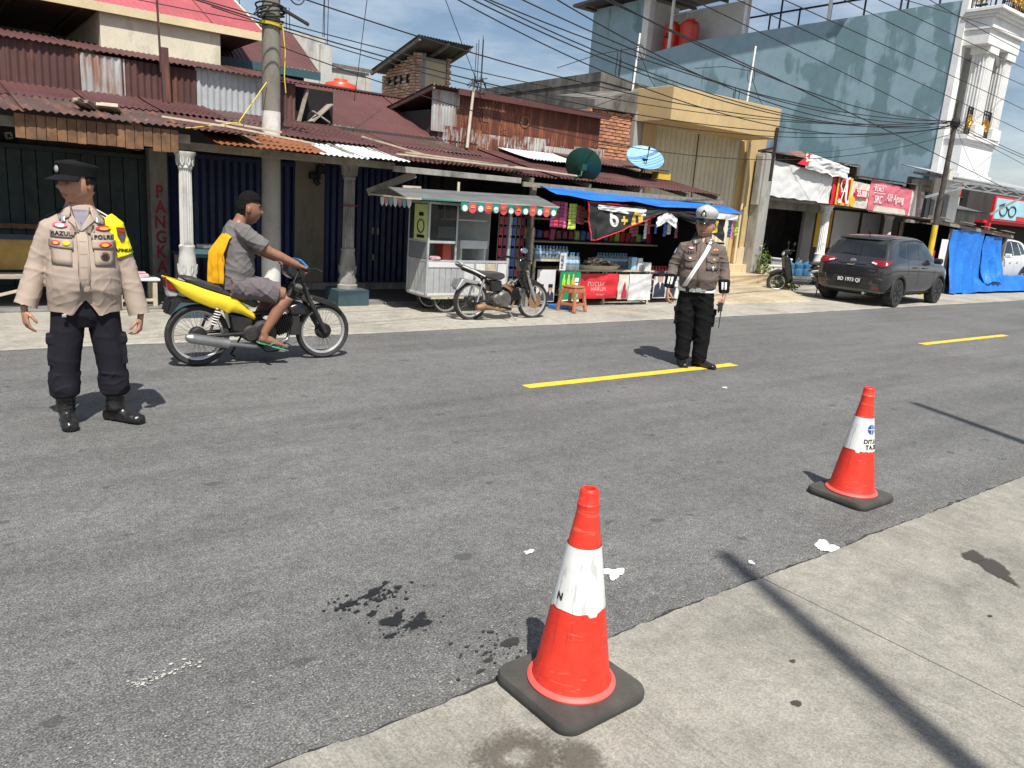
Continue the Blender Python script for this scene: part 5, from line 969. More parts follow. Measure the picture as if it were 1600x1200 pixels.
# goods on the counter
M('snack', (.3, .2, .09), .6, var=.6, scale=25, bmp=.4); M('snack_pale', (.5, .36, .18), .6, var=.5, scale=25)
bs = thing('snack_basket', 'wide basket heaped with brown packed snacks on the kiosk counter', 'basket', (9.3, 9.75, .62))
B().lathe([(.0, 0), (.42, 0), (.5, .07), (.52, .07), (.44, -.0), (0, -.0)], 24, (0, 0, .002), sy=.35).obj('tray', 'wood_pale', bs, False)
for k in range(42): 
    a, r_ = random.uniform(0, 6.28), random.uniform(0, 1)**.5; q = B().box((.42*r_*cos(a), .13*r_*sin(a), .05+.13*(1-r_**2)+random.uniform(-.02, .02)), (.11, .07, .03), Matrix.Rotation(random.uniform(0, 3), 3, 'Z') @ Matrix.Rotation(random.uniform(-.7, .7), 3, 'X')); q.obj('snack_pack', random.choice(['snack', 'snack_pale', 'good4', 'snack']), bs, False, bevel=.012)
for k, (x0, x1, z0, z1, y, mm, lab) in enumerate(((10.02, 10.14, .62, .84, 9.66, 'label_band', 'light blue milk carton on the kiosk counter'), (10.16, 10.27, .62, .83, 9.64, 'poster_white', 'white carton between milk carton and price card'), (10.28, 10.44, .60, .76, 9.58, 'poster_white', 'small white price card box at the counter end'))):
    tag(B().bb(x0, x1, y, y+.1, z0+.002, z1).obj('carton', mm, bevel=.004), lab, 'carton')
G3 = 'packets on the kiosk back shelves'
for k in range(44):
    x = 8.65+(k % 22)*.152; z = (1.002, 1.402)[k//22]
    tag(B().box((x+.06, 11.1, z+.11), (.125, .09, random.uniform(.14, .22)), Matrix.Rotation(random.uniform(-.15, .15), 3, 'Y')).obj('packet', random.choice(sachet_cols), bevel=.02), 'snack packet standing on the dim back shelf of the kiosk', 'packet', G3)
for k in range(8):
    tag(B().lathe([(0, 0), (.1, 0), (.12, .05), (.12, .28), (.09, .33), (0, .34)], 12, (8.75+.36*k, 10.4, .182)).obj('sack', random.choice(['snack', 'good4', 'snack_pale', 'good0']), smooth=50), 'plump goods sack on the low kiosk platform', 'sack', 'sacks on the kiosk platform')
rk = thing('hanging_rack', 'wire rack of small packets between the food cart and the kiosk', 'rack', (7.4, 9.75, 0)); b = B()
for i in range(7): b.tube((7.12+.085*i, 9.75, .45), (7.12+.085*i, 9.75, 1.5), .005, n=4)
for i in range(10): b.tube((7.12, 9.75, .45+.116*i), (7.63, 9.75, .45+.116*i), .005, n=4)
b.tube((7.66, 9.62, 0), (7.66, 9.62, 1.7), .018, n=8); b.obj('wire_grid', 'galv', rk)
for k in range(36): B().box((7.16+.085*(k % 6), 9.74, .55+.16*(k//6)), (.07, .02, .12)).obj('packet', sachet_cols[(0, 1, 6, 4, 5, 1)[k % 6]], rk)
b = B(); b.path([(7.66+.02*nz1(i*.9), 9.58, .7+.03*i) for i in range(20)], [.02+.012*abs(sin(i*1.6)) for i in range(20)], 7); tag(b.obj('food_string', 'wood_pale', smooth=60), 'string of pale snack bags tied to the kiosk post', 'snack string')
# plastic stool
M('stool_plastic', (.42, .16, .075), .45, var=.1); stl = thing('stool', 'brown plastic stool standing before the green drink board', 'stool', (8.2, 9.12, 0), .25)
B().box((0, 0, .405), (.27, .27, .03)).box((0, 0, .38), (.25, .25, .03)).obj('seat', 'stool_plastic', stl, False, bevel=.015)
for sx in (-1, 1):
    for sy in (-1, 1):
        a, c_ = Vector((sx*.16, sy*.16, 0.012)), Vector((sx*.115, sy*.115, .38)); B().beam(a, c_, .05, .05).obj('leg', 'stool_plastic', stl, False, bevel=.012)
for k in range(4):
    r_ = Matrix.Rotation(k*pi/2, 4, 'Z'); q = B().box((0, -.148, .135), (.24, .02, .04)).box((0, -.125, .34), (.2, .02, .06)); o = q.obj('rung', 'stool_plastic', stl, False, bevel=.006); o.data.transform(r_)
tag(B().bb(8.02, 8.4, 9.3, 9.5, .014, .08).obj('blue_crate', 'blue_plastic', bevel=.01), 'low blue plastic crate on the ground behind the stool', 'crate')
# ================================================================== LEFT TERRACE THINGS
bn_ = thing('bench', 'wooden bench with yellow back panel behind the beige shirted officer', 'bench', (1.1, 10.55, 0))
B().bb(.25, 1.75, 10.35, 10.7, .38, .42).obj('seat', 'wood_grey', bn_, bevel=.006); B().bb(.3, 1.7, 10.70, 10.73, .45, .80).obj('back_panel', M('panel_yellow', (.36, .22, .05), .6, var=.35, scale=5, dirt=.3), bn_); B().bb(.22, 1.78, 10.68, 10.75, .80, .86).bb(.22, .3, 10.68, 10.75, .42, .8).bb(1.7, 1.78, 10.68, 10.75, .42, .8).obj('back_frame', M('frame_blue', (.015, .025, .05), .5), bn_)
for x in (.32, 1.66):
    for y in (10.4, 10.66): B().bb(x-.03, x+.03, y-.03, y+.03, .045, .38).obj('leg', 'wood_grey', bn_)
B().beam((.32, 10.4, .1), (1.3, 10.4, .36), .03).obj('brace', 'wood_pale', bn_)
tb_ = thing('low_table', 'low wooden table with pale top beside the green plank shutters', 'table', (2.0, 10.45, 0))
B().bb(1.85, 2.36, 10.3, 10.65, .36, .39).obj('top', 'banner_white', tb_, bevel=.005)
for x in (1.9, 2.3):
    for y in (10.34, 10.6): B().bb(x-.025, x+.025, y-.025, y+.025, .045, .36).obj('leg', 'wood_pale', tb_)
B().beam((1.9, 10.34, .12), (2.3, 10.34, .12), .03).obj('stretcher', 'wood_pale', tb_)
tag(B().box((2.12, 10.45, .415), (.26, .16, .05)).box((2.12, 10.45, .45), (.2, .12, .03)).obj('cloth_bundle', 'print_rose', bevel=.02), 'small pinkish bundle lying on the low table', 'bundle')
t3 = thing('counter_table', 'dark counter with packets behind the yellow motorbike', 'table', (3.0, 10.9, 0)); B().bb(2.75, 3.7, 10.7, 11.3, .62, .66).obj('top', 'teal', t3, bevel=.006)
for x in (2.8, 3.65):
    for y in (10.75, 11.25): B().bb(x-.03, x+.03, y-.03, y+.03, .045, .62).obj('leg', 'wood_grey', t3)
tag(B().box((3.05, 10.8, .70), (.34, .22, .07)).obj('flat_box', 'teal_box', bevel=.01), 'turquoise flat box on the dark counter behind the motorbike', 'box'); tag(B().box((3.1, 10.82, .765), (.26, .18, .05), Matrix.Rotation(.3, 3, 'Z')).obj('flat_pack', 'poster_white', bevel=.012), 'white packet lying on the turquoise box', 'packet')
cr = thing('folding_chair', 'red and black folding chair on the steps of the yellow shophouse', 'chair', (15.2, 12.1, .53)); 
B().box((0, 0, .42), (.7, .3, .04)).obj('seat', 'banner_red', cr, False, bevel=.01); B().box((.05, .05, .5), (.7, .25, .05)).obj('backrest', 'black', cr, False, bevel=.01)
for sx in (-1, 1): B().beam((sx*.28, -.1, 0), (sx*.1, .1, .42), .03).beam((sx*.1, -.1, 0), (sx*.28, .1, .42), .03).obj('leg', 'iron', cr, False)
# plants by the steps
def leafmat(name, c):
    m = M(name, c, .55, var=.35, scale=8, rnd=0.); return m
leafmat('leaf', (.07, .15, .03)); leafmat('leaf_yellow', (.22, .26, .05)); leafmat('leaf_deep', (.03, .075, .02))
def shrub(c, n, r, hh, mats, lab, ls=.07, pot=None, name='plant'):
    s_ = thing(name, lab, 'plant', c); b = B(); st_ = B()
    for k in range(n):
        a = random.uniform(0, 6.28); q = random.uniform(.15, 1); base = Vector((r*.25*cos(a), r*.25*sin(a), 0)); tip = Vector((r*q*cos(a), r*q*sin(a), hh*random.uniform(.3, 1)*(1.1-.4*q))); st_.path([base, (base+tip)/2+Vector((0, 0, .04)), tip], .004, 4)
        for j in range(5):
            p = base.lerp(tip, .35+.65*j/4)+Vector((random.uniform(-.03, .03),)*3); d = Vector((random.uniform(-1, 1), random.uniform(-1, 1), random.uniform(-.2, .9))).normalized(); e = d.cross(Vector((random.uniform(-1, 1), random.uniform(-1, 1), .3))).normalized(); l_ = ls*random.uniform(.7, 1.4)
            b.add([p, p+d*l_*.5+e*l_*.22, p+d*l_, p+d*l_*.5-e*l_*.22], [(0, 1, 2, 3)], random.randrange(len(mats)))
    b.obj('foliage', list(mats), s_, False, kind='stuff'); st_.obj('stem', 'leaf_deep', s_, False)
    if pot: B().lathe([(.0, -.2), (.11, -.2), (.15, 0), (.16, 0), (.16, .02), (.13, .02), (.12, -.02), (0, -.02)], 18).obj('pot', pot, s_, False, smooth=40)
    return s_
shrub((16.85, 11.75, .33), 26, .26, .75, ['leaf', 'leaf_yellow'], 'leafy green yellow plant beside the ragged pillar', .09)
shrub((17.0, 11.45, .2), 14, .2, .3, ['leaf_deep', 'leaf'], 'potted plant in a cream pot beside the steps', .07, 'banner_cream'); shrub((17.42, 11.5, .2), 14, .2, .32, ['leaf', 'leaf_deep'], 'potted plant in a grey pot beside the steps', .07, 'galv')
shrub((16.5, 10.75, .02), 40, .5, .42, ['leaf', 'leaf_yellow', 'leaf_deep'], 'low weeds growing along the ramp edge by the scooter', .08, None, 'weeds'); shrub((17.05, 11.2, .02), 40, .4, .5, ['leaf', 'leaf_deep'], 'weeds growing at the corner of the tiled steps', .08, None, 'weeds')
# ================================================================== VEHICLES
M('bike_yellow', (.72, .52, .02), .3, var=.06, coat=.5, dirt=.08); M('bike_black', (.015, .015, .016), .35, var=.3, coat=.3, dirt=.2); M('seat_vinyl', (.035, .034, .034), .55, var=.3, scale=14, dirt=.2, dirtcol=(.2, .13, .07), bmp=.2); M('red_lens', (.20, .006, .012), .2, var=.1, coat=.5); M('clear_lens', (.55, .55, .55), .1, var=.1, trans=.4)
M('muffler', (.36, .36, .35), .35, metal=.8, var=.2, dirt=.25, dirtcol=(.15, .12, .08)); M('engine_metal', (.17, .16, .145), .5, metal=.6, var=.35, scale=10, dirt=.45); M('engine_dark', (.04, .038, .036), .6, metal=.4, var=.4, scale=10, dirt=.3); M('rusty_pipe', (.3, .17, .09), .6, metal=.4, var=.4, scale=9, dirt=.3); M('spring_white', (.62, .6, .55), .5); M('sandal', (.05, .27, .17), .6); M('mirror', (.5, .52, .53), .05, metal=1., var=.02)
def shell(poly, hw, name, mat, parent, bevel=.012, inner=.75, y=0.):
    """solid of side outline poly (x,z), full width in the middle and narrower along the outline"""
    n = len(poly); cx = sum(p[0] for p in poly)/n; cz = sum(p[1] for p in poly)/n
    rings = []
    for s, k in ((-1., .93), (-.8, 1.), (.8, 1.), (1., .93)):
        rings.append([(cx+(p[0]-cx)*(k if abs(s) == 1 else 1), y+s*hw, cz+(p[1]-cz)*(k if abs(s) == 1 else 1)) for p in poly])
    return B().loft(rings).obj(name, mat, parent, False, bevel=bevel, smooth=40)
def spring(b, p0, p1, r, turns, wr, n=10, m=None):
    p0, p1 = Vector(p0), Vector(p1); t = (p1-p0).normalized(); u = t.orthogonal().normalized(); w_ = t.cross(u); k = turns*n
    return b.path([p0.lerp(p1, i/k)+u*(r*cos(2*pi*i/n))+w_*(r*sin(2*pi*i/n)) for i in range(k+1)], wr, 5, m)
def engine(parent, c, mat='engine_metal', s=1., dark='engine_dark'):
    e = group('engine', parent, False); X, Z = c
    B().lathe([(.02, -.12), (.10, -.115), (.125, -.08), (.125, .08), (.10, .115), (.02, .12)], 26, (X, 0, Z), 'y').obj('crankcase', mat, e, False, smooth=35)
    B().lathe([(.02, -.135), (.06, -.13), (.075, -.11), (.075, .11), (.06, .13), (.02, .135)], 20, (X-.13, 0, Z+.01), 'y').obj('gearbox', mat, e, False, smooth=35)
    f = B()
    for k in range(8): f.box((X+.13+.02*k, 0, Z+.045+.006*k), (.008, .17-.004*k, .15), Matrix.Rotation(-.3, 3, 'Y'))
    f.obj('cylinder_fins', dark, e, False); B().box((X+.30, 0, Z+.10), (.07, .13, .12), Matrix.Rotation(-.3, 3, 'Y')).obj('cylinder_head', mat, e, False, bevel=.02)
    B().path([(X+.1, .0, Z+.2), (X+.16, .02, Z+.26), (X+.24, .0, Z+.22)], [.03, .035, .025], 10).obj('carburettor', mat, e, False, smooth=50)
    B().beam((X-.02, -.2, Z-.1), (X-.02, .2, Z-.1), .025).tube((X-.02, -.28, Z-.1), (X-.02, -.17, Z-.1), .02).tube((X-.02, .17, Z-.1), (X-.02, .28, Z-.1), .02).obj('foot_pegs', 'black', e, False)
    return e
# ---- yellow underbone motorbike
mb = thing('motorbike', 'yellow tailed underbone motorbike ridden along the road', 'motorbike', (2.5, 7.05, 0))
wheel(mb, (-.59, 0, .278), .278, .04, .222, 18, drum=.075); wheel(mb, (.59, 0, .272), .272, .036, .222, 18, drum=.075)
tp = [(-.857, .80), (-.807, .787), (-.668, .748), (-.549, .700), (-.411, .655), (-.277, .612), (-.196, .548), (-.107, .462)]; bp = [(-.845, .775), (-.745, .657), (-.627, .589), (-.506, .538), (-.405, .512), (-.366, .478), (-.326, .497), (-.237, .474), (-.115, .413)]
def lerp_poly(P, t):
    L_ = [0]; 
    for a, c in zip(P, P[1:]): L_.append(L_[-1]+math.hypot(c[0]-a[0], c[1]-a[1]))
    d = t*L_[-1]
    for i in range(len(P)-1):
        if d <= L_[i+1]+1e-9: k = (d-L_[i])/max(1e-9, L_[i+1]-L_[i]); return (P[i][0]+(P[i+1][0]-P[i][0])*k, P[i][1]+(P[i+1][1]-P[i][1])*k)
    return P[-1]
for s in (-1, 1):
    def fp(a, c, s=s):
        t_, b_ = lerp_poly(tp, a), lerp_poly(bp, a); x, z = b_[0]+(t_[0]-b_[0])*c, b_[1]+(t_[1]-b_[1])*c
        return (x, s*(.082+.05*min(1, max(0, (x+.87)/.4))-.035*max(0, (x+.32)/.2)+.020*sin(pi*min(1, c*1.05))), z)
    o_ = B().quadgrid(fp, 40, 14).obj('tail_panel', 'bike_yellow', mb, False, smooth=50); sd_ = o_.modifiers.new('s', 'SOLIDIFY'); sd_.thickness = .008; sd_.offset = -1
shell([(-.85, .79), (-.70, .76), (-.3, .62), (-.2, .5), (-.35, .5), (-.6, .57), (-.74, .66)], .085, 'tail_core', 'bike_black', mb)
shell([(-.857, .795), (-.74, .70), (-.744, .669), (-.80, .68), (-.845, .69)], .085, 'tail_lamp', 'red_lens', mb, .012); shell([(-.845, .70), (-.75, .672), (-.77, .63), (-.835, .63)], .07, 'tail_lens', 'clear_lens', mb, .01)
seat = [(-.73, .79), (-.69, .806), (-.60, .79), (-.502, .75), (-.394, .725), (-.236, .64), (-.106, .60), (-.06, .56), (-.107, .52), (-.269, .60), (-.442, .66), (-.624, .725)]
shell(seat, .12, 'seat', 'seat_vinyl', mb, .025)
shell([(-.80, .66), (-.70, .62), (-.45, .58), (-.40, .54), (-.62, .57), (-.74, .58), (-.83, .475), (-.866, .484)], .055, 'rear_fender', 'bike_black', mb); B().box((-.845, 0, .56), (.012, .15, .11), Matrix.Rotation(.3, 3, 'Y')).obj('number_plate', 'black', mb, False)
fr_ = B(); fr_.path([(.36, 0, .82), (.25, 0, .62), (.05, 0, .46), (-.2, 0, .44), (-.35, 0, .50)], .028, 10); fr_.path([(-.2, 0, .44), (-.25, 0, .34), (-.24, 0, .25)], .03, 10)
for s in (-1, 1): fr_.path([(-.22, s*.09, .29), (-.4, s*.1, .285), (-.6, s*.1, .278)], [.02, .018, .014], 8); fr_.path([(-.35, s*.07, .52), (-.6, s*.08, .62), (-.78, s*.07, .7)], .014, 8)
fr_.obj('frame', 'bike_black', mb, False, smooth=50)
for s in (-1, 1):
    sp = B(); spring(sp, (-.436, s*.125, .52), (-.49, s*.125, .39), .027, 6, .006, m=0); sp.tube((-.43, s*.125, .535), (-.515, s*.125, .33), .013, n=8, m=1); sp.obj('shock_absorber', ['spring_white', 'engine_dark'], mb, False)
    B().path([(.35, s*.085, .74), (.42, s*.085, .58), (.50, s*.085, .43), (.585, s*.075, .272)], [.022, .022, .026, .02], 10).obj('fork_leg', 'engine_dark', mb, False, smooth=50)
B().path([(-.735, -.17, .293), (-.72, -.17, .290), (-.69, -.168, .283)], [.022, .034, .045], 16).path([(-.69, -.168, .283), (-.37, -.155, .217)], [.045, .046], 18).path([(-.37, -.155, .217), (-.33, -.153, .21), (-.124, -.13, .17), (.05, -.08, .16), (.22, -.03, .2), (.26, 0, .3)], [.03, .022, .018, .017, .017, .017], 12).obj('exhaust', 'muffler', mb, False, smooth=40)
engine(mb, (-.02, .28), 'engine_dark'); shell([(-.34, .48), (-.12, .43), (-.14, .28), (-.30, .31)], .1, 'side_cover', 'bike_black', mb)
B().path([(-.1, -.14, .2), (-.02, -.15, .12), (.1, -.12, .12), (.16, -.1, .17)], .008, 6).path([(-.15, .12, .25), (-.25, .16, .05), (-.2, .2, .02)], .01, 6).obj('kick_stand', 'iron', mb, False)
shell([(.20, .83), (.218, .93), (.28, .965), (.33, .965), (.40, .90), (.39, .84), (.36, .79), (.26, .78)], .09, 'head_cowl', 'bike_black', mb, .03); shell([(.305, .975), (.335, .968), (.412, .90), (.402, .865), (.375, .88), (.33, .93)], .085, 'visor', M('visor_blue', (.02, .2, .55), .25, coat=.5), mb, .01)
hb = B(); hb.path([(.30, -.34, .895), (.31, -.22, .90), (.30, -.1, .88), (.31, 0, .86), (.30, .1, .88), (.31, .22, .90), (.30, .34, .895)], .013, 8); hb.path([(.30, -.36, .895), (.305, -.24, .898)], .019, 10).path([(.30, .36, .895), (.305, .24, .898)], .019, 10).path([(.34, -.2, .9), (.42, -.28, .895), (.44, -.32, .875)], .006, 5).path([(.34, .2, .9), (.42, .28, .895), (.44, .32, .875)], .006, 5); hb.obj('handlebar', 'black', mb, False, smooth=50)
ca = B()
for k in range(5): ca.path([(.3, -.1+.05*k, .86), (.24+.02*k, -.12+.05*k, .74), (.27, -.05+.02*k, .62), (.2, 0, .5)], .006, 5)
ca.path([(.34, -.06, .8), (.35, -.09, .7), (.3, -.06, .62)], .012, 6); ca.obj('cables', 'cable', mb, False)
B().box((.34, 0, .69), (.14, .14, .07), Matrix.Rotation(.4, 3, 'Y')).path([(.27, -.06, .72), (.36, -.07, .70)], .03, 10).box((.40, 0, .60), (.1, .16, .07), Matrix.Rotation(.5, 3, 'Y')).obj('steering_stem', 'engine_metal', mb, False, bevel=.015)
shell([(.221, .526), (.324, .569), (.419, .522), (.42, .439), (.231, .444)], .085, 'battery_box', 'bike_black', mb, .02); B().bb(.245, .33, -.07, .07, .25, .44).obj('mud_flap', 'engine_dark', mb, False, bevel=.006)
shell([(.44, .63), (.565, .60), (.705, .54), (.775, .46), (.74, .46), (.68, .50), (.55, .545), (.46, .58)], .055, 'front_fender', 'bike_black', mb, .012)
# ---- parked black motorbike in front of the cart
pb = thing('motorbike', 'bare black parked motorbike with one round mirror before the food cart', 'motorbike', (6.55, 8.72, 0), -.04)
wheel(pb, (-.56, 0, .272), .272, .04, .222, 18, drum=.07); wheel(pb, (.50, .0, .265), .265, .036, .22, 18, drum=.04); B().lathe([(.05, -.06), (.11, -.058), (.11, -.052), (.05, -.05)], 24, (.50, 0, .265), 'y').obj('brake_disc', 'rusty_pipe', pb, False)
shell([(-.80, .775), (-.74, .765), (-.59, .715), (-.353, .68), (-.15, .672), (-.085, .655), (-.065, .61), (-.14, .57), (-.269, .57), (-.40, .605), (-.577, .665), (-.75, .73)], .11, 'seat', M('seat_grey', (.055, .053, .05), .6, var=.2, dirt=.15), pb, .025)
for s in (-1, 1): B().path([(-.78, s*.105, .755), (-.6, s*.112, .695), (-.42, s*.113, .62)], [.010, .012, .008], 6).obj('seat_trim', 'white_clean', pb, False)
B().path([(-.7, -.08, .72), (-.80, -.07, .78), (-.815, 0, .80), (-.80, .07, .78), (-.7, .08, .72)], .010, 8).obj('grab_rail', 'chrome', pb, False)
f2_ = B(); f2_.path([(.33, 0, .76), (.22, 0, .58), (.05, 0, .44), (-.2, 0, .44), (-.4, 0, .57)], .026, 10)
for s in (-1, 1): f2_.path([(-.2, s*.08, .3), (-.4, s*.09, .28), (-.56, s*.09, .272)], [.02, .018, .014], 8); f2_.path([(-.25, s*.06, .5), (-.45, s*.07, .62), (-.7, s*.06, .7)], .014, 8)
f2_.obj('frame', 'bike_black', pb, False, smooth=50)
for s in (-1, 1):
    B().tube((-.44, s*.12, .58), (-.53, s*.12, .27), .016, n=10).obj('shock_absorber', 'chrome', pb, False); B().path([(.31, s*.08, .70), (.37, s*.08, .52), (.44, s*.08, .38), (.50, s*.07, .265)], [.022, .022, .026, .02], 10).obj('fork_leg', 'galv' if s < 0 else 'engine_dark', pb, False, smooth=50)
engine(pb, (-.06, .29)); B().path([(-.55, -.14, .20), (-.42, -.14, .21), (-.38, -.14, .2), (-.22, -.12, .17), (-.1, -.1, .14), (.08, -.06, .15), (.18, 0, .28)], [.035, .05, .03, .02, .018, .018, .018], 14).obj('exhaust', 'rusty_pipe', pb, False, smooth=45)
shell([(-.30, .56), (-.12, .56), (-.1, .42), (-.28, .40)], .09, 'side_cover', 'bike_black', pb); shell([(-.74, .58), (-.66, .575), (-.45, .54), (-.5, .50), (-.68, .53), (-.82, .42), (-.84, .44)], .06, 'rear_fender', 'galv', pb, .008); B().box((-.83, 0, .52), (.012, .14, .12), Matrix.Rotation(.35, 3, 'Y')).obj('number_plate', 'galv', pb, False)
shell([(.23, .62), (.375, .60), (.52, .55), (.655, .485), (.63, .46), (.5, .50), (.42, .45), (.36, .40), (.30, .48)], .06, 'front_fender', 'bike_black', pb); shell([(.17, .86), (.26, .88), (.33, .83), (.31, .72), (.25, .68), (.19, .76)], .075, 'headlamp', 'bike_black', pb, .03)
hb = B(); hb.path([(.16, -.32, .86), (.2, -.2, .87), (.24, 0, .83), (.2, .2, .87), (.16, .32, .86)], .012, 8); hb.path([(.15, -.34, .86), (.185, -.22, .865)], .018, 10).path([(.15, .34, .86), (.185, .22, .865)], .018, 10).path([(.2, -.2, .87), (.17, -.21, .95), (.13, -.22, .985)], .006, 6).path([(.34, -.04, .75), (.35, -.09, .64), (.3, -.06, .54)], .01, 6).path([(.2, -.15, .86), (.36, -.2, .74), (.34, -.1, .6)], .006, 5); hb.obj('handlebar', 'black', pb, False, smooth=50)
mi = B().lathe([(0, 0), (.055, 0), (.062, .012), (.05, .02), (0, .022)], 20, sy=.62); mo = mi.obj('mirror', ['mirror'], pb, False, smooth=40); mo.data.transform(Matrix.Translation((.12, -.22, .99)) @ Matrix.Rotation(1.35, 4, 'X'))
B().path([(-.02, -.08, .2), (.06, -.16, .05), (.1, -.2, .015)], .009, 6).path([(.02, -.1, .18), (.16, -.14, .2), (.2, -.15, .26)], .008, 6).obj('kick_stand', 'chrome', pb, False)
pipes = B()
for k in range(5): pipes.path([(-.1+.05*k, -.05, .5), (.02+.04*k, -.08+.03*k, .44), (.1, -.05, .36), (.2, .02*k, .42)], .014, 6)
pipes.obj('hoses', 'rusty_pipe', pb, False)
# ---- dark compact SUV
def car_body(W_=.80):
    ST = [(-1.90, .40, .50, .60, .78, .80, .50), (-1.875, .33, .66, .71, .86, .89, .62), (-1.80, .27, .71, .775, .93, .985, .66), (-1.70, .25, .74, .80, .955, 1.13, .64), (-1.56, .24, .76, .81, .965, 1.34, .60), (-1.44, .24, .765, .815, .97, 1.455, .575), (-1.15, .23, .77, .82, .97, 1.50, .585), (-.6, .23, .77, .82, .96, 1.525, .60), (-.1, .23, .77, .82, .95, 1.525, .605), (.3, .23, .77, .82, .94, 1.49, .60), (.60, .23, .77, .82, .93, 1.38, .60), (.86, .23, .77, .815, .92, 1.18, .63), (1.06, .23, .77, .81, .91, 1.035, .68), (1.3, .24, .76, .805, .89, .985, .69), (1.6, .25, .74, .79, .84, .93, .66), (1.78, .27, .70, .75, .74, .82, .60), (1.87, .33, .62, .66, .64, .68, .54), (1.9, .40, .5, .55, .58, .6, .45)]
    rings = []
    for x, zb, wb, ws, zs, zt, wt in ST:
        hp = [(0, zb), (wb*.8, zb), (wb, zb+.06), (ws*.985, zb+(zs-zb)*.35), (ws, zb+(zs-zb)*.62), (ws*.985, zs-.05), (ws*.955, zs), (wt+(ws*.95-wt)*.5, zs+(zt-zs)*.5), (wt+.012, zs+(zt-zs)*.86), (wt*.9, zt-.012), (wt*.5, zt+.004), (0, zt+.008)]
        rings.append([(x, y, z) for y, z in hp]+[(x, -y, z) for y, z in hp[-2:0:-1]])
    return B().loft(rings)
def bake(o):
    dg = bpy.context.evaluated_depsgraph_get(); me = bpy.data.meshes.new_from_object(o.evaluated_get(dg)); o.modifiers.clear(); old = o.data; o.data = me; bpy.data.meshes.remove(old); return o
def bvh_of(me): return BVHTree.FromPolygons([v.co for v in me.vertices], [p.vertices[:] for p in me.polygons])
def patch(name, poly, plane, bvh, d, off, mat, parent, cuts=4, thick=0.):
    """flat outline pressed onto a curved body along d"""
    bm = bmesh.new(); P = {'xz': lambda a, b: (a, 0, b), 'yz': lambda a, b: (0, a, b), 'xy': lambda a, b: (a, b, 0)}[plane]
    f = bm.faces.new([bm.verts.new(P(a, b)) for a, b in poly]); bmesh.ops.triangulate(bm, faces=[f]); bmesh.ops.subdivide_edges(bm, edges=bm.edges[:], cuts=cuts, use_grid_fill=True)
    me = bpy.data.meshes.new(name); bm.to_mesh(me); bm.free(); D = Vector(d).normalized()
    for v in me.vertices:
        h_ = bvh.ray_cast(v.co-D*3, D)
        v.co = (h_[0]-D*off) if h_[0] is not None else bvh.find_nearest(v.co-D*.6)[0]-D*off
    me.materials.append(MATS[mat] if isinstance(mat, str) else mat); me.polygons.foreach_set('use_smooth', [True]*len(me.polygons))
    o = link(name, me, parent, False)
    if thick: s_ = o.modifiers.new('s', 'SOLIDIFY'); s_.thickness = thick; s_.offset = 0
    return o
M('car_grey', (.022, .023, .026), .16, metal=.0, var=.1, scale=1, coat=1.); M('car_white', (.66, .66, .64), .35, var=.04, coat=.5); M('car_glass', (.012, .014, .016), .06, var=.1, coat=.4); M('car_trim', (.018, .018, .018), .55, var=.2); M('lens_white', (.6, .6, .6), .15, coat=.5); M('alloy_black', (.07, .07, .074), .35, metal=.5, var=.2); M('plate_black', (.01, .01, .01), .5)
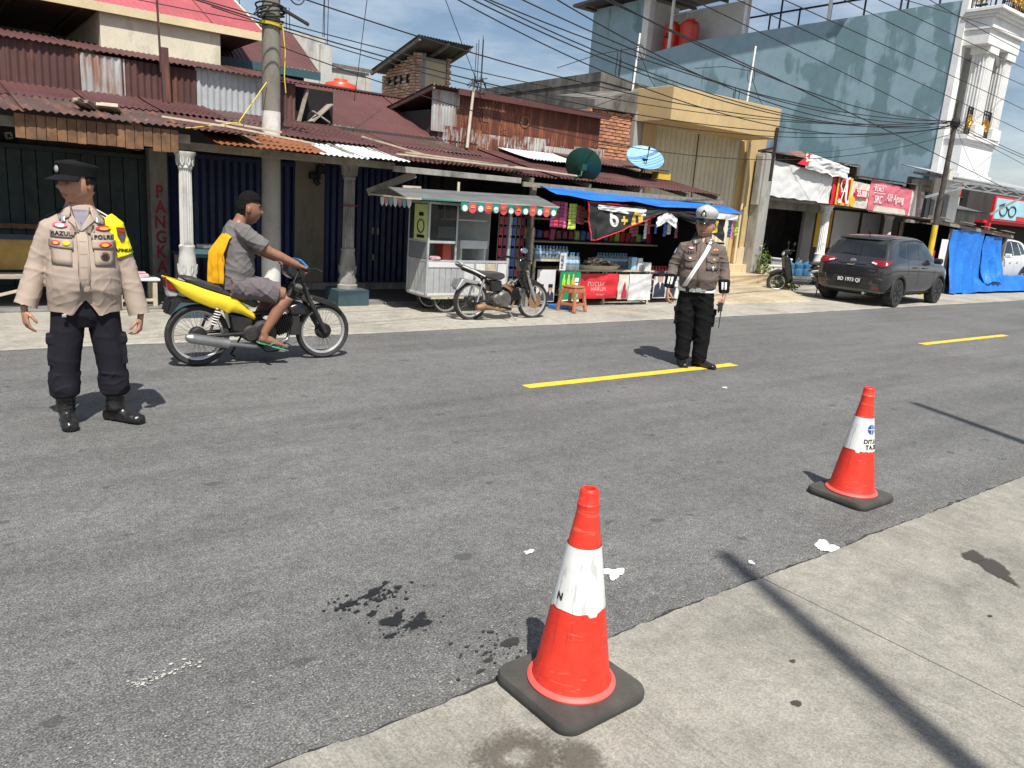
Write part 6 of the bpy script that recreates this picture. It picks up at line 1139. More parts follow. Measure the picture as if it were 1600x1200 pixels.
def car(name, lab, loc, rz, paint, plate=None, badge=True, scale=1.):
    c = thing(name, lab, 'car', loc, rz); c.scale = (scale,)*3
    o = car_body().obj('body', paint, c, False); ss = o.modifiers.new('s', 'SUBSURF'); ss.levels = ss.render_levels = 2
    cut = B()
    for x in (-1.2, 1.22): cut.lathe([(.345, -1.2), (.345, 1.2)], 40, (x, 0, .31), 'y')
    co = cut.obj('cut', paint, c, False); bo = o.modifiers.new('b', 'BOOLEAN'); bo.object = co; bo.operation = 'DIFFERENCE'; bo.solver = 'EXACT'
    bake(o); bpy.data.objects.remove(co); o.data.polygons.foreach_set('use_smooth', [True]*len(o.data.polygons)); o.data.set_sharp_from_angle(angle=radians(38)); bv = bvh_of(o.data)
    B().bb(-1.6, 1.6, -.6, .6, .22, .7).obj('underbody', 'void', c, False)
    for x in (-1.2, 1.22):
        for s in (-1, 1):
            w_ = group('wheel', c, False); yy = s*.70
            B().lathe([(.2, -.09), (.24, -.1), (.295, -.1), (.31, -.07), (.312, 0), (.31, .07), (.295, .1), (.24, .1), (.2, .09)], 44, (x, yy, .31), 'y', cap=False).obj('tyre', 'tyre', w_, False, smooth=45)
            r_ = B().lathe([(.205, -.09), (.212, -.085), (.212, .085), (.205, .09), (.19, .06), (.05, .03), (.05, -.03), (.19, -.06)], 40, (x, yy, .31), 'y', m=1)
            for k in range(6):
                a = 2*pi*k/6; r_.beam((x+.03*cos(a), yy+s*.07, .31+.03*sin(a)), (x+.195*cos(a), yy+s*.085, .31+.195*sin(a)), .05, .03, 0, up=(0, 1, 0))
            r_.lathe([(.0, -.09), (.04, -.09), (.04, .09), (0, .09)], 16, (x, yy, .31), 'y', m=0); r_.obj('rim', ['alloy_black' if paint == 'car_grey' else 'rim', 'void'], w_, False, smooth=35)
        for s in (-1, 1):
            ar = B(); pts = [(x+.375*cos(a), s*.80, .31+.375*sin(a)) for a in [pi*(-.06)+pi*1.12*i/24 for i in range(25)]]; me_ = ar.path(pts, [(.035, .022)]*25, 8).obj('arch_trim', 'car_trim', c, False, smooth=50)
            for v in me_.data.vertices:
                h_ = bv.find_nearest(v.co); 
    for s in (-1, 1):
        d = (0, -s, 0); k = lambda nm, poly, mt, off=.004, **kw: patch(nm, poly, 'xz', bv, d, off, mt, c, **kw)
        k('front_window', [(-.20, 1.02), (.72, .99), (.50, 1.27), (.28, 1.41), (-.18, 1.44)], 'car_glass'); k('rear_window', [(-.86, 1.04), (-.25, 1.025), (-.23, 1.44), (-.72, 1.42)], 'car_glass'); k('quarter_window', [(-1.28, 1.10), (-1.0, 1.06), (-.92, 1.06), (-.80, 1.40), (-1.1, 1.37)], 'car_glass')
        k('window_visor', [(-1.12, 1.395), (-.8, 1.435), (-.2, 1.46), (.28, 1.43), (.28, 1.405), (-.2, 1.435), (-.8, 1.41)], 'car_trim', .012)
        k('sill', [(-.84, .24), (.86, .24), (.86, .33), (-.84, .33)], 'car_trim', .006)
        for q in ([(-.255, .36), (-.245, .36), (-.225, 1.02), (-.235, 1.02)], [(.78, .4), (.79, .4), (.78, .98), (.77, .98)], [(-.84, .68), (-.83, .68), (-.87, 1.03), (-.88, 1.03)]): k('door_gap', q, 'void', .002, cuts=5)
        B().beam((-.55, s*.845, .86), (-.38, s*.845, .865), .02, .03).obj('door_handle', paint, c, False, bevel=.008); B().beam((.02, s*.845, .85), (.19, s*.845, .855), .02, .03).obj('door_handle', paint, c, False, bevel=.008)
        B().box((.60, s*.90, 1.02), (.13, .18, .13)).obj('wing_mirror', paint if paint != 'car_grey' else 'car_trim', c, False, bevel=.04, seg=3)
        patch('headlamp', [(1.5, .72), (1.86, .62), (1.86, .70), (1.5, .86)], 'xz', bv, d, .005, 'lens_white', c)
    dr = (1, 0, 0); kr = lambda nm, poly, mt, off=.006, **kw: patch(nm, poly, 'yz', bv, dr, off, mt, c, **kw)
    kr('rear_screen', [(-.60, 1.06), (.60, 1.06), (.58, 1.20), (.51, 1.38), (-.51, 1.38), (-.58, 1.20)], 'car_glass', .005)
    kr('roof_spoiler', [(-.55, 1.41), (.55, 1.41), (.55, 1.455), (-.55, 1.455)], 'car_trim', .05, thick=.02)
    for s in (-1, 1):
        kr('tail_lamp', [(s*.36, .945), (s*.44, .985), (s*.74, 1.0), (s*.76, .94), (s*.73, .85), (s*.50, .87)], 'red_lens', .012, thick=.012); kr('lamp_lens', [(s*.40, .93), (s*.52, .90), (s*.52, .93), (s*.42, .955)], 'lens_white', .024)
        kr('bumper_vent', [(s*.50, .52), (s*.68, .50), (s*.70, .60), (s*.54, .63)], 'car_trim', .012, thick=.01); kr('reflector', [(s*.50, .40), (s*.66, .40), (s*.66, .43), (s*.50, .44)], 'red_lens', .015)
    kr('bumper_panel', [(-.45, .36), (.45, .36), (.5, .44), (.40, .50), (.34, .62), (-.34, .62), (-.40, .50), (-.5, .44)], 'car_trim', .008); kr('tailgate_gap', [(-.62, .645), (.62, .645), (.62, .655), (-.62, .655)], 'void', .006); kr('garnish', [(-.30, .885), (.30, .885), (.26, .915), (-.26, .915)], 'car_trim', .014)
    kr('wiper', [(-.02, 1.075), (.30, 1.10), (.30, 1.112), (-.02, 1.095)], 'black', .02)
    if badge:
        b = B()
        for rx, rz_ in ((.055, .036), (.02, .036), (.04, .018)): b.path([(0, rx*cos(a), .95+(.01 if rx == .04 else 0)+rz_*sin(a)) for a in [2*pi*i/20 for i in range(20)]], .006, 6, closed=True)
        ob = b.obj('emblem', 'chrome', c, False); x_ = bv.ray_cast(Vector((-4, 0, .95)), Vector((1, 0, 0)))[0].x; ob.data.transform(Matrix.Translation((x_-.012, 0, 0)))
        x_ = bv.ray_cast(Vector((-4, 0, .88)), Vector((1, 0, 0)))[0].x; B().path([(x_-.02, -.06, .885), (x_-.025, -.03, .86), (x_-.025, .1, .86)], .008, 5).obj('handle_trim', 'chrome', c, False)
    def rear_text(nm, s_, size, y, z, mt, off=.02, **kw):
        me = text_mesh(s_, size, 0, **kw); me.transform(frame((0, y, z), (0, -1, 0), (0, 0, 1)))
        for v in me.vertices:
            h_ = bv.ray_cast(Vector((-4, v.co.y, v.co.z)), Vector((1, 0, 0))); v.co.x = (h_[0].x if h_[0] else -1.88)-off
        me.materials.clear(); me.materials.append(MATS[mt]); return link(nm, me, c, False)
    if plate:
        kr('number_plate', [(-.26, .47), (.26, .47), (.26, .59), (-.26, .59)], 'plate_black', .022, thick=.008); rear_text('plate_text', plate, .105, 0, .535, 'white_ink', .032, sx=.95, bold=.002); rear_text('badge', 'TURBO', .045, -.44, .77, 'chrome', .012); rear_text('badge', '1.0', .035, .55, .76, 'chrome', .012)
    B().path([(-1.2, 0, 1.52), (-1.25, 0, 1.57), (-1.33, 0, 1.59), (-1.30, 0, 1.53)], [.03, .02, .006, .02], 6).obj('roof_fin', 'car_trim', c, False); B().tube((-1.92, -.35, .28), (-1.7, -.35, .28), .03).obj('exhaust_tip', 'chrome', c, False)
    return c
ang = math.atan2(.25, 2.41); ca_, sa_ = cos(ang), sin(ang)
rax = Vector((16.83, 8.30, 0))+Vector((-sa_, ca_, 0))*.74; ctr = rax+Vector((ca_, sa_, 0))*1.2
car('parked_car', 'dark grey compact SUV parked facing away in front of the grocery shop', ctr, ang, 'car_grey', 'BD 1973 QI')
car('parked_car', 'white car parked behind the blue tarpaulin heap', (28.95, 11.5, 0), pi+.03, 'car_white', None, False, 1.08)
# ---- black scooter half hidden by the SUV
sc = thing('scooter', 'black scooter parked among weeds beside the dark car', 'scooter', (16.55, 10.35, 0), pi-.75)
wheel(sc, (-.6, 0, .25), .25, .045, .17, 8); wheel(sc, (.6, 0, .25), .25, .04, .17, 8)
shell([(-.85, .78), (-.6, .76), (-.2, .72), (-.1, .62), (-.25, .42), (-.5, .42), (-.75, .6)], .15, 'rear_body', 'bike_black', sc, .03); shell([(-.75, .84), (-.5, .82), (-.1, .78), (-.06, .72), (-.2, .70), (-.72, .77)], .13, 'seat', 'seat_vinyl', sc, .03); shell([(-.2, .36), (.3, .34), (.34, .24), (-.25, .26)], .15, 'floorboard', 'engine_dark', sc, .02)
shell([(.28, .34), (.40, .80), (.50, .92), (.56, .82), (.50, .55), (.42, .34)], .17, 'leg_shield', 'bike_black', sc, .03); shell([(.38, .93), (.42, 1.04), (.54, 1.0), (.56, .88)], .12, 'headlamp_cowl', 'bike_black', sc, .03); shell([(.52, .90), (.56, .97), (.58, .88)], .08, 'headlamp', 'lens_white', sc, .01); shell([(.42, .55), (.6, .57), (.82, .46), (.8, .40), (.6, .50), (.44, .48)], .07, 'front_fender', 'bike_black', sc, .015)
B().path([(.4, -.34, 1.02), (.42, -.15, 1.0), (.43, .15, 1.0), (.4, .34, 1.02)], .016, 8).obj('handlebar', 'black', sc, False)
for s in (-1, 1):
    B().path([(.42, s*.2, 1.0), (.40, s*.26, 1.14)], .006, 5).box((.40, s*.28, 1.17), (.02, .11, .07)).obj('mirror', 'black', sc, False); B().path([(.46, s*.07, .7), (.6, s*.07, .25)], .02, 8).obj('fork_leg', 'engine_dark', sc, False); B().beam((-.55, s*.16, .66), (-.1, s*.165, .56), .02, .05).obj('side_stripe', 'galv', sc, False, bevel=.008)
B().path([(-.75, -.17, .34), (-.4, -.16, .28)], [.05, .06], 12).obj('exhaust', 'muffler', sc, False); B().lathe([(.02, -.1), (.16, -.1), (.16, .1), (.02, .1)], 18, (-.42, .08, .30), 'y').obj('engine_case', 'engine_metal', sc, False, bevel=.02); shell([(-.9, .74), (-.84, .76), (-.83, .66), (-.88, .66)], .1, 'tail_lamp', 'red_lens', sc, .01)
B().path([(-.3, .12, .2), (-.25, .28, .02)], .012, 6).obj('side_stand', 'iron', sc, False)
# ================================================================== TRAFFIC CONES
M('cone_red', (.74, .030, .014), .45, var=.14, scale=9, dirt=.35, dirtcol=(.34, .035, .022), bmp=.1, bscale=30); M('cone_rim', (.80, .10, .08), .5, var=.1); M('rubber', (.055, .052, .045), .75, var=.3, scale=7, bmp=.25, dirt=.25, dirtcol=(.12, .11, .095)); M('ink_black', (.015, .015, .015), .5, var=.1); M('ink_blue', (.02, .07, .25), .4)
def conemat():
    m, n, l, p = newmat('cone_red'); v = coords(n, l); a = noise(n, l, v, 9, 6, .65); sc_ = noise(n, l, coords(n, l, (1, 1, .10)), 55, 4, .7, .6); sm_ = noise(n, l, coords(n, l, (.35, .35, 2.5)), 24, 5, .75, .5); d = noise(n, l, v, 4, 7, .7)
    out = ramp(n, l, a, (.3, (.60, .022, .010)), (.7, (.80, .045, .022)))
    out = mixc(n, l, ramp(n, l, sc_, (.585, 0.), (.63, .5)), out, (.25, .02, .012)); out = mixc(n, l, ramp(n, l, sm_, (.60, 0.), (.64, .4)), out, (.85, .2, .14)); out = mixc(n, l, ramp(n, l, d, (.52, 0.), (.75, .35)), out, (.40, .045, .03))
    l.new(out, p.inputs['Base Color']); p.inputs['Roughness'].default_value = .48; bump(n, l, p, a, .1, .004); MATS['cone_red'] = m
conemat()
def bandmat():
    m, n, l, p = newmat('cone_band'); v = coords(n, l); vv = coords(n, l, (1, 1, .12)); a = noise(n, l, vv, 38, 3, .6, .5); c = noise(n, l, v, 12, 6, .6)
    out = ramp(n, l, c, (.3, (.60, .60, .57)), (.7, (.74, .74, .71))); out = mixc(n, l, ramp(n, l, a, (.37, .55), (.41, 0.)), out, (.3, .3, .29)); l.new(out, p.inputs['Base Color']); p.inputs['Roughness'].default_value = .4; bump(n, l, p, a, .15, .002); MATS['cone_band'] = m
bandmat()
def cone(loc, rz, lab, H=.735, mark=None):
    c = thing('traffic_cone', lab, 'traffic cone', loc, rz, 'traffic cones along the pavement edge')
    b = B(); a = .196; r = .06; pts = []
    for sx, sy, a0 in ((1, 1, 0), (-1, 1, pi/2), (-1, -1, pi), (1, -1, 1.5*pi)): pts += [(sx*(a-r)+r*cos(a0+pi/2*i/6), sy*(a-r)+r*sin(a0+pi/2*i/6)) for i in range(7)]
    b.loft([[(x*k, y*k, z) for x, y in pts] for k, z in ((.97, .0), (1., .012), (1., .030), (.975, .042), (.6, .046))]); b.obj('base', 'rubber', c, False, smooth=35)
    R = lambda z: .134-(z-.05)*(.134-.036)/(H-.075-.05)
    q = B(); z1, z2 = .335*H/.735, .545*H/.735; sl = [.05, .06, .09, .2, z1]
    q.lathe([(.150, .045), (.152, .052), (.146, .060), (R(.062)+.004, .064)], 48, cap=False); q.obj('rim', 'cone_rim', c, False, smooth=50)
    q = B(); q.lathe([(R(.05)+.004, .058), (R(.075), .075), (R(.2), .2), (R(z1), z1)], 48, cap=False); q.obj('lower_cone', 'cone_red', c, False, smooth=40); q = B(); q.lathe([(R(z2), z2), (R(H-.075), H-.075), (.0365, H-.06), (.037, H-.05), (.033, H-.045), (.032, H-.012), (.030, H-.004), (.026, H), (.018, H), (.016, H-.01), (.016, H-.03), (0, H-.03)], 48, cap=False); q.obj('upper_cone', 'cone_red', c, False, smooth=40)
    w_ = B(); n = 72; rings = []
    lo = lambda a_: z1-.004*(nz1(cos(a_)*3+loc[0], sin(a_)*3)*1.5)-(.012 if .3 < (a_+loc[0]) % 1.9 < .62 else 0)
    for k in range(6): rings.append([((R(lo(t)+(z2-lo(t))*k/5)+.0022)*cos(t), (R(lo(t)+(z2-lo(t))*k/5)+.0022)*sin(t), lo(t)+(z2-lo(t))*k/5) for t in [2*pi*j/n for j in range(n)]])
    w_.loft(rings, cap=False); bd = w_.obj('reflective_band', 'cone_band', c, False, smooth=60)
    def wrap(s, size, ang0, z, mt):
        me = text_mesh(s, size, 0, align='LEFT', spacing=1.08, bold=.0015)
        for v in me.vertices:
            zz_ = z+v.co.y; rr_ = R(zz_)+.004; t = ang0+v.co.x/rr_; v.co = (rr_*cos(t), rr_*sin(t), zz_)
        me.materials.clear(); me.materials.append(MATS[mt]); link('lettering', me, bd, False)
    if mark == 'text':
        wrap('DIT.LA', .034, radians(222), z1+.062, 'ink_black'); wrap('TA.20', .034, radians(232), z1+.028, 'ink_black')
        lg = B(); A0, Z0 = radians(258), z1+.135
        def pt(du, dv, off): rr_ = R(Z0+dv)+off; return (rr_*cos(A0+du/rr_), rr_*sin(A0+du/rr_), Z0+dv)
        for k in range(18):
            t0, t1 = 2*pi*k/18, 2*pi*(k+1)/18; lg.add([pt(0, 0, .0042), pt(.03*cos(t0), .03*sin(t0), .004), pt(.03*cos(t1), .03*sin(t1), .004)], [(0, 1, 2)])
        lo_ = lg.obj('logo', 'ink_blue', bd, False); ln = B(); ln.path([pt(-.03+.006*i, 0, .006) for i in range(11)], .0016, 4).path([pt(-.004, -.03+.006*i, .006) for i in range(11)], .0016, 4).path([pt(.012, -.026+.0052*i, .006) for i in range(11)], .0012, 4); ln.obj('logo_lines', 'white_ink', lo_, False)
    elif mark: wrap(mark, .034, radians(168), z1+.04, 'ink_black')
    return c
cone((1.655, 1.675, .012), .03, 'red and white traffic cone with cracked blank band straddling the pavement edge', .735, 'N')
cone((4.47, 2.25, .001), .0, 'red and white traffic cone with black lettering and blue logo standing on asphalt', .70, 'text')
# ================================================================== PEOPLE
def skinmat(name, c):
    m, n, l, p = newmat(name); v = coords(n, l); a = noise(n, l, v, 22, 5, .6); l.new(ramp(n, l, a, (.3, tuple(x*.86 for x in c)), (.7, tuple(x*1.1 for x in c))), p.inputs['Base Color']); p.inputs['Roughness'].default_value = .48; p.inputs['Subsurface Weight'].default_value = .12; p.inputs['Subsurface Radius'].default_value = (.012, .005, .003); p.inputs['Subsurface Scale'].default_value = .5
    bump(n, l, p, noise(n, l, v, 220, 3), .08, .002); MATS[name] = m
skinmat('skin_a', (.38, .19, .12)); skinmat('skin_b', (.40, .205, .13)); skinmat('skin_c', (.25, .118, .07))
def clothmat(name, c, rough=.85, weave=900., sheen=.0, var=.08):
    m, n, l, p = newmat(name); v = coords(n, l); a = noise(n, l, v, 6, 5, .6); out = ramp(n, l, a, (.3, tuple(x*(1-var) for x in c)), (.7, tuple(min(1, x*(1+var)) for x in c))); l.new(out, p.inputs['Base Color']); p.inputs['Roughness'].default_value = rough; p.inputs['Sheen Weight'].default_value = sheen; p.inputs['Specular IOR Level'].default_value = .12
    bump(n, l, p, mixc(n, l, .5, noise(n, l, v, weave, 1), noise(n, l, coords(n, l, (1, 1, 2.5)), 14, 4, .6, .8)), .22, .006); MATS[name] = m
clothmat('beige_twill', (.36, .288, .236)); clothmat('brown_twill', (.145, .115, .098)); clothmat('navy_twill', (.016, .015, .021)); clothmat('black_twill', (.008, .008, .009)); clothmat('tee_grey', (.145, .135, .13)); clothmat('shorts_mauve', (.135, .115, .125)); clothmat('tee_lilac', (.22, .205, .235)); clothmat('cloth_yellow', (.62, .31, .012)); clothmat('band_yellow', (.80, .72, .02), .55, sheen=0); clothmat('cap_black', (.009, .009, .010))
M('boot', (.012, .012, .012), .28, var=.4, scale=14, bmp=.15, dirt=.15); M('hair', (.007, .0065, .006), .75, var=.4, scale=60, bmp=1., bscale=160, spec=.12); M('eye_white', (.40, .36, .33), .3); M('cap_grey', (.42, .42, .41), .6, var=.06); M('peak_black', (.012, .012, .013), .15, coat=.6); M('white_leather', (.72, .72, .70), .45, var=.06, dirt=.08); M('silver', (.55, .55, .55), .3, metal=.7); M('emb_red', (.5, .02, .03), .6); M('emb_gold', (.6, .36, .05), .5); M('emb_pink', (.55, .12, .18), .6); M('emb_brown', (.14, .05, .02), .5); M('emb_blue', (.05, .08, .25), .5); M('lip', (.20, .08, .06), .5); M('mouth_line', (.05, .018, .015), .6)
def fuse(name, b, voxel, mat, parent, sm=3, wr=0., wf=7., sd=0., zf=1., dg=1., clamp=None, mask=None, cuts=()):
    o = b.obj(name, mat, parent, False); r = o.modifiers.new('r', 'REMESH'); r.mode = 'VOXEL'; r.voxel_size = voxel; r.use_smooth_shade = True
    if sm: s_ = o.modifiers.new('s', 'SMOOTH'); s_.factor = .5; s_.iterations = sm
    bake(o); me = o.data; me.materials.clear(); me.materials.append(MATS[mat])
    if wr:
        ns = [v.normal.copy() for v in me.vertices]
        for v, nn_ in zip(me.vertices, ns):
            p = v.co; k = 1. if mask is None else mask(p)
            if k: q = Vector((p.x*wf*.62, p.y*wf*.62, p.z*wf*zf+sd+p.x*wf*.5*dg)); a = max(0, 1-abs(mnoise.noise(q+Vector((mnoise.noise(q*.5)*1.2, sd, 0))))*2.6); q2 = Vector((p.x*wf*1.3+9, p.y*wf*1.3, p.z*wf*zf*1.2-p.x*wf*1.1)); a2 = max(0, 1-abs(mnoise.noise(q2))*3.2); v.co += nn_*(wr*k*(a*a*1.1+a2*a2*.6-.35))
    if cuts:
        bm = bmesh.new(); bm.from_mesh(me); kill = set()
        for pt, nr, rad in cuts:
            pt, nr = Vector(pt), Vector(nr).normalized()
            for v in bm.verts:
                w_ = v.co-pt; d = w_.dot(nr)
                if d > 0 and (w_-nr*d).length < rad:
                    if d < voxel*1.3: v.co -= nr*d
                    else: kill.add(v)
        bmesh.ops.delete(bm, geom=list(kill), context='VERTS'); bm.to_mesh(me); bm.free(); so_ = o.modifiers.new('t', 'SOLIDIFY'); so_.thickness = .005; so_.offset = -1
    if clamp is not None:
        for v in me.vertices: v.co.z = max(v.co.z, clamp)
    me.polygons.foreach_set('use_smooth', [True]*len(me.polygons)); me.update(); return o
HK = 1.12
def head(b, c, yaw, tilt=0., w_=1., nv=56, nu=72):
    R = (Matrix.Rotation(yaw, 3, 'Z') @ Matrix.Rotation(tilt, 3, 'X'))*HK; c = Vector(c); rings = []
    g = lambda d, s: math.exp(-(d/s)**2)
    for i in range(1, nv):
        th = pi*i/nv; ring = []
        for j in range(nu):
            ph = 2*pi*j/nu; x, y, z = sin(th)*cos(ph), sin(th)*sin(ph), cos(th); px, py, pz = x*.076*w_, y*.094, z*.118
            t = max(0, -z); px *= 1-(.22 if w_ < 1.04 else .11)*t**1.8; py = py*(1-.30*t**1.4) if y > 0 else py*(1-.06*t**2)-.010*t
            if z > .3: px *= 1+.03
            if y < 0:
                f = min(1, -y*1.6); 
                py -= f*(.027*g(px, .0125)*g(pz+.016, .015)+.014*g(px, .0095)*g(pz-.010, .022)); py -= f*.007*(g(px-.022, .02)+g(px+.022, .02))*g(pz-.036, .011)
                py += f*.012*(g(px-.031, .014)+g(px+.031, .014))*g(pz-.014, .012); py -= f*(.009*g(px, .02)*(g(pz+.049, .008)+g(pz+.066, .008)))-f*.007*g(px, .024)*g(pz+.0575, .004)-f*.005*g(px, .03)*g(pz+.082, .007)
                py -= f*.009*g(px, .022)*g(pz+.098, .015); py -= f*.006*(g(px-.045, .02)+g(px+.045, .02))*g(pz+.02, .022); py -= f*.004*(g(px-.012, .007)+g(px+.012, .007))*g(pz+.022, .009)
            ring.append(c+R @ Vector((px, py, pz)))
        rings.append(ring)
    b.loft(rings)
    for s in (-1, 1):
        e = B(); e.lathe([(.001, -.011), (.6, -.009), (1, 0), (.6, .009), (.001, .011)], 12, axis='x'); b.add([c+R @ Vector((s*.077*w_+q[0]*.9, q[1]*.020+.012, q[2]*.033-.004)) for q in e.v], e.f)
    return R, c
def attach(o, hb):
    m2 = bpy.data.meshes.new('h'); m2.from_pydata(hb.v, [], hb.f); bm = bmesh.new(); bm.from_mesh(m2); bmesh.ops.recalc_face_normals(bm, faces=bm.faces); bm.to_mesh(m2); bm.clear(); bm.from_mesh(o.data); bm.from_mesh(m2); bm.to_mesh(o.data); bm.free(); bpy.data.meshes.remove(m2)
    o.data.polygons.foreach_set('use_smooth', [True]*len(o.data.polygons)); o.data.update()
def face(par, R, c, bvh, w_=1., brow='hair'):
    def at(x, y, z): return c+R @ Vector((x, y, z))
    f = (R @ Vector((0, 1, 0))).normalized()
    for s in (-1, 1):
        e = B(); h_ = bvh.ray_cast(at(s*.031, -.3, .014), f)[0] or at(s*.031, -.08, .014)
        q = B().lathe([(.001, -.004), (.009, -.003), (.0125, 0), (.009, .003), (.001, .004)], 14, axis='y', sy=.34); o = B().add([h_+R @ Vector(v)-f*-.001 for v in q.v], q.f).obj('eye', 'eye_white', par, False, smooth=60)
        q = B().lathe([(.001, -.0055), (.005, -.005), (.006, -.002)], 12, axis='y', cap=False, sy=.8); B().add([h_+R @ Vector(v) for v in q.v], q.f).obj('iris', 'ink_black', o, False)
        pts = []
        for k in range(6):
            x = s*(.016+.0065*k); h2 = bvh.ray_cast(at(x, -.3, .034+.004*sin(k/5*pi)-.001*k), f)[0]
            if h2: pts.append(h2)
        if len(pts) > 2: B().path(pts, [(.0055, .003)]*len(pts), 6).obj('eyebrow', brow, par, False)
    pts = [bvh.ray_cast(at(-.024+.006*k, -.3, -.0572-.0012*abs(k-4)/4), f)[0] for k in range(9)]; pts = [p-f*.001 for p in pts if p]
    if len(pts) > 3: B().path(pts, .0022, 6).obj('mouth', 'mouth_line', par, False)
    for dz, hh in ((-.049, .0032), (-.066, .004)):
        pts = [bvh.ray_cast(at(-.022+.0055*k, -.3, dz-.002*abs(k-4)/4*(1 if dz < -.055 else -.5)), f)[0] for k in range(9)]; pts = [p for p in pts if p]
        if len(pts) > 3: B().path(pts, [(hh*(1-.75*abs(i/(len(pts)-1)-.5)*2), .002) for i in range(len(pts))], 6).obj('lip', 'lip', par, False, smooth=60)
def hand(b, wrist, d, s, n, curl=.5, sz=1., spread=.0, thumb=.5):
    wrist, d, s, n = Vector(wrist), Vector(d).normalized(), Vector(s), Vector(n); s = (s-d*s.dot(d)).normalized(); nn_ = d.cross(s); n = nn_ if nn_.dot(n) > 0 else -nn_
    rings = []
    for t, a, c_ in ((-.03, .027, .021), (0, .026, .019), (.03, .036, .018), (.06, .041, .016), (.088, .040, .013)):
        o = wrist+d*(t*sz); rings.append([o+s*(a*sz*cos(q))+n*(c_*sz*sin(q)) for q in [2*pi*k/14 for k in range(14)]])
    b.loft(rings)
    for k, (off, L) in enumerate(((-.031, .062), (-.0105, .074), (.0105, .08), (.031, .072))):
        p = wrist+d*(.08*sz)+s*(off*sz); pts = [p-d*.015]; ang_ = .08; dir0 = (d+s*(off*spread*8)).normalized()
        for j, seg in enumerate((.42, .32, .26)):
            ang_ += curl*(.75, 1.0, .75)[j]*(1+.12*(1.5-k)*.3); v = dir0*cos(ang_)+n*sin(ang_); p = p+v*(L*sz*seg); pts.append(p)
        b.path(pts, [.0098*sz, .0095*sz, .0088*sz, .0075*sz], 8)
    p0 = wrist+d*(.018*sz)+s*(.022*sz)+n*.004; p1 = p0+(d*.55+s*.75+n*.35*thumb*2).normalized()*.036*sz; p2 = p1+(d*.85+s*.25+n*.5*thumb*2).normalized()*.034*sz; p3 = p2+(d*.9+n*.5*thumb*2).normalized()*.024*sz
    b.path([p0, p1, p2, p3], [.014*sz, .0125*sz, .011*sz, .0085*sz], 8)
def foot(b, ank, d, L=.265, wd=.047, hgt=.05, sole=0.):
    a = Vector(ank); d = Vector((d[0], d[1], 0)).normalized(); s = Vector((-d.y, d.x, 0)); rings = []
    for t, w_, h_ in ((-.27, .5, .55), (-.25, .72, 1.0), (-.12, .82, 1.45), (.05, .85, 1.55), (.2, .88, 1.25), (.38, 1.0, .95), (.55, 1.06, .8), (.68, .92, .72), (.74, .55, .5)):
        o = Vector((a.x, a.y, 0))+d*(t*L); hh = h_*hgt; rings.append([o+s*(w_*wd*cos(q))+Vector((0, 0, sole+hh*(1+sin(q))*(1 if sin(q) > 0 else .98))) for q in [2*pi*k/16 for k in range(16)]])
    b.loft(rings)
def oval(cx, cz, rx, rz, n=14, k=0.): return [(cx+rx*cos(2*pi*i/n)*(1+k*cos(4*pi*i/n)), cz+rz*sin(2*pi*i/n)) for i in range(n)]
# ---------------------------------------------------------------- officer in beige shirt
P1 = thing('person', 'officer in beige shirt, black cap and yellow armband standing with arms hanging', 'person', (.815, 5.54, 0), -.13)
AR = [(-.162, .01, 1.262), (-.240, .02, 1.05), (-.318, -.02, .81)]; AL = [(.162, .01, 1.262), (.244, .02, 1.04), (.305, -.01, .755)]
HC = (-.005, -.015, 1.545)
hb_ = B(); Rh, Hc = head(hb_, HC, radians(-58), .04, 1.08); b = B()
b.path([(0, .012, 1.36), (0, .012, 1.44), (0, .005, 1.50)], [(.095, .082), (.076, .074), (.070, .074)], 16)
b.path([(0, 0, .86), (0, -.01, 1.0), (0, 0, 1.2), (0, .01, 1.34), (0, .01, 1.40)], [(.16, .12), (.17, .13), (.17, .11), (.14, .09), (.07, .06)], 18)
for P_, wrd in ((AR, (-.45, -.15, -1)), (AL, (-.05, -.15, -1))): b.path([Vector(P_[0])*.7+Vector((0, 0, .38)), P_[0], P_[1], P_[2]], [.04, .045, .042, .028], 12)
hand(b, (-.332, -.025, .765), (.06, -.12, -1), (.35, -1, 0), (1, .3, 0), .42, 1.0); hand(b, (.315, -.02, .71), (-.12, -.18, -1), (-.3, -1, 0), (-1, .3, 0), .75, 1.0)
for s in (-1, 1): b.path([(s*.09, 0, .88), (s*.12, 0, .5), (s*.142, .01, .12)], [.075, .06, .03], 12)
body1 = fuse('body', b, .0062, 'skin_a', P1, 2); attach(body1, hb_); face(body1, Rh, Hc, bvh_of(body1.data))
hr = B(); hd = B(); head(hd, HC, radians(-58), .04, 1.10); hairo = hd.obj('hair', 'hair', P1, False, smooth=60)
bm = bmesh.new(); bm.from_mesh(hairo.data); Ri = Rh.inverted()
bmesh.ops.delete(bm, geom=[f for f in bm.faces if (lambda q: not (q.z > .0 and (q.y > -.005 or q.z > .06)) and not (q.y > .045 and q.z > -.04))(Ri @ (f.calc_center_median()-Hc))], context='FACES'); bm.to_mesh(hairo.data); bm.free()
for v in hairo.data.vertices: v.co = Hc+(v.co-Hc)*1.025
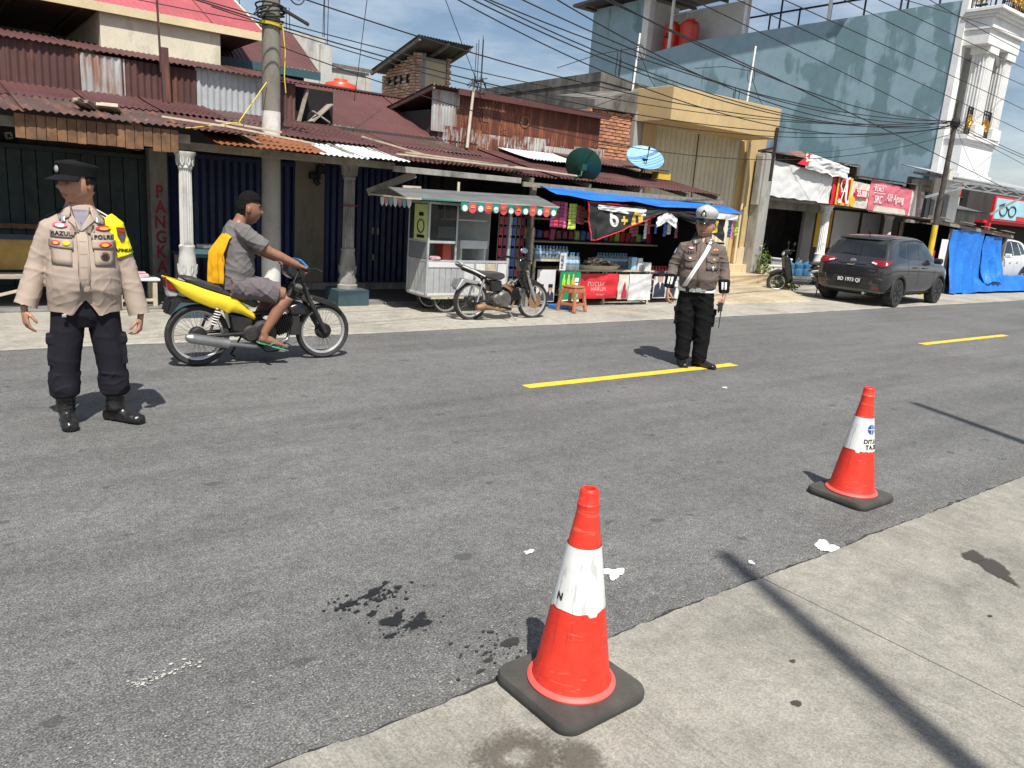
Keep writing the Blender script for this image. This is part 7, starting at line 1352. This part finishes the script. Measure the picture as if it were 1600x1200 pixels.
# shirt
b = B(); b.path([(0, -.005, .715), (0, -.012, .82), (0, -.032, .93), (0, -.034, 1.02), (0, -.018, 1.13), (0, -.004, 1.24), (0, .004, 1.32), (0, .008, 1.375), (0, .012, 1.415)], [(.212, .145), (.208, .152), (.210, .174), (.204, .174), (.194, .156), (.182, .138), (.142, .112), (.104, .090), (.080, .076)], 28, e=2.25)
for P_ in (AR, AL): b.path([Vector(P_[0])*.55+Vector((0, 0, .625)), Vector(P_[0])+Vector((0, 0, .0)), Vector(P_[0]).lerp(Vector(P_[1]), .5), P_[1], Vector(P_[1]).lerp(Vector(P_[2]), .5), Vector(P_[1]).lerp(Vector(P_[2]), 1.22)], [.055, .072, .070, .066, .063, .066], 18)
sh1 = fuse('shirt', b, .0065, 'beige_twill', P1, 3, .0065, 6., 2.3, 1.7, mask=lambda p: (.12+.55*min(1, max(0, (1.12-p.z)*6))) if abs(p.x) < .17 else .25+.5*min(1, max(0, 1-abs(p.z-1.02)*4)), cuts=[((0, 0, .762), (0, 0, -1), .235)]+[(Vector(P_[1]).lerp(Vector(P_[2]), 1.07), Vector(P_[2])-Vector(P_[1]), .12) for P_ in (AR, AL)]); sb1 = bvh_of(sh1.data)
# open hem in a V at the front
for v in sh1.data.vertices:
    if v.co.z < .92 and abs(v.co.x) < .2: v.co.z += (max(0, .085*(1-abs(v.co.x)/.07))-.018*max(0, 1-abs(abs(v.co.x)-.085)/.05))*max(0, min(1, (.90-v.co.z)/.13))*(1 if v.co.y < 0 else 0)
sh1.data.update(); sb1 = bvh_of(sh1.data); FD = (0, 1, 0)
pc = lambda nm, poly, mt, off=.003, th=.0, par=sh1, cuts=3: patch(nm, poly, 'xz', sb1, FD, off, mt, par, cuts, th)
pc('undershirt', [(-.055, 1.43), (.065, 1.43), (.045, 1.35), (.0, 1.275), (-.035, 1.34)], 'tee_lilac', .004)
pc('collar', [(.045, 1.425), (.075, 1.43), (.135, 1.375), (.125, 1.305), (.075, 1.325), (.062, 1.35)], 'beige_twill', .012, .008); pc('collar', [(-.045, 1.425), (-.075, 1.43), (-.125, 1.37), (-.115, 1.325), (-.06, 1.345)], 'beige_twill', .012, .008)
pc('lapel', [(.05, 1.37), (.075, 1.33), (.0, 1.262), (-.005, 1.278)], 'beige_twill', .009, .006); pc('lapel', [(-.045, 1.36), (-.07, 1.325), (-.005, 1.262), (.0, 1.278)], 'beige_twill', .009, .006)
for s in (-1, 1): pc('collar_badge', [(s*.083, 1.355), (s*.108, 1.36), (s*.105, 1.315), (s*.085, 1.318)], 'silver', .020, .004)
pc('placket', [(-.028, 1.26), (.03, 1.26), (.035, 1.1), (.028, .88), (-.028, .90), (-.025, 1.1)], 'beige_twill', .006, .006)
for k in range(4): pc('button_seam', [(-.02, 1.205-.075*k), (.022, 1.205-.075*k), (.022, 1.2035-.075*k), (-.02, 1.2035-.075*k)], 'brown_twill', .0105, cuts=2)
for x0, x1 in ((-.172, -.055), (.056, .178)):
    pc('pocket', [(x0+.006, 1.065), (x1-.006, 1.06), (x1-.004, 1.20), (x0+.004, 1.20)], 'beige_twill', .007, .010); pc('pocket_flap', [(x0-.004, 1.165), (x1+.004, 1.16), (x1+.003, 1.215), (x0-.003, 1.215)], 'beige_twill', .017, .010)
pc('name_strip', [(-.168, 1.225), (-.054, 1.225), (-.054, 1.268), (-.168, 1.268)], 'beige_twill', .010, .004); pc('name_strip', [(.055, 1.213), (.176, 1.21), (.176, 1.252), (.055, 1.256)], 'beige_twill', .010, .004)
def on_shirt(s, size, c, bvh, par, off, mt='ink_black', **kw):
    me = text_mesh(s, size, 0, **kw); me.transform(FX((c[0], -.5, c[1]))); press(me, bvh, FD, off); me.materials.clear(); me.materials.append(MATS[mt]); return link('lettering', me, par, False)
on_shirt('RAZUL', .033, (-.110, 1.247), sb1, sh1, .016, bold=.0015, spacing=1.1); on_shirt('POLRI', .033, (.116, 1.233), sb1, sh1, .016, bold=.0015, spacing=1.2)
def badge(c, rx, rz, outer, inner, par, bvh_, off=.008, k=.12):
    o = patch('badge', oval(c[0], c[1], rx, rz, 16, k), 'xz', bvh_, FD, off, outer, par, 2, .003); patch('badge_centre', oval(c[0], c[1], rx*.66, rz*.6, 12), 'xz', bvh_, FD, off+.004, inner, o, 2)
badge((-.115, 1.295), .036, .017, 'emb_pink', 'white_ink', sh1, sb1); badge((.125, 1.285), .042, .016, 'emb_red', 'emb_gold', sh1, sb1, k=.2); badge((-.142, 1.192), .022, .015, 'emb_red', 'emb_gold', sh1, sb1, .024); badge((-.086, 1.192), .020, .017, 'emb_gold', 'band_yellow', sh1, sb1, .024); badge((.125, 1.187), .032, .018, 'emb_red', 'emb_gold', sh1, sb1, .024); badge((.12, 1.118), .026, .026, 'emb_brown', 'ink_black', sh1, sb1, .016, 0)
b = B(); b.path([(.135, .005, 1.345), (.170, .005, 1.30), Vector(AL[0]).lerp(Vector(AL[1]), .22), Vector(AL[0]).lerp(Vector(AL[1]), .5), Vector(AL[0]).lerp(Vector(AL[1]), .78)], [.05, .074, .081, .081, .079], 20)
ab = fuse('armband', b, .007, 'band_yellow', P1, 3, .003, 9, 5., cuts=[(Vector(AL[0]).lerp(Vector(AL[1]), .68), Vector(AL[1])-Vector(AL[0]), .13)]); abv = bvh_of(ab.data)
DA = Vector((-.25, .97, 0))
def on_arm(poly=None, txt=None, size=.03, c=(0, 0), mt='ink_black', off=.004):
    # local frame on the sleeve: u along the sleeve surface, looking along DA
    u = Vector((.97, .25, 0)); o = Vector((.222, -.06, c[1]))
    if txt:
        me = text_mesh(txt, size, 0, bold=.0015)
        for v in me.vertices: v.co = o+u*(v.co.x+c[0])+Vector((0, 0, v.co.y+.25*v.co.x*-.0))
    else:
        bm_ = bmesh.new(); f = bm_.faces.new([bm_.verts.new(o+u*(a+c[0])+Vector((0, 0, e))) for a, e in poly]); bmesh.ops.triangulate(bm_, faces=[f]); bmesh.ops.subdivide_edges(bm_, edges=bm_.edges[:], cuts=2, use_grid_fill=True); me = bpy.data.meshes.new('p'); bm_.to_mesh(me); bm_.free()
    press(me, abv, DA, off); me.materials.clear(); me.materials.append(MATS[mt]); return link('lettering' if txt else 'arm_badge', me, ab, False)
on_arm(txt='BHABINKAM', size=.027, c=(.0, 1.15)); on_arm([(-.03, .045), (.03, .04), (.035, 0), (.02, -.04), (-.005, -.05), (-.025, -.01)], c=(.0, 1.25), mt='emb_brown'); on_arm([(-.02, .034), (.02, .03), (.022, .015), (-.02, .02)], c=(0, 1.25), mt='emb_red', off=.006); on_arm(oval(.004, -.015, .014, .014), c=(0, 1.25), mt='emb_blue', off=.006)
for s in (-1, 1):
    e = B().beam((s*.085, .005, 1.397), (s*.185, .005, 1.338), .045, .008); e.obj('epaulette', 'white_clean' if s > 0 else 'black_twill', sh1, False, bevel=.003)
patch('arm_badge', oval(0.02, 1.27, .03, .035), 'yz', sb1, (1, 0, 0), .004, 'emb_brown', sh1, 2)
# trousers, belt, boots
b = B(); b.path([(0, 0, .66), (0, .0, .74), (0, 0, .82), (0, 0, .93)], [(.13, .10), (.19, .135), (.196, .142), (.18, .13)], 22)
for s in (-1, 1):
    b.path([(s*.095, 0, .80), (s*.105, .0, .66), (s*.125, -.005, .48), (s*.138, .0, .34), (s*.142, .0, .255), (s*.142, .005, .215), (s*.14, .005, .195)], [(.098, .120), (.098, .110), (.090, .098), (.084, .092), (.089, .095), (.088, .092), (.068, .072)], 20)
    b.box((s*.207, .0, .50), (.035, .12, .18), Matrix.Rotation(-s*.05, 3, 'Y')); b.box((s*.210, .0, .58), (.042, .135, .05), Matrix.Rotation(-s*.05, 3, 'Y'))
fuse('trousers', b, .0075, 'navy_twill', P1, 3, .008, 6., 9.1, 1.6, mask=lambda p: 1.1 if p.z < .36 else .3)
for s, dd in ((-1, (.10, -1)), (1, (.85, -.75))):
    b = B(); foot(b, (s*.142, .03, 0), dd, .285, .050, .046, .0); b.path([(s*.142, .01, .27), (s*.142, .01, .15), (s*.142, .008, .09)], [(.062, .062), (.058, .062), (.055, .065)], 16); bo = fuse('boot', b, .0065, 'boot', P1, 2, .0025, 22, s, clamp=.004)
    d = Vector((dd[0], dd[1], 0)).normalized(); lc = B(); bvb = bvh_of(bo.data)
    for k in range(6):
        o = Vector((s*.142, .02, .215-.022*k))+d*(.0+.01*k); q = [bvb.ray_cast(o+d*.3+Vector((-d.y, d.x, 0))*e, -d)[0] for e in (-.022, -.008, .008, .022)]; q = [p+d*.002 for p in q if p]
        if len(q) == 4: lc.path(q, .0028, 5)
    lc.obj('laces', 'ink_black', bo, False)
pc2 = B().box((-.12, -.145, .745), (.025, .012, .02)).obj('belt_tag', 'silver', P1, False, bevel=.004)
# field cap
cp = B(); RR = lambda v: Hc+Rh @ Vector(v); rings = []
for k, z, tl in ((1.0, .040, 0.), (1.02, .062, 0), (1.06, .088, .0), (1.07, .098, .0), (1.0, .107, 0.), (.5, .116, 0), (.02, .118, 0)):
    rings.append([RR((.086*k*cos(t), .106*k*sin(t)+.004, z+.010*(-sin(t))*(z > .08))) for t in [2*pi*j/36 for j in range(36)]])
cp.loft(rings); co_ = cp.obj('cap', 'cap_black', P1, False, smooth=40)
br = B(); rows = []
for q in range(5): rows.append([RR(((.086+.004*q)*sin(t), -.095*cos(t)-.02*q*cos(t)*1.0-.0, .052-.0075*q*(.6+.4*cos(t))-.02*(1-cos(t)))) for t in [-1.25+2.5*j/18 for j in range(19)]])
br.add([p for r in rows for p in r], [(i*19+j, i*19+j+1, (i+1)*19+j+1, (i+1)*19+j) for i in range(4) for j in range(18)]); bo_ = br.obj('brim', 'cap_black', co_, False, smooth=60); sd_ = bo_.modifiers.new('s', 'SOLIDIFY'); sd_.thickness = .005
eb = B(); q = B().lathe([(0, -.006), (.012, -.005), (.017, 0), (0, 0)], 16, axis='y', sy=1.15); eb.add([RR((v[0], v[1]-.112, v[2]+.076)) for v in q.v], q.f).obj('cap_emblem', 'silver', co_, False, smooth=40)
# ---------------------------------------------------------------- traffic officer in brown shirt
P2 = thing('person', 'traffic officer in brown shirt and white sash standing on the yellow line', 'person', (6.70, 5.45, 0), -.86)
AR = [(-.185, .01, 1.29), (-.275, .03, 1.08), (-.30, -.07, .86)]; AL = [(.185, .01, 1.29), (.262, .03, 1.07), (.285, -.05, .85)]; HC = (.005, -.02, 1.535)
hb_ = B(); Rh, Hc = head(hb_, HC, radians(-14), .0, 1.06); b = B()
b.path([(0, .012, 1.36), (0, .012, 1.43), (0, .0, 1.49)], [(.085, .075), (.062, .062), (.058, .06)], 16); b.path([(0, 0, .86), (0, -.01, 1.0), (0, 0, 1.2), (0, .01, 1.34), (0, .01, 1.40)], [(.16, .12), (.17, .13), (.17, .11), (.14, .09), (.07, .06)], 18)
for P_ in (AR, AL): b.path([Vector(P_[0])*.7+Vector((0, 0, .38)), P_[0], P_[1], P_[2]], [.04, .045, .042, .028], 12)
hand(b, (-.303, -.085, .815), (-.05, -.25, -1), (.3, -1, 0), (1, .3, 0), .55, 1.0); hand(b, (.288, -.06, .805), (-.05, -.2, -1), (-.2, -1, 0), (-1, .2, 0), .95, 1.0)
for s in (-1, 1): b.path([(s*.085, 0, .88), (s*.095, 0, .5), (s*.10, .0, .1)], [.075, .06, .04], 12)
body2 = fuse('body', b, .0065, 'skin_b', P2, 2); attach(body2, hb_); face(body2, Rh, Hc, bvh_of(body2.data))
b = B(); b.path([(0, -.0, .84), (0, -.015, .90), (0, -.032, .99), (0, -.028, 1.08), (0, -.012, 1.18), (0, -.002, 1.27), (0, .006, 1.335), (0, .01, 1.385), (0, .012, 1.42)], [(.180, .135), (.198, .155), (.208, .172), (.206, .168), (.200, .152), (.196, .138), (.165, .115), (.115, .088), (.07, .068)], 28, e=2.4)
for P_ in (AR, AL): b.path([Vector(P_[0])*.62+Vector((0, 0, .515)), P_[0], Vector(P_[0]).lerp(Vector(P_[1]), .5), P_[1], Vector(P_[1]).lerp(Vector(P_[2]), .5), Vector(P_[2])+Vector((0, 0, .01))], [.052, .070, .068, .062, .056, .05], 18)
sh2 = fuse('shirt', b, .0065, 'brown_twill', P2, 3, .0065, 7., 12.3, 1.8, mask=lambda p: .35+.65*min(1, abs(p.x)*5)); sb2 = bvh_of(sh2.data)
pc = lambda nm, poly, mt, off=.003, th=.0, par=sh2, cuts=3: patch(nm, poly, 'xz', sb2, FD, off, mt, par, cuts, th)
for s in (-1, 1): pc('collar', [(s*.02, 1.41), (s*.07, 1.425), (s*.115, 1.37), (s*.09, 1.325), (s*.03, 1.36)], 'brown_twill', .011, .008); pc('collar_badge', [(s*.075, 1.385), (s*.095, 1.375), (s*.085, 1.345), (s*.07, 1.355)], 'silver', .019, .003)
pc('undershirt', [(-.02, 1.415), (.02, 1.415), (.0, 1.35)], 'skin_b', .004); pc('placket', [(-.018, 1.34), (.018, 1.34), (.018, .90), (-.018, .90)], 'brown_twill', .006, .005)
for x0, x1 in ((-.175, -.06), (.06, .185)): pc('pocket', [(x0, 1.08), (x1, 1.08), (x1, 1.2), (x0, 1.2)], 'brown_twill', .007, .007); pc('pocket_flap', [(x0-.004, 1.17), ((x0+x1)/2, 1.15), (x1+.004, 1.17), (x1+.003, 1.215), (x0-.003, 1.215)], 'brown_twill', .014, .008)
on_shirt('EGI', .036, (-.115, 1.245), sb2, sh2, .006, bold=.001, spacing=1.3); on_shirt('POLRI', .032, (.135, 1.24), sb2, sh2, .006, bold=.001)
badge((-.115, 1.295), .032, .014, 'emb_pink', 'white_ink', sh2, sb2, .005); badge((.14, 1.29), .022, .014, 'emb_gold', 'emb_red', sh2, sb2, .005); badge((-.115, 1.19), .022, .013, 'emb_red', 'white_ink', sh2, sb2, .02); badge((.135, 1.19), .014, .014, 'emb_gold', 'emb_gold', sh2, sb2, .02, 0)
pc('wing_badge', [(.10, 1.125), (.125, 1.10), (.135, 1.07), (.145, 1.10), (.17, 1.125), (.145, 1.115), (.135, 1.125), (.125, 1.115)], 'silver', .016, .003)
patch('arm_badge', oval(0.0, 1.25, .034, .042), 'yz', sb2, (1, 0, 0), .004, 'emb_blue', sh2, 2); patch('arm_badge_centre', oval(0.0, 1.25, .022, .028), 'yz', sb2, (1, 0, 0), .006, 'white_ink', sh2, 2)
# white sash, belt, holster, wrist guards
pc('sash', [(.075, 1.40), (.115, 1.392), (.06, 1.25), (-.055, 1.02), (-.115, .89), (-.165, .885), (-.095, 1.03), (.02, 1.26)], 'white_leather', .012, .006, P2, 5); pc('sash_line', [(.094, 1.38), (.098, 1.38), (-.137, .90), (-.143, .90)], 'galv', .017, .0, P2, 5)
bl = B(); rings = []
for r_, z in ((1.04, .832), (1.09, .836), (1.09, .886), (1.04, .89)): rings.append([(.192*r_*cos(t), -.002+.147*r_*sin(t), z) for t in [2*pi*j/48 for j in range(48)]])
bl.loft(rings, cap=False); belt = bl.obj('belt', 'white_leather', P2, False, smooth=40); B().box((.01, -.166, .862), (.06, .012, .052)).obj('buckle', 'silver', belt, False, bevel=.008); B().bb(-.07, .09, -.167, -.15, .855, .868).obj('belt_stripe', 'galv', belt, False); B().box((-.10, -.14, .86), (.04, .03, .055)).obj('belt_loop', 'black_twill', belt, False, bevel=.006)
B().box((-.205, -.03, .83), (.05, .09, .20), Matrix.Rotation(.12, 3, 'Y')).box((-.215, -.03, .89), (.06, .1, .07), Matrix.Rotation(.12, 3, 'Y')).obj('holster', 'white_leather', P2, False, bevel=.016, seg=3)
for P_ in (AR, AL):
    a, c = Vector(P_[1]), Vector(P_[2]); w_ = B(); ax = (c-a); p = lambda t: a+ax*t; w_.path([p(.45), p(.5), p(.96), p(1.0)], [.060, .064, .056, .052], 22); g_ = w_.obj('wrist_guard', 'black_twill', P2, False, smooth=50)
    gv = bvh_of(g_.data); q0, q1 = p(.5), p(.96)
    for off_ in (-.030, .004): patch('white_stripe', [(q0.x+off_, q0.z), (q0.x+off_+.022, q0.z), (q1.x+off_+.018, q1.z), (q1.x+off_, q1.z)], 'xz', gv, FD, .002, 'white_leather', g_, 3)
b = B(); b.path([(0, 0, .68), (0, .0, .76), (0, 0, .84), (0, 0, .875)], [(.13, .10), (.185, .135), (.190, .145), (.186, .142)], 22)
for s in (-1, 1): b.path([(s*.09, 0, .82), (s*.095, .0, .66), (s*.098+.01, -.005, .48), (s*.095+.02, .0, .32), (s*.095+.02, .0, .16), (s*.095+.02, .005, .085)], [(.10, .125), (.105, .118), (.098, .105), (.088, .095), (.082, .088), (.08, .085)], 20); b.box((s*.20+.01, .0, .55), (.03, .12, .17)).box((s*.205+.01, 0, .625), (.038, .135, .05))
fuse('trousers', b, .0075, 'black_twill', P2, 3, .007, 6., 4.4, 1.4)
for s, dd in ((-1, (.25, -1)), (1, (.95, -.5))):
    b = B(); foot(b, (s*.095+.02, .03, 0), dd, .285, .047, .040, .0); b.path([(s*.095+.02, .02, .14), (s*.095+.02, .015, .07)], [(.05, .055), (.05, .06)], 14); fuse('shoe', b, .0065, 'boot', P2, 3, clamp=.004)
# peaked cap
RR = lambda v: Hc+Rh @ Vector(v); cp = B(); rings = []
for k, z in ((1.0, .040), (1.02, .062), (1.14, .082), (1.24, .105), (1.22, .128), (1.05, .150), (.75, .168), (.4, .178), (.02, .181)): rings.append([RR((.085*k*cos(t), .104*k*sin(t)+.004, z+.012*(-sin(t))*min(1, max(0, (z-.06)/.05)))) for t in [2*pi*j/36 for j in range(36)]])
cp.loft(rings); cpo = cp.obj('cap', 'cap_grey', P2, False, smooth=50)
bb_ = B(); rings = []
for k, z in ((1.025, .030), (1.035, .034), (1.05, .066), (1.03, .07)): rings.append([RR((.085*k*cos(t), .104*k*sin(t)+.004, z)) for t in [2*pi*j/36 for j in range(36)]])
bb_.loft(rings, cap=False).obj('cap_band', 'ink_black', cpo, False, smooth=50); br = B(); rows = []
for q in range(5): rows.append([RR(((.088-.001*q)*sin(t), -.100*cos(t)-.0125*q*max(0, cos(t)), .052-.008*q*max(.2, cos(t))-.010*(1-cos(t)))) for t in [-1.3+2.6*j/18 for j in range(19)]])
br.add([p for r in rows for p in r], [(i*19+j, i*19+j+1, (i+1)*19+j+1, (i+1)*19+j) for i in range(4) for j in range(18)]); bo_ = br.obj('peak', 'peak_black', cpo, False, smooth=60); sd_ = bo_.modifiers.new('s', 'SOLIDIFY'); sd_.thickness = .004
eb = B(); eb.prism([(-.028, -.018), (.028, -.018), (.022, .02), (0, .048), (-.022, .02)], 0, .004); e1 = B().add([RR((v[0], v[1]-.136, v[2]+.098)) for v in eb.v], eb.f).obj('cap_emblem', 'ink_black', cpo, False); q = B().lathe([(0, -.006), (.010, -.005), (.015, 0), (0, 0)], 16, axis='y', sy=1.3); B().add([RR((v[0], v[1]-.137, v[2]+.098)) for v in q.v], q.f).obj('emblem_badge', 'silver', e1, False)
hd = B(); head(hd, HC, radians(-14), .0, 1.09); hairo = hd.obj('hair', 'hair', P2, False, smooth=60); bm = bmesh.new(); bm.from_mesh(hairo.data); Ri = Rh.inverted()
bmesh.ops.delete(bm, geom=[f for f in bm.faces if (lambda q: not (q.z > .0 and (q.y > .0 or q.z > .06)) and not (q.y > .045 and q.z > -.04))(Ri @ (f.calc_center_median()-Hc))], context='FACES'); bm.to_mesh(hairo.data); bm.free()
for v in hairo.data.vertices: v.co = Hc+(v.co-Hc)*1.02
# handheld radio, held in the left hand, antenna down
rd = thing('handheld_radio', 'black handheld radio held antenna down by the traffic officer', 'radio', (0, 0, 0)); Mx = Matrix.Translation((6.70, 5.45, 0)) @ Matrix.Rotation(-.86, 4, 'Z'); q = Mx @ Vector((.262, -.11, .70)); rd.location = q; rd.rotation_euler = (0, 0, -.86)
B().box((0, 0, 0), (.05, .032, .10)).obj('case', 'car_trim', rd, False, bevel=.008); B().tube((.012, 0, -.05), (.012, 0, -.23), .006, .004, 8).obj('antenna', 'car_trim', rd, False); B().tube((-.012, 0, -.05), (-.012, 0, -.065), .008, n=10).obj('knob', 'car_trim', rd, False)
# ---------------------------------------------------------------- rider
P3 = thing('person', 'man in grey tee shirt and shorts riding the yellow motorbike', 'person', (2.5, 7.05, 0))
HC = (-.13, 0, 1.40); hb_ = B(); Rh, Hc = head(hb_, HC, radians(84), .10, 1.02); b = B()
b.path([(-.235, 0, 1.22), (-.205, 0, 1.29), (-.17, 0, 1.36)], [(.075, .085), (.055, .06), (.055, .057)], 16); b.path([(-.27, 0, .70), (-.26, 0, .85), (-.245, 0, 1.05), (-.245, 0, 1.2), (-.235, 0, 1.26)], [(.12, .15), (.12, .15), (.11, .16), (.09, .14), (.06, .08)], 18)
for s in (-1, 1):
    sh_ = Vector((-.235, s*.165, 1.205)); el = Vector((-.02, s*.235, 1.045)); wr = Vector((.225, s*.285, .935)); b.path([sh_+Vector((0, -s*.06, .01)), sh_, sh_.lerp(el, .5), el, el.lerp(wr, .3), wr], [.05, .058, .052, .043, .044, .028], 14)
    hand(b, wr, (1, 0, -.38), (0, -s*1, .1), (0, 0, -1), 1.05, 1.0, 0, .6)
    hip = Vector((-.32, s*.085, .73)); kn = Vector((.165, s*.175, .655)); an = Vector((-.045, s*.165, .305)); b.path([hip, hip.lerp(kn, .5), kn+Vector((-.03, 0, 0)), kn+Vector((0, 0, -.03)), kn.lerp(an, .3), kn.lerp(an, .7), an, an+Vector((.0, 0, -.06))], [.085, .082, .062, .060, .060, .046, .035, .036], 16)
    d = Vector((1, 0, -.33)).normalized(); sv = Vector((0, 1, 0)); up_ = Vector((.33, 0, 1)).normalized(); rings = []
    for t, w_, h_ in ((-.05, .026, .028), (-.02, .034, .036), (.05, .036, .042), (.11, .042, .03), (.16, .045, .02), (.19, .043, .015)):
        o = an+Vector((0, 0, -.075))+d*t+up_*(h_*.3); rings.append([o+sv*(w_*cos(q))+up_*(h_*sin(q)) for q in [2*pi*k/14 for k in range(14)]])
    b.loft(rings); tb0 = an+Vector((0, 0, -.075))+d*.185
    for k in range(5): o = tb0+sv*((k-2)*.0175)*1; b.path([o-d*.02, o+d*(.03-.004*abs(k-1 if s > 0 else 3-k)), o+d*(.042-.005*abs(k-1))-up_*.004], [.0095, .0095, .007], 8)
body3 = fuse('body', b, .0065, 'skin_c', P3, 2); attach(body3, hb_); face(body3, Rh, Hc, bvh_of(body3.data))
b = B(); b.path([(-.262, 0, .73), (-.252, 0, .80), (-.24, 0, .92), (-.242, 0, 1.05), (-.248, 0, 1.17), (-.243, 0, 1.235), (-.230, 0, 1.275)], [(.150, .165), (.158, .175), (.156, .176), (.138, .178), (.110, .175), (.085, .125), (.066, .075)], 26)
for s in (-1, 1): sh_ = Vector((-.235, s*.165, 1.205)); el = Vector((-.02, s*.235, 1.045)); b.path([sh_+Vector((0, -s*.07, .015)), sh_, sh_.lerp(el, .45), sh_.lerp(el, .95)], [.06, .076, .072, .072], 18)
fuse('tee_shirt', b, .007, 'tee_grey', P3, 3, .008, 6., 3.3, 1.5, cuts=[(Vector((-.235, s*.165, 1.205)).lerp(Vector((-.02, s*.235, 1.045)), .78), (.215, s*.07, -.16), .12) for s in (-1, 1)])
b = B(); b.path([(-.28, 0, .68), (-.27, 0, .74), (-.265, 0, .80)], [(.14, .165), (.15, .17), (.14, .16)], 22)
for s in (-1, 1): hip = Vector((-.27, s*.085, .725)); kn = Vector((.165, s*.175, .655)); b.path([hip-Vector((.06, 0, 0)), hip, hip.lerp(kn, .4), hip.lerp(kn, .72), hip.lerp(kn, .92)], [(.10, .10), (.11, .105), (.106, .100), (.102, .096), (.102, .096)], 18)
fuse('shorts', b, .0075, 'shorts_mauve', P3, 3, .011, 7., 6.6, cuts=[(Vector((-.27, s*.085, .725)).lerp(Vector((.165, s*.175, .655)), .80), (.435, s*.09, -.07), .15) for s in (-1, 1)])
hd = B(); head(hd, HC, radians(84), .10, 1.05); hairo = hd.obj('hair', 'hair', P3, False, smooth=60); ss = hairo.modifiers.new('s', 'SUBSURF'); ss.levels = ss.render_levels = 2; bake(hairo); bm = bmesh.new(); bm.from_mesh(hairo.data); Ri = Rh.inverted()
bmesh.ops.delete(bm, geom=[f for f in bm.faces if (lambda q: not (q.z > .055-.5*max(0, q.y) and (q.y > -.075 or q.z > .075)) and not (q.y > .035 and q.z > -.05))(Ri @ (f.calc_center_median()-Hc))], context='FACES'); bm.to_mesh(hairo.data); bm.free()
for v in hairo.data.vertices:
    q = Ri @ (v.co-Hc); v.co = Hc+(v.co-Hc)*(1.06+.16*max(0, q.z-.05)/.07+.07*max(0, -q.y)/.09*(q.z > .07)+.06*mnoise.noise(q*75))
me = hairo.data; me.polygons.foreach_set('use_smooth', [True]*len(me.polygons))
for s in (-1, 1):
    sn = group('sandal', P3, False); d = Vector((1, 0, -.33)).normalized(); up_ = Vector((.33, 0, 1)).normalized(); o = Vector((-.045, s*.165, .305))+Vector((0, 0, -.075))-up_*.024; rings = []
    sol = B(); pts_ = [(-.06, .028), (-.05, .036), (.03, .034), (.12, .045), (.2, .046), (.235, .03)]
    sol.loft([[o+d*t+Vector((0, 1, 0))*w_-up_*.0, o+d*t-Vector((0, 1, 0))*w_, o+d*t-Vector((0, 1, 0))*w_-up_*.014, o+d*t+Vector((0, 1, 0))*w_-up_*.014] for t, w_ in pts_]); sol.obj('sole', 'sandal', sn, False, bevel=.004)
    stp = B()
    for e in (-1, 1): stp.path([o+d*.175+up_*.03, o+d*.13+up_*.045+Vector((0, e*.025, 0)), o+d*.06+up_*.02+Vector((0, e*.044, 0)), o+d*.05+Vector((0, e*.042, 0))], .006, 6)
    stp.obj('strap', 'sandal', sn, False)
cl = B()
def fc(u, c):
    k = 1-c; x = -.335-.095*min(1, k*2.6)**.7-.012*k; pl = (.030*sin(u*15+.6)+.016*sin(u*31+k*2))*min(1, .25+k*1.8)
    return (x+pl-.012*nz1(u*5, k*4), -.155+.26*u+.012*nz1(k*5, u*3)*k-.02*(1-min(1, k*4))*(u-.5), 1.205-.46*k-.05*(1-k)*abs(u-.45)*2+.014*nz1(u*9, 3)*k)
cl.quadgrid(fc, 60, 40); co_ = cl.obj('draped_jacket', 'cloth_yellow', None, smooth=80); co_.location = (2.5, 7.05, 0); sd_ = co_.modifiers.new('s', 'SOLIDIFY'); sd_.thickness = .006; tag(co_, 'yellow jacket draped over the back of the rider', 'jacket')
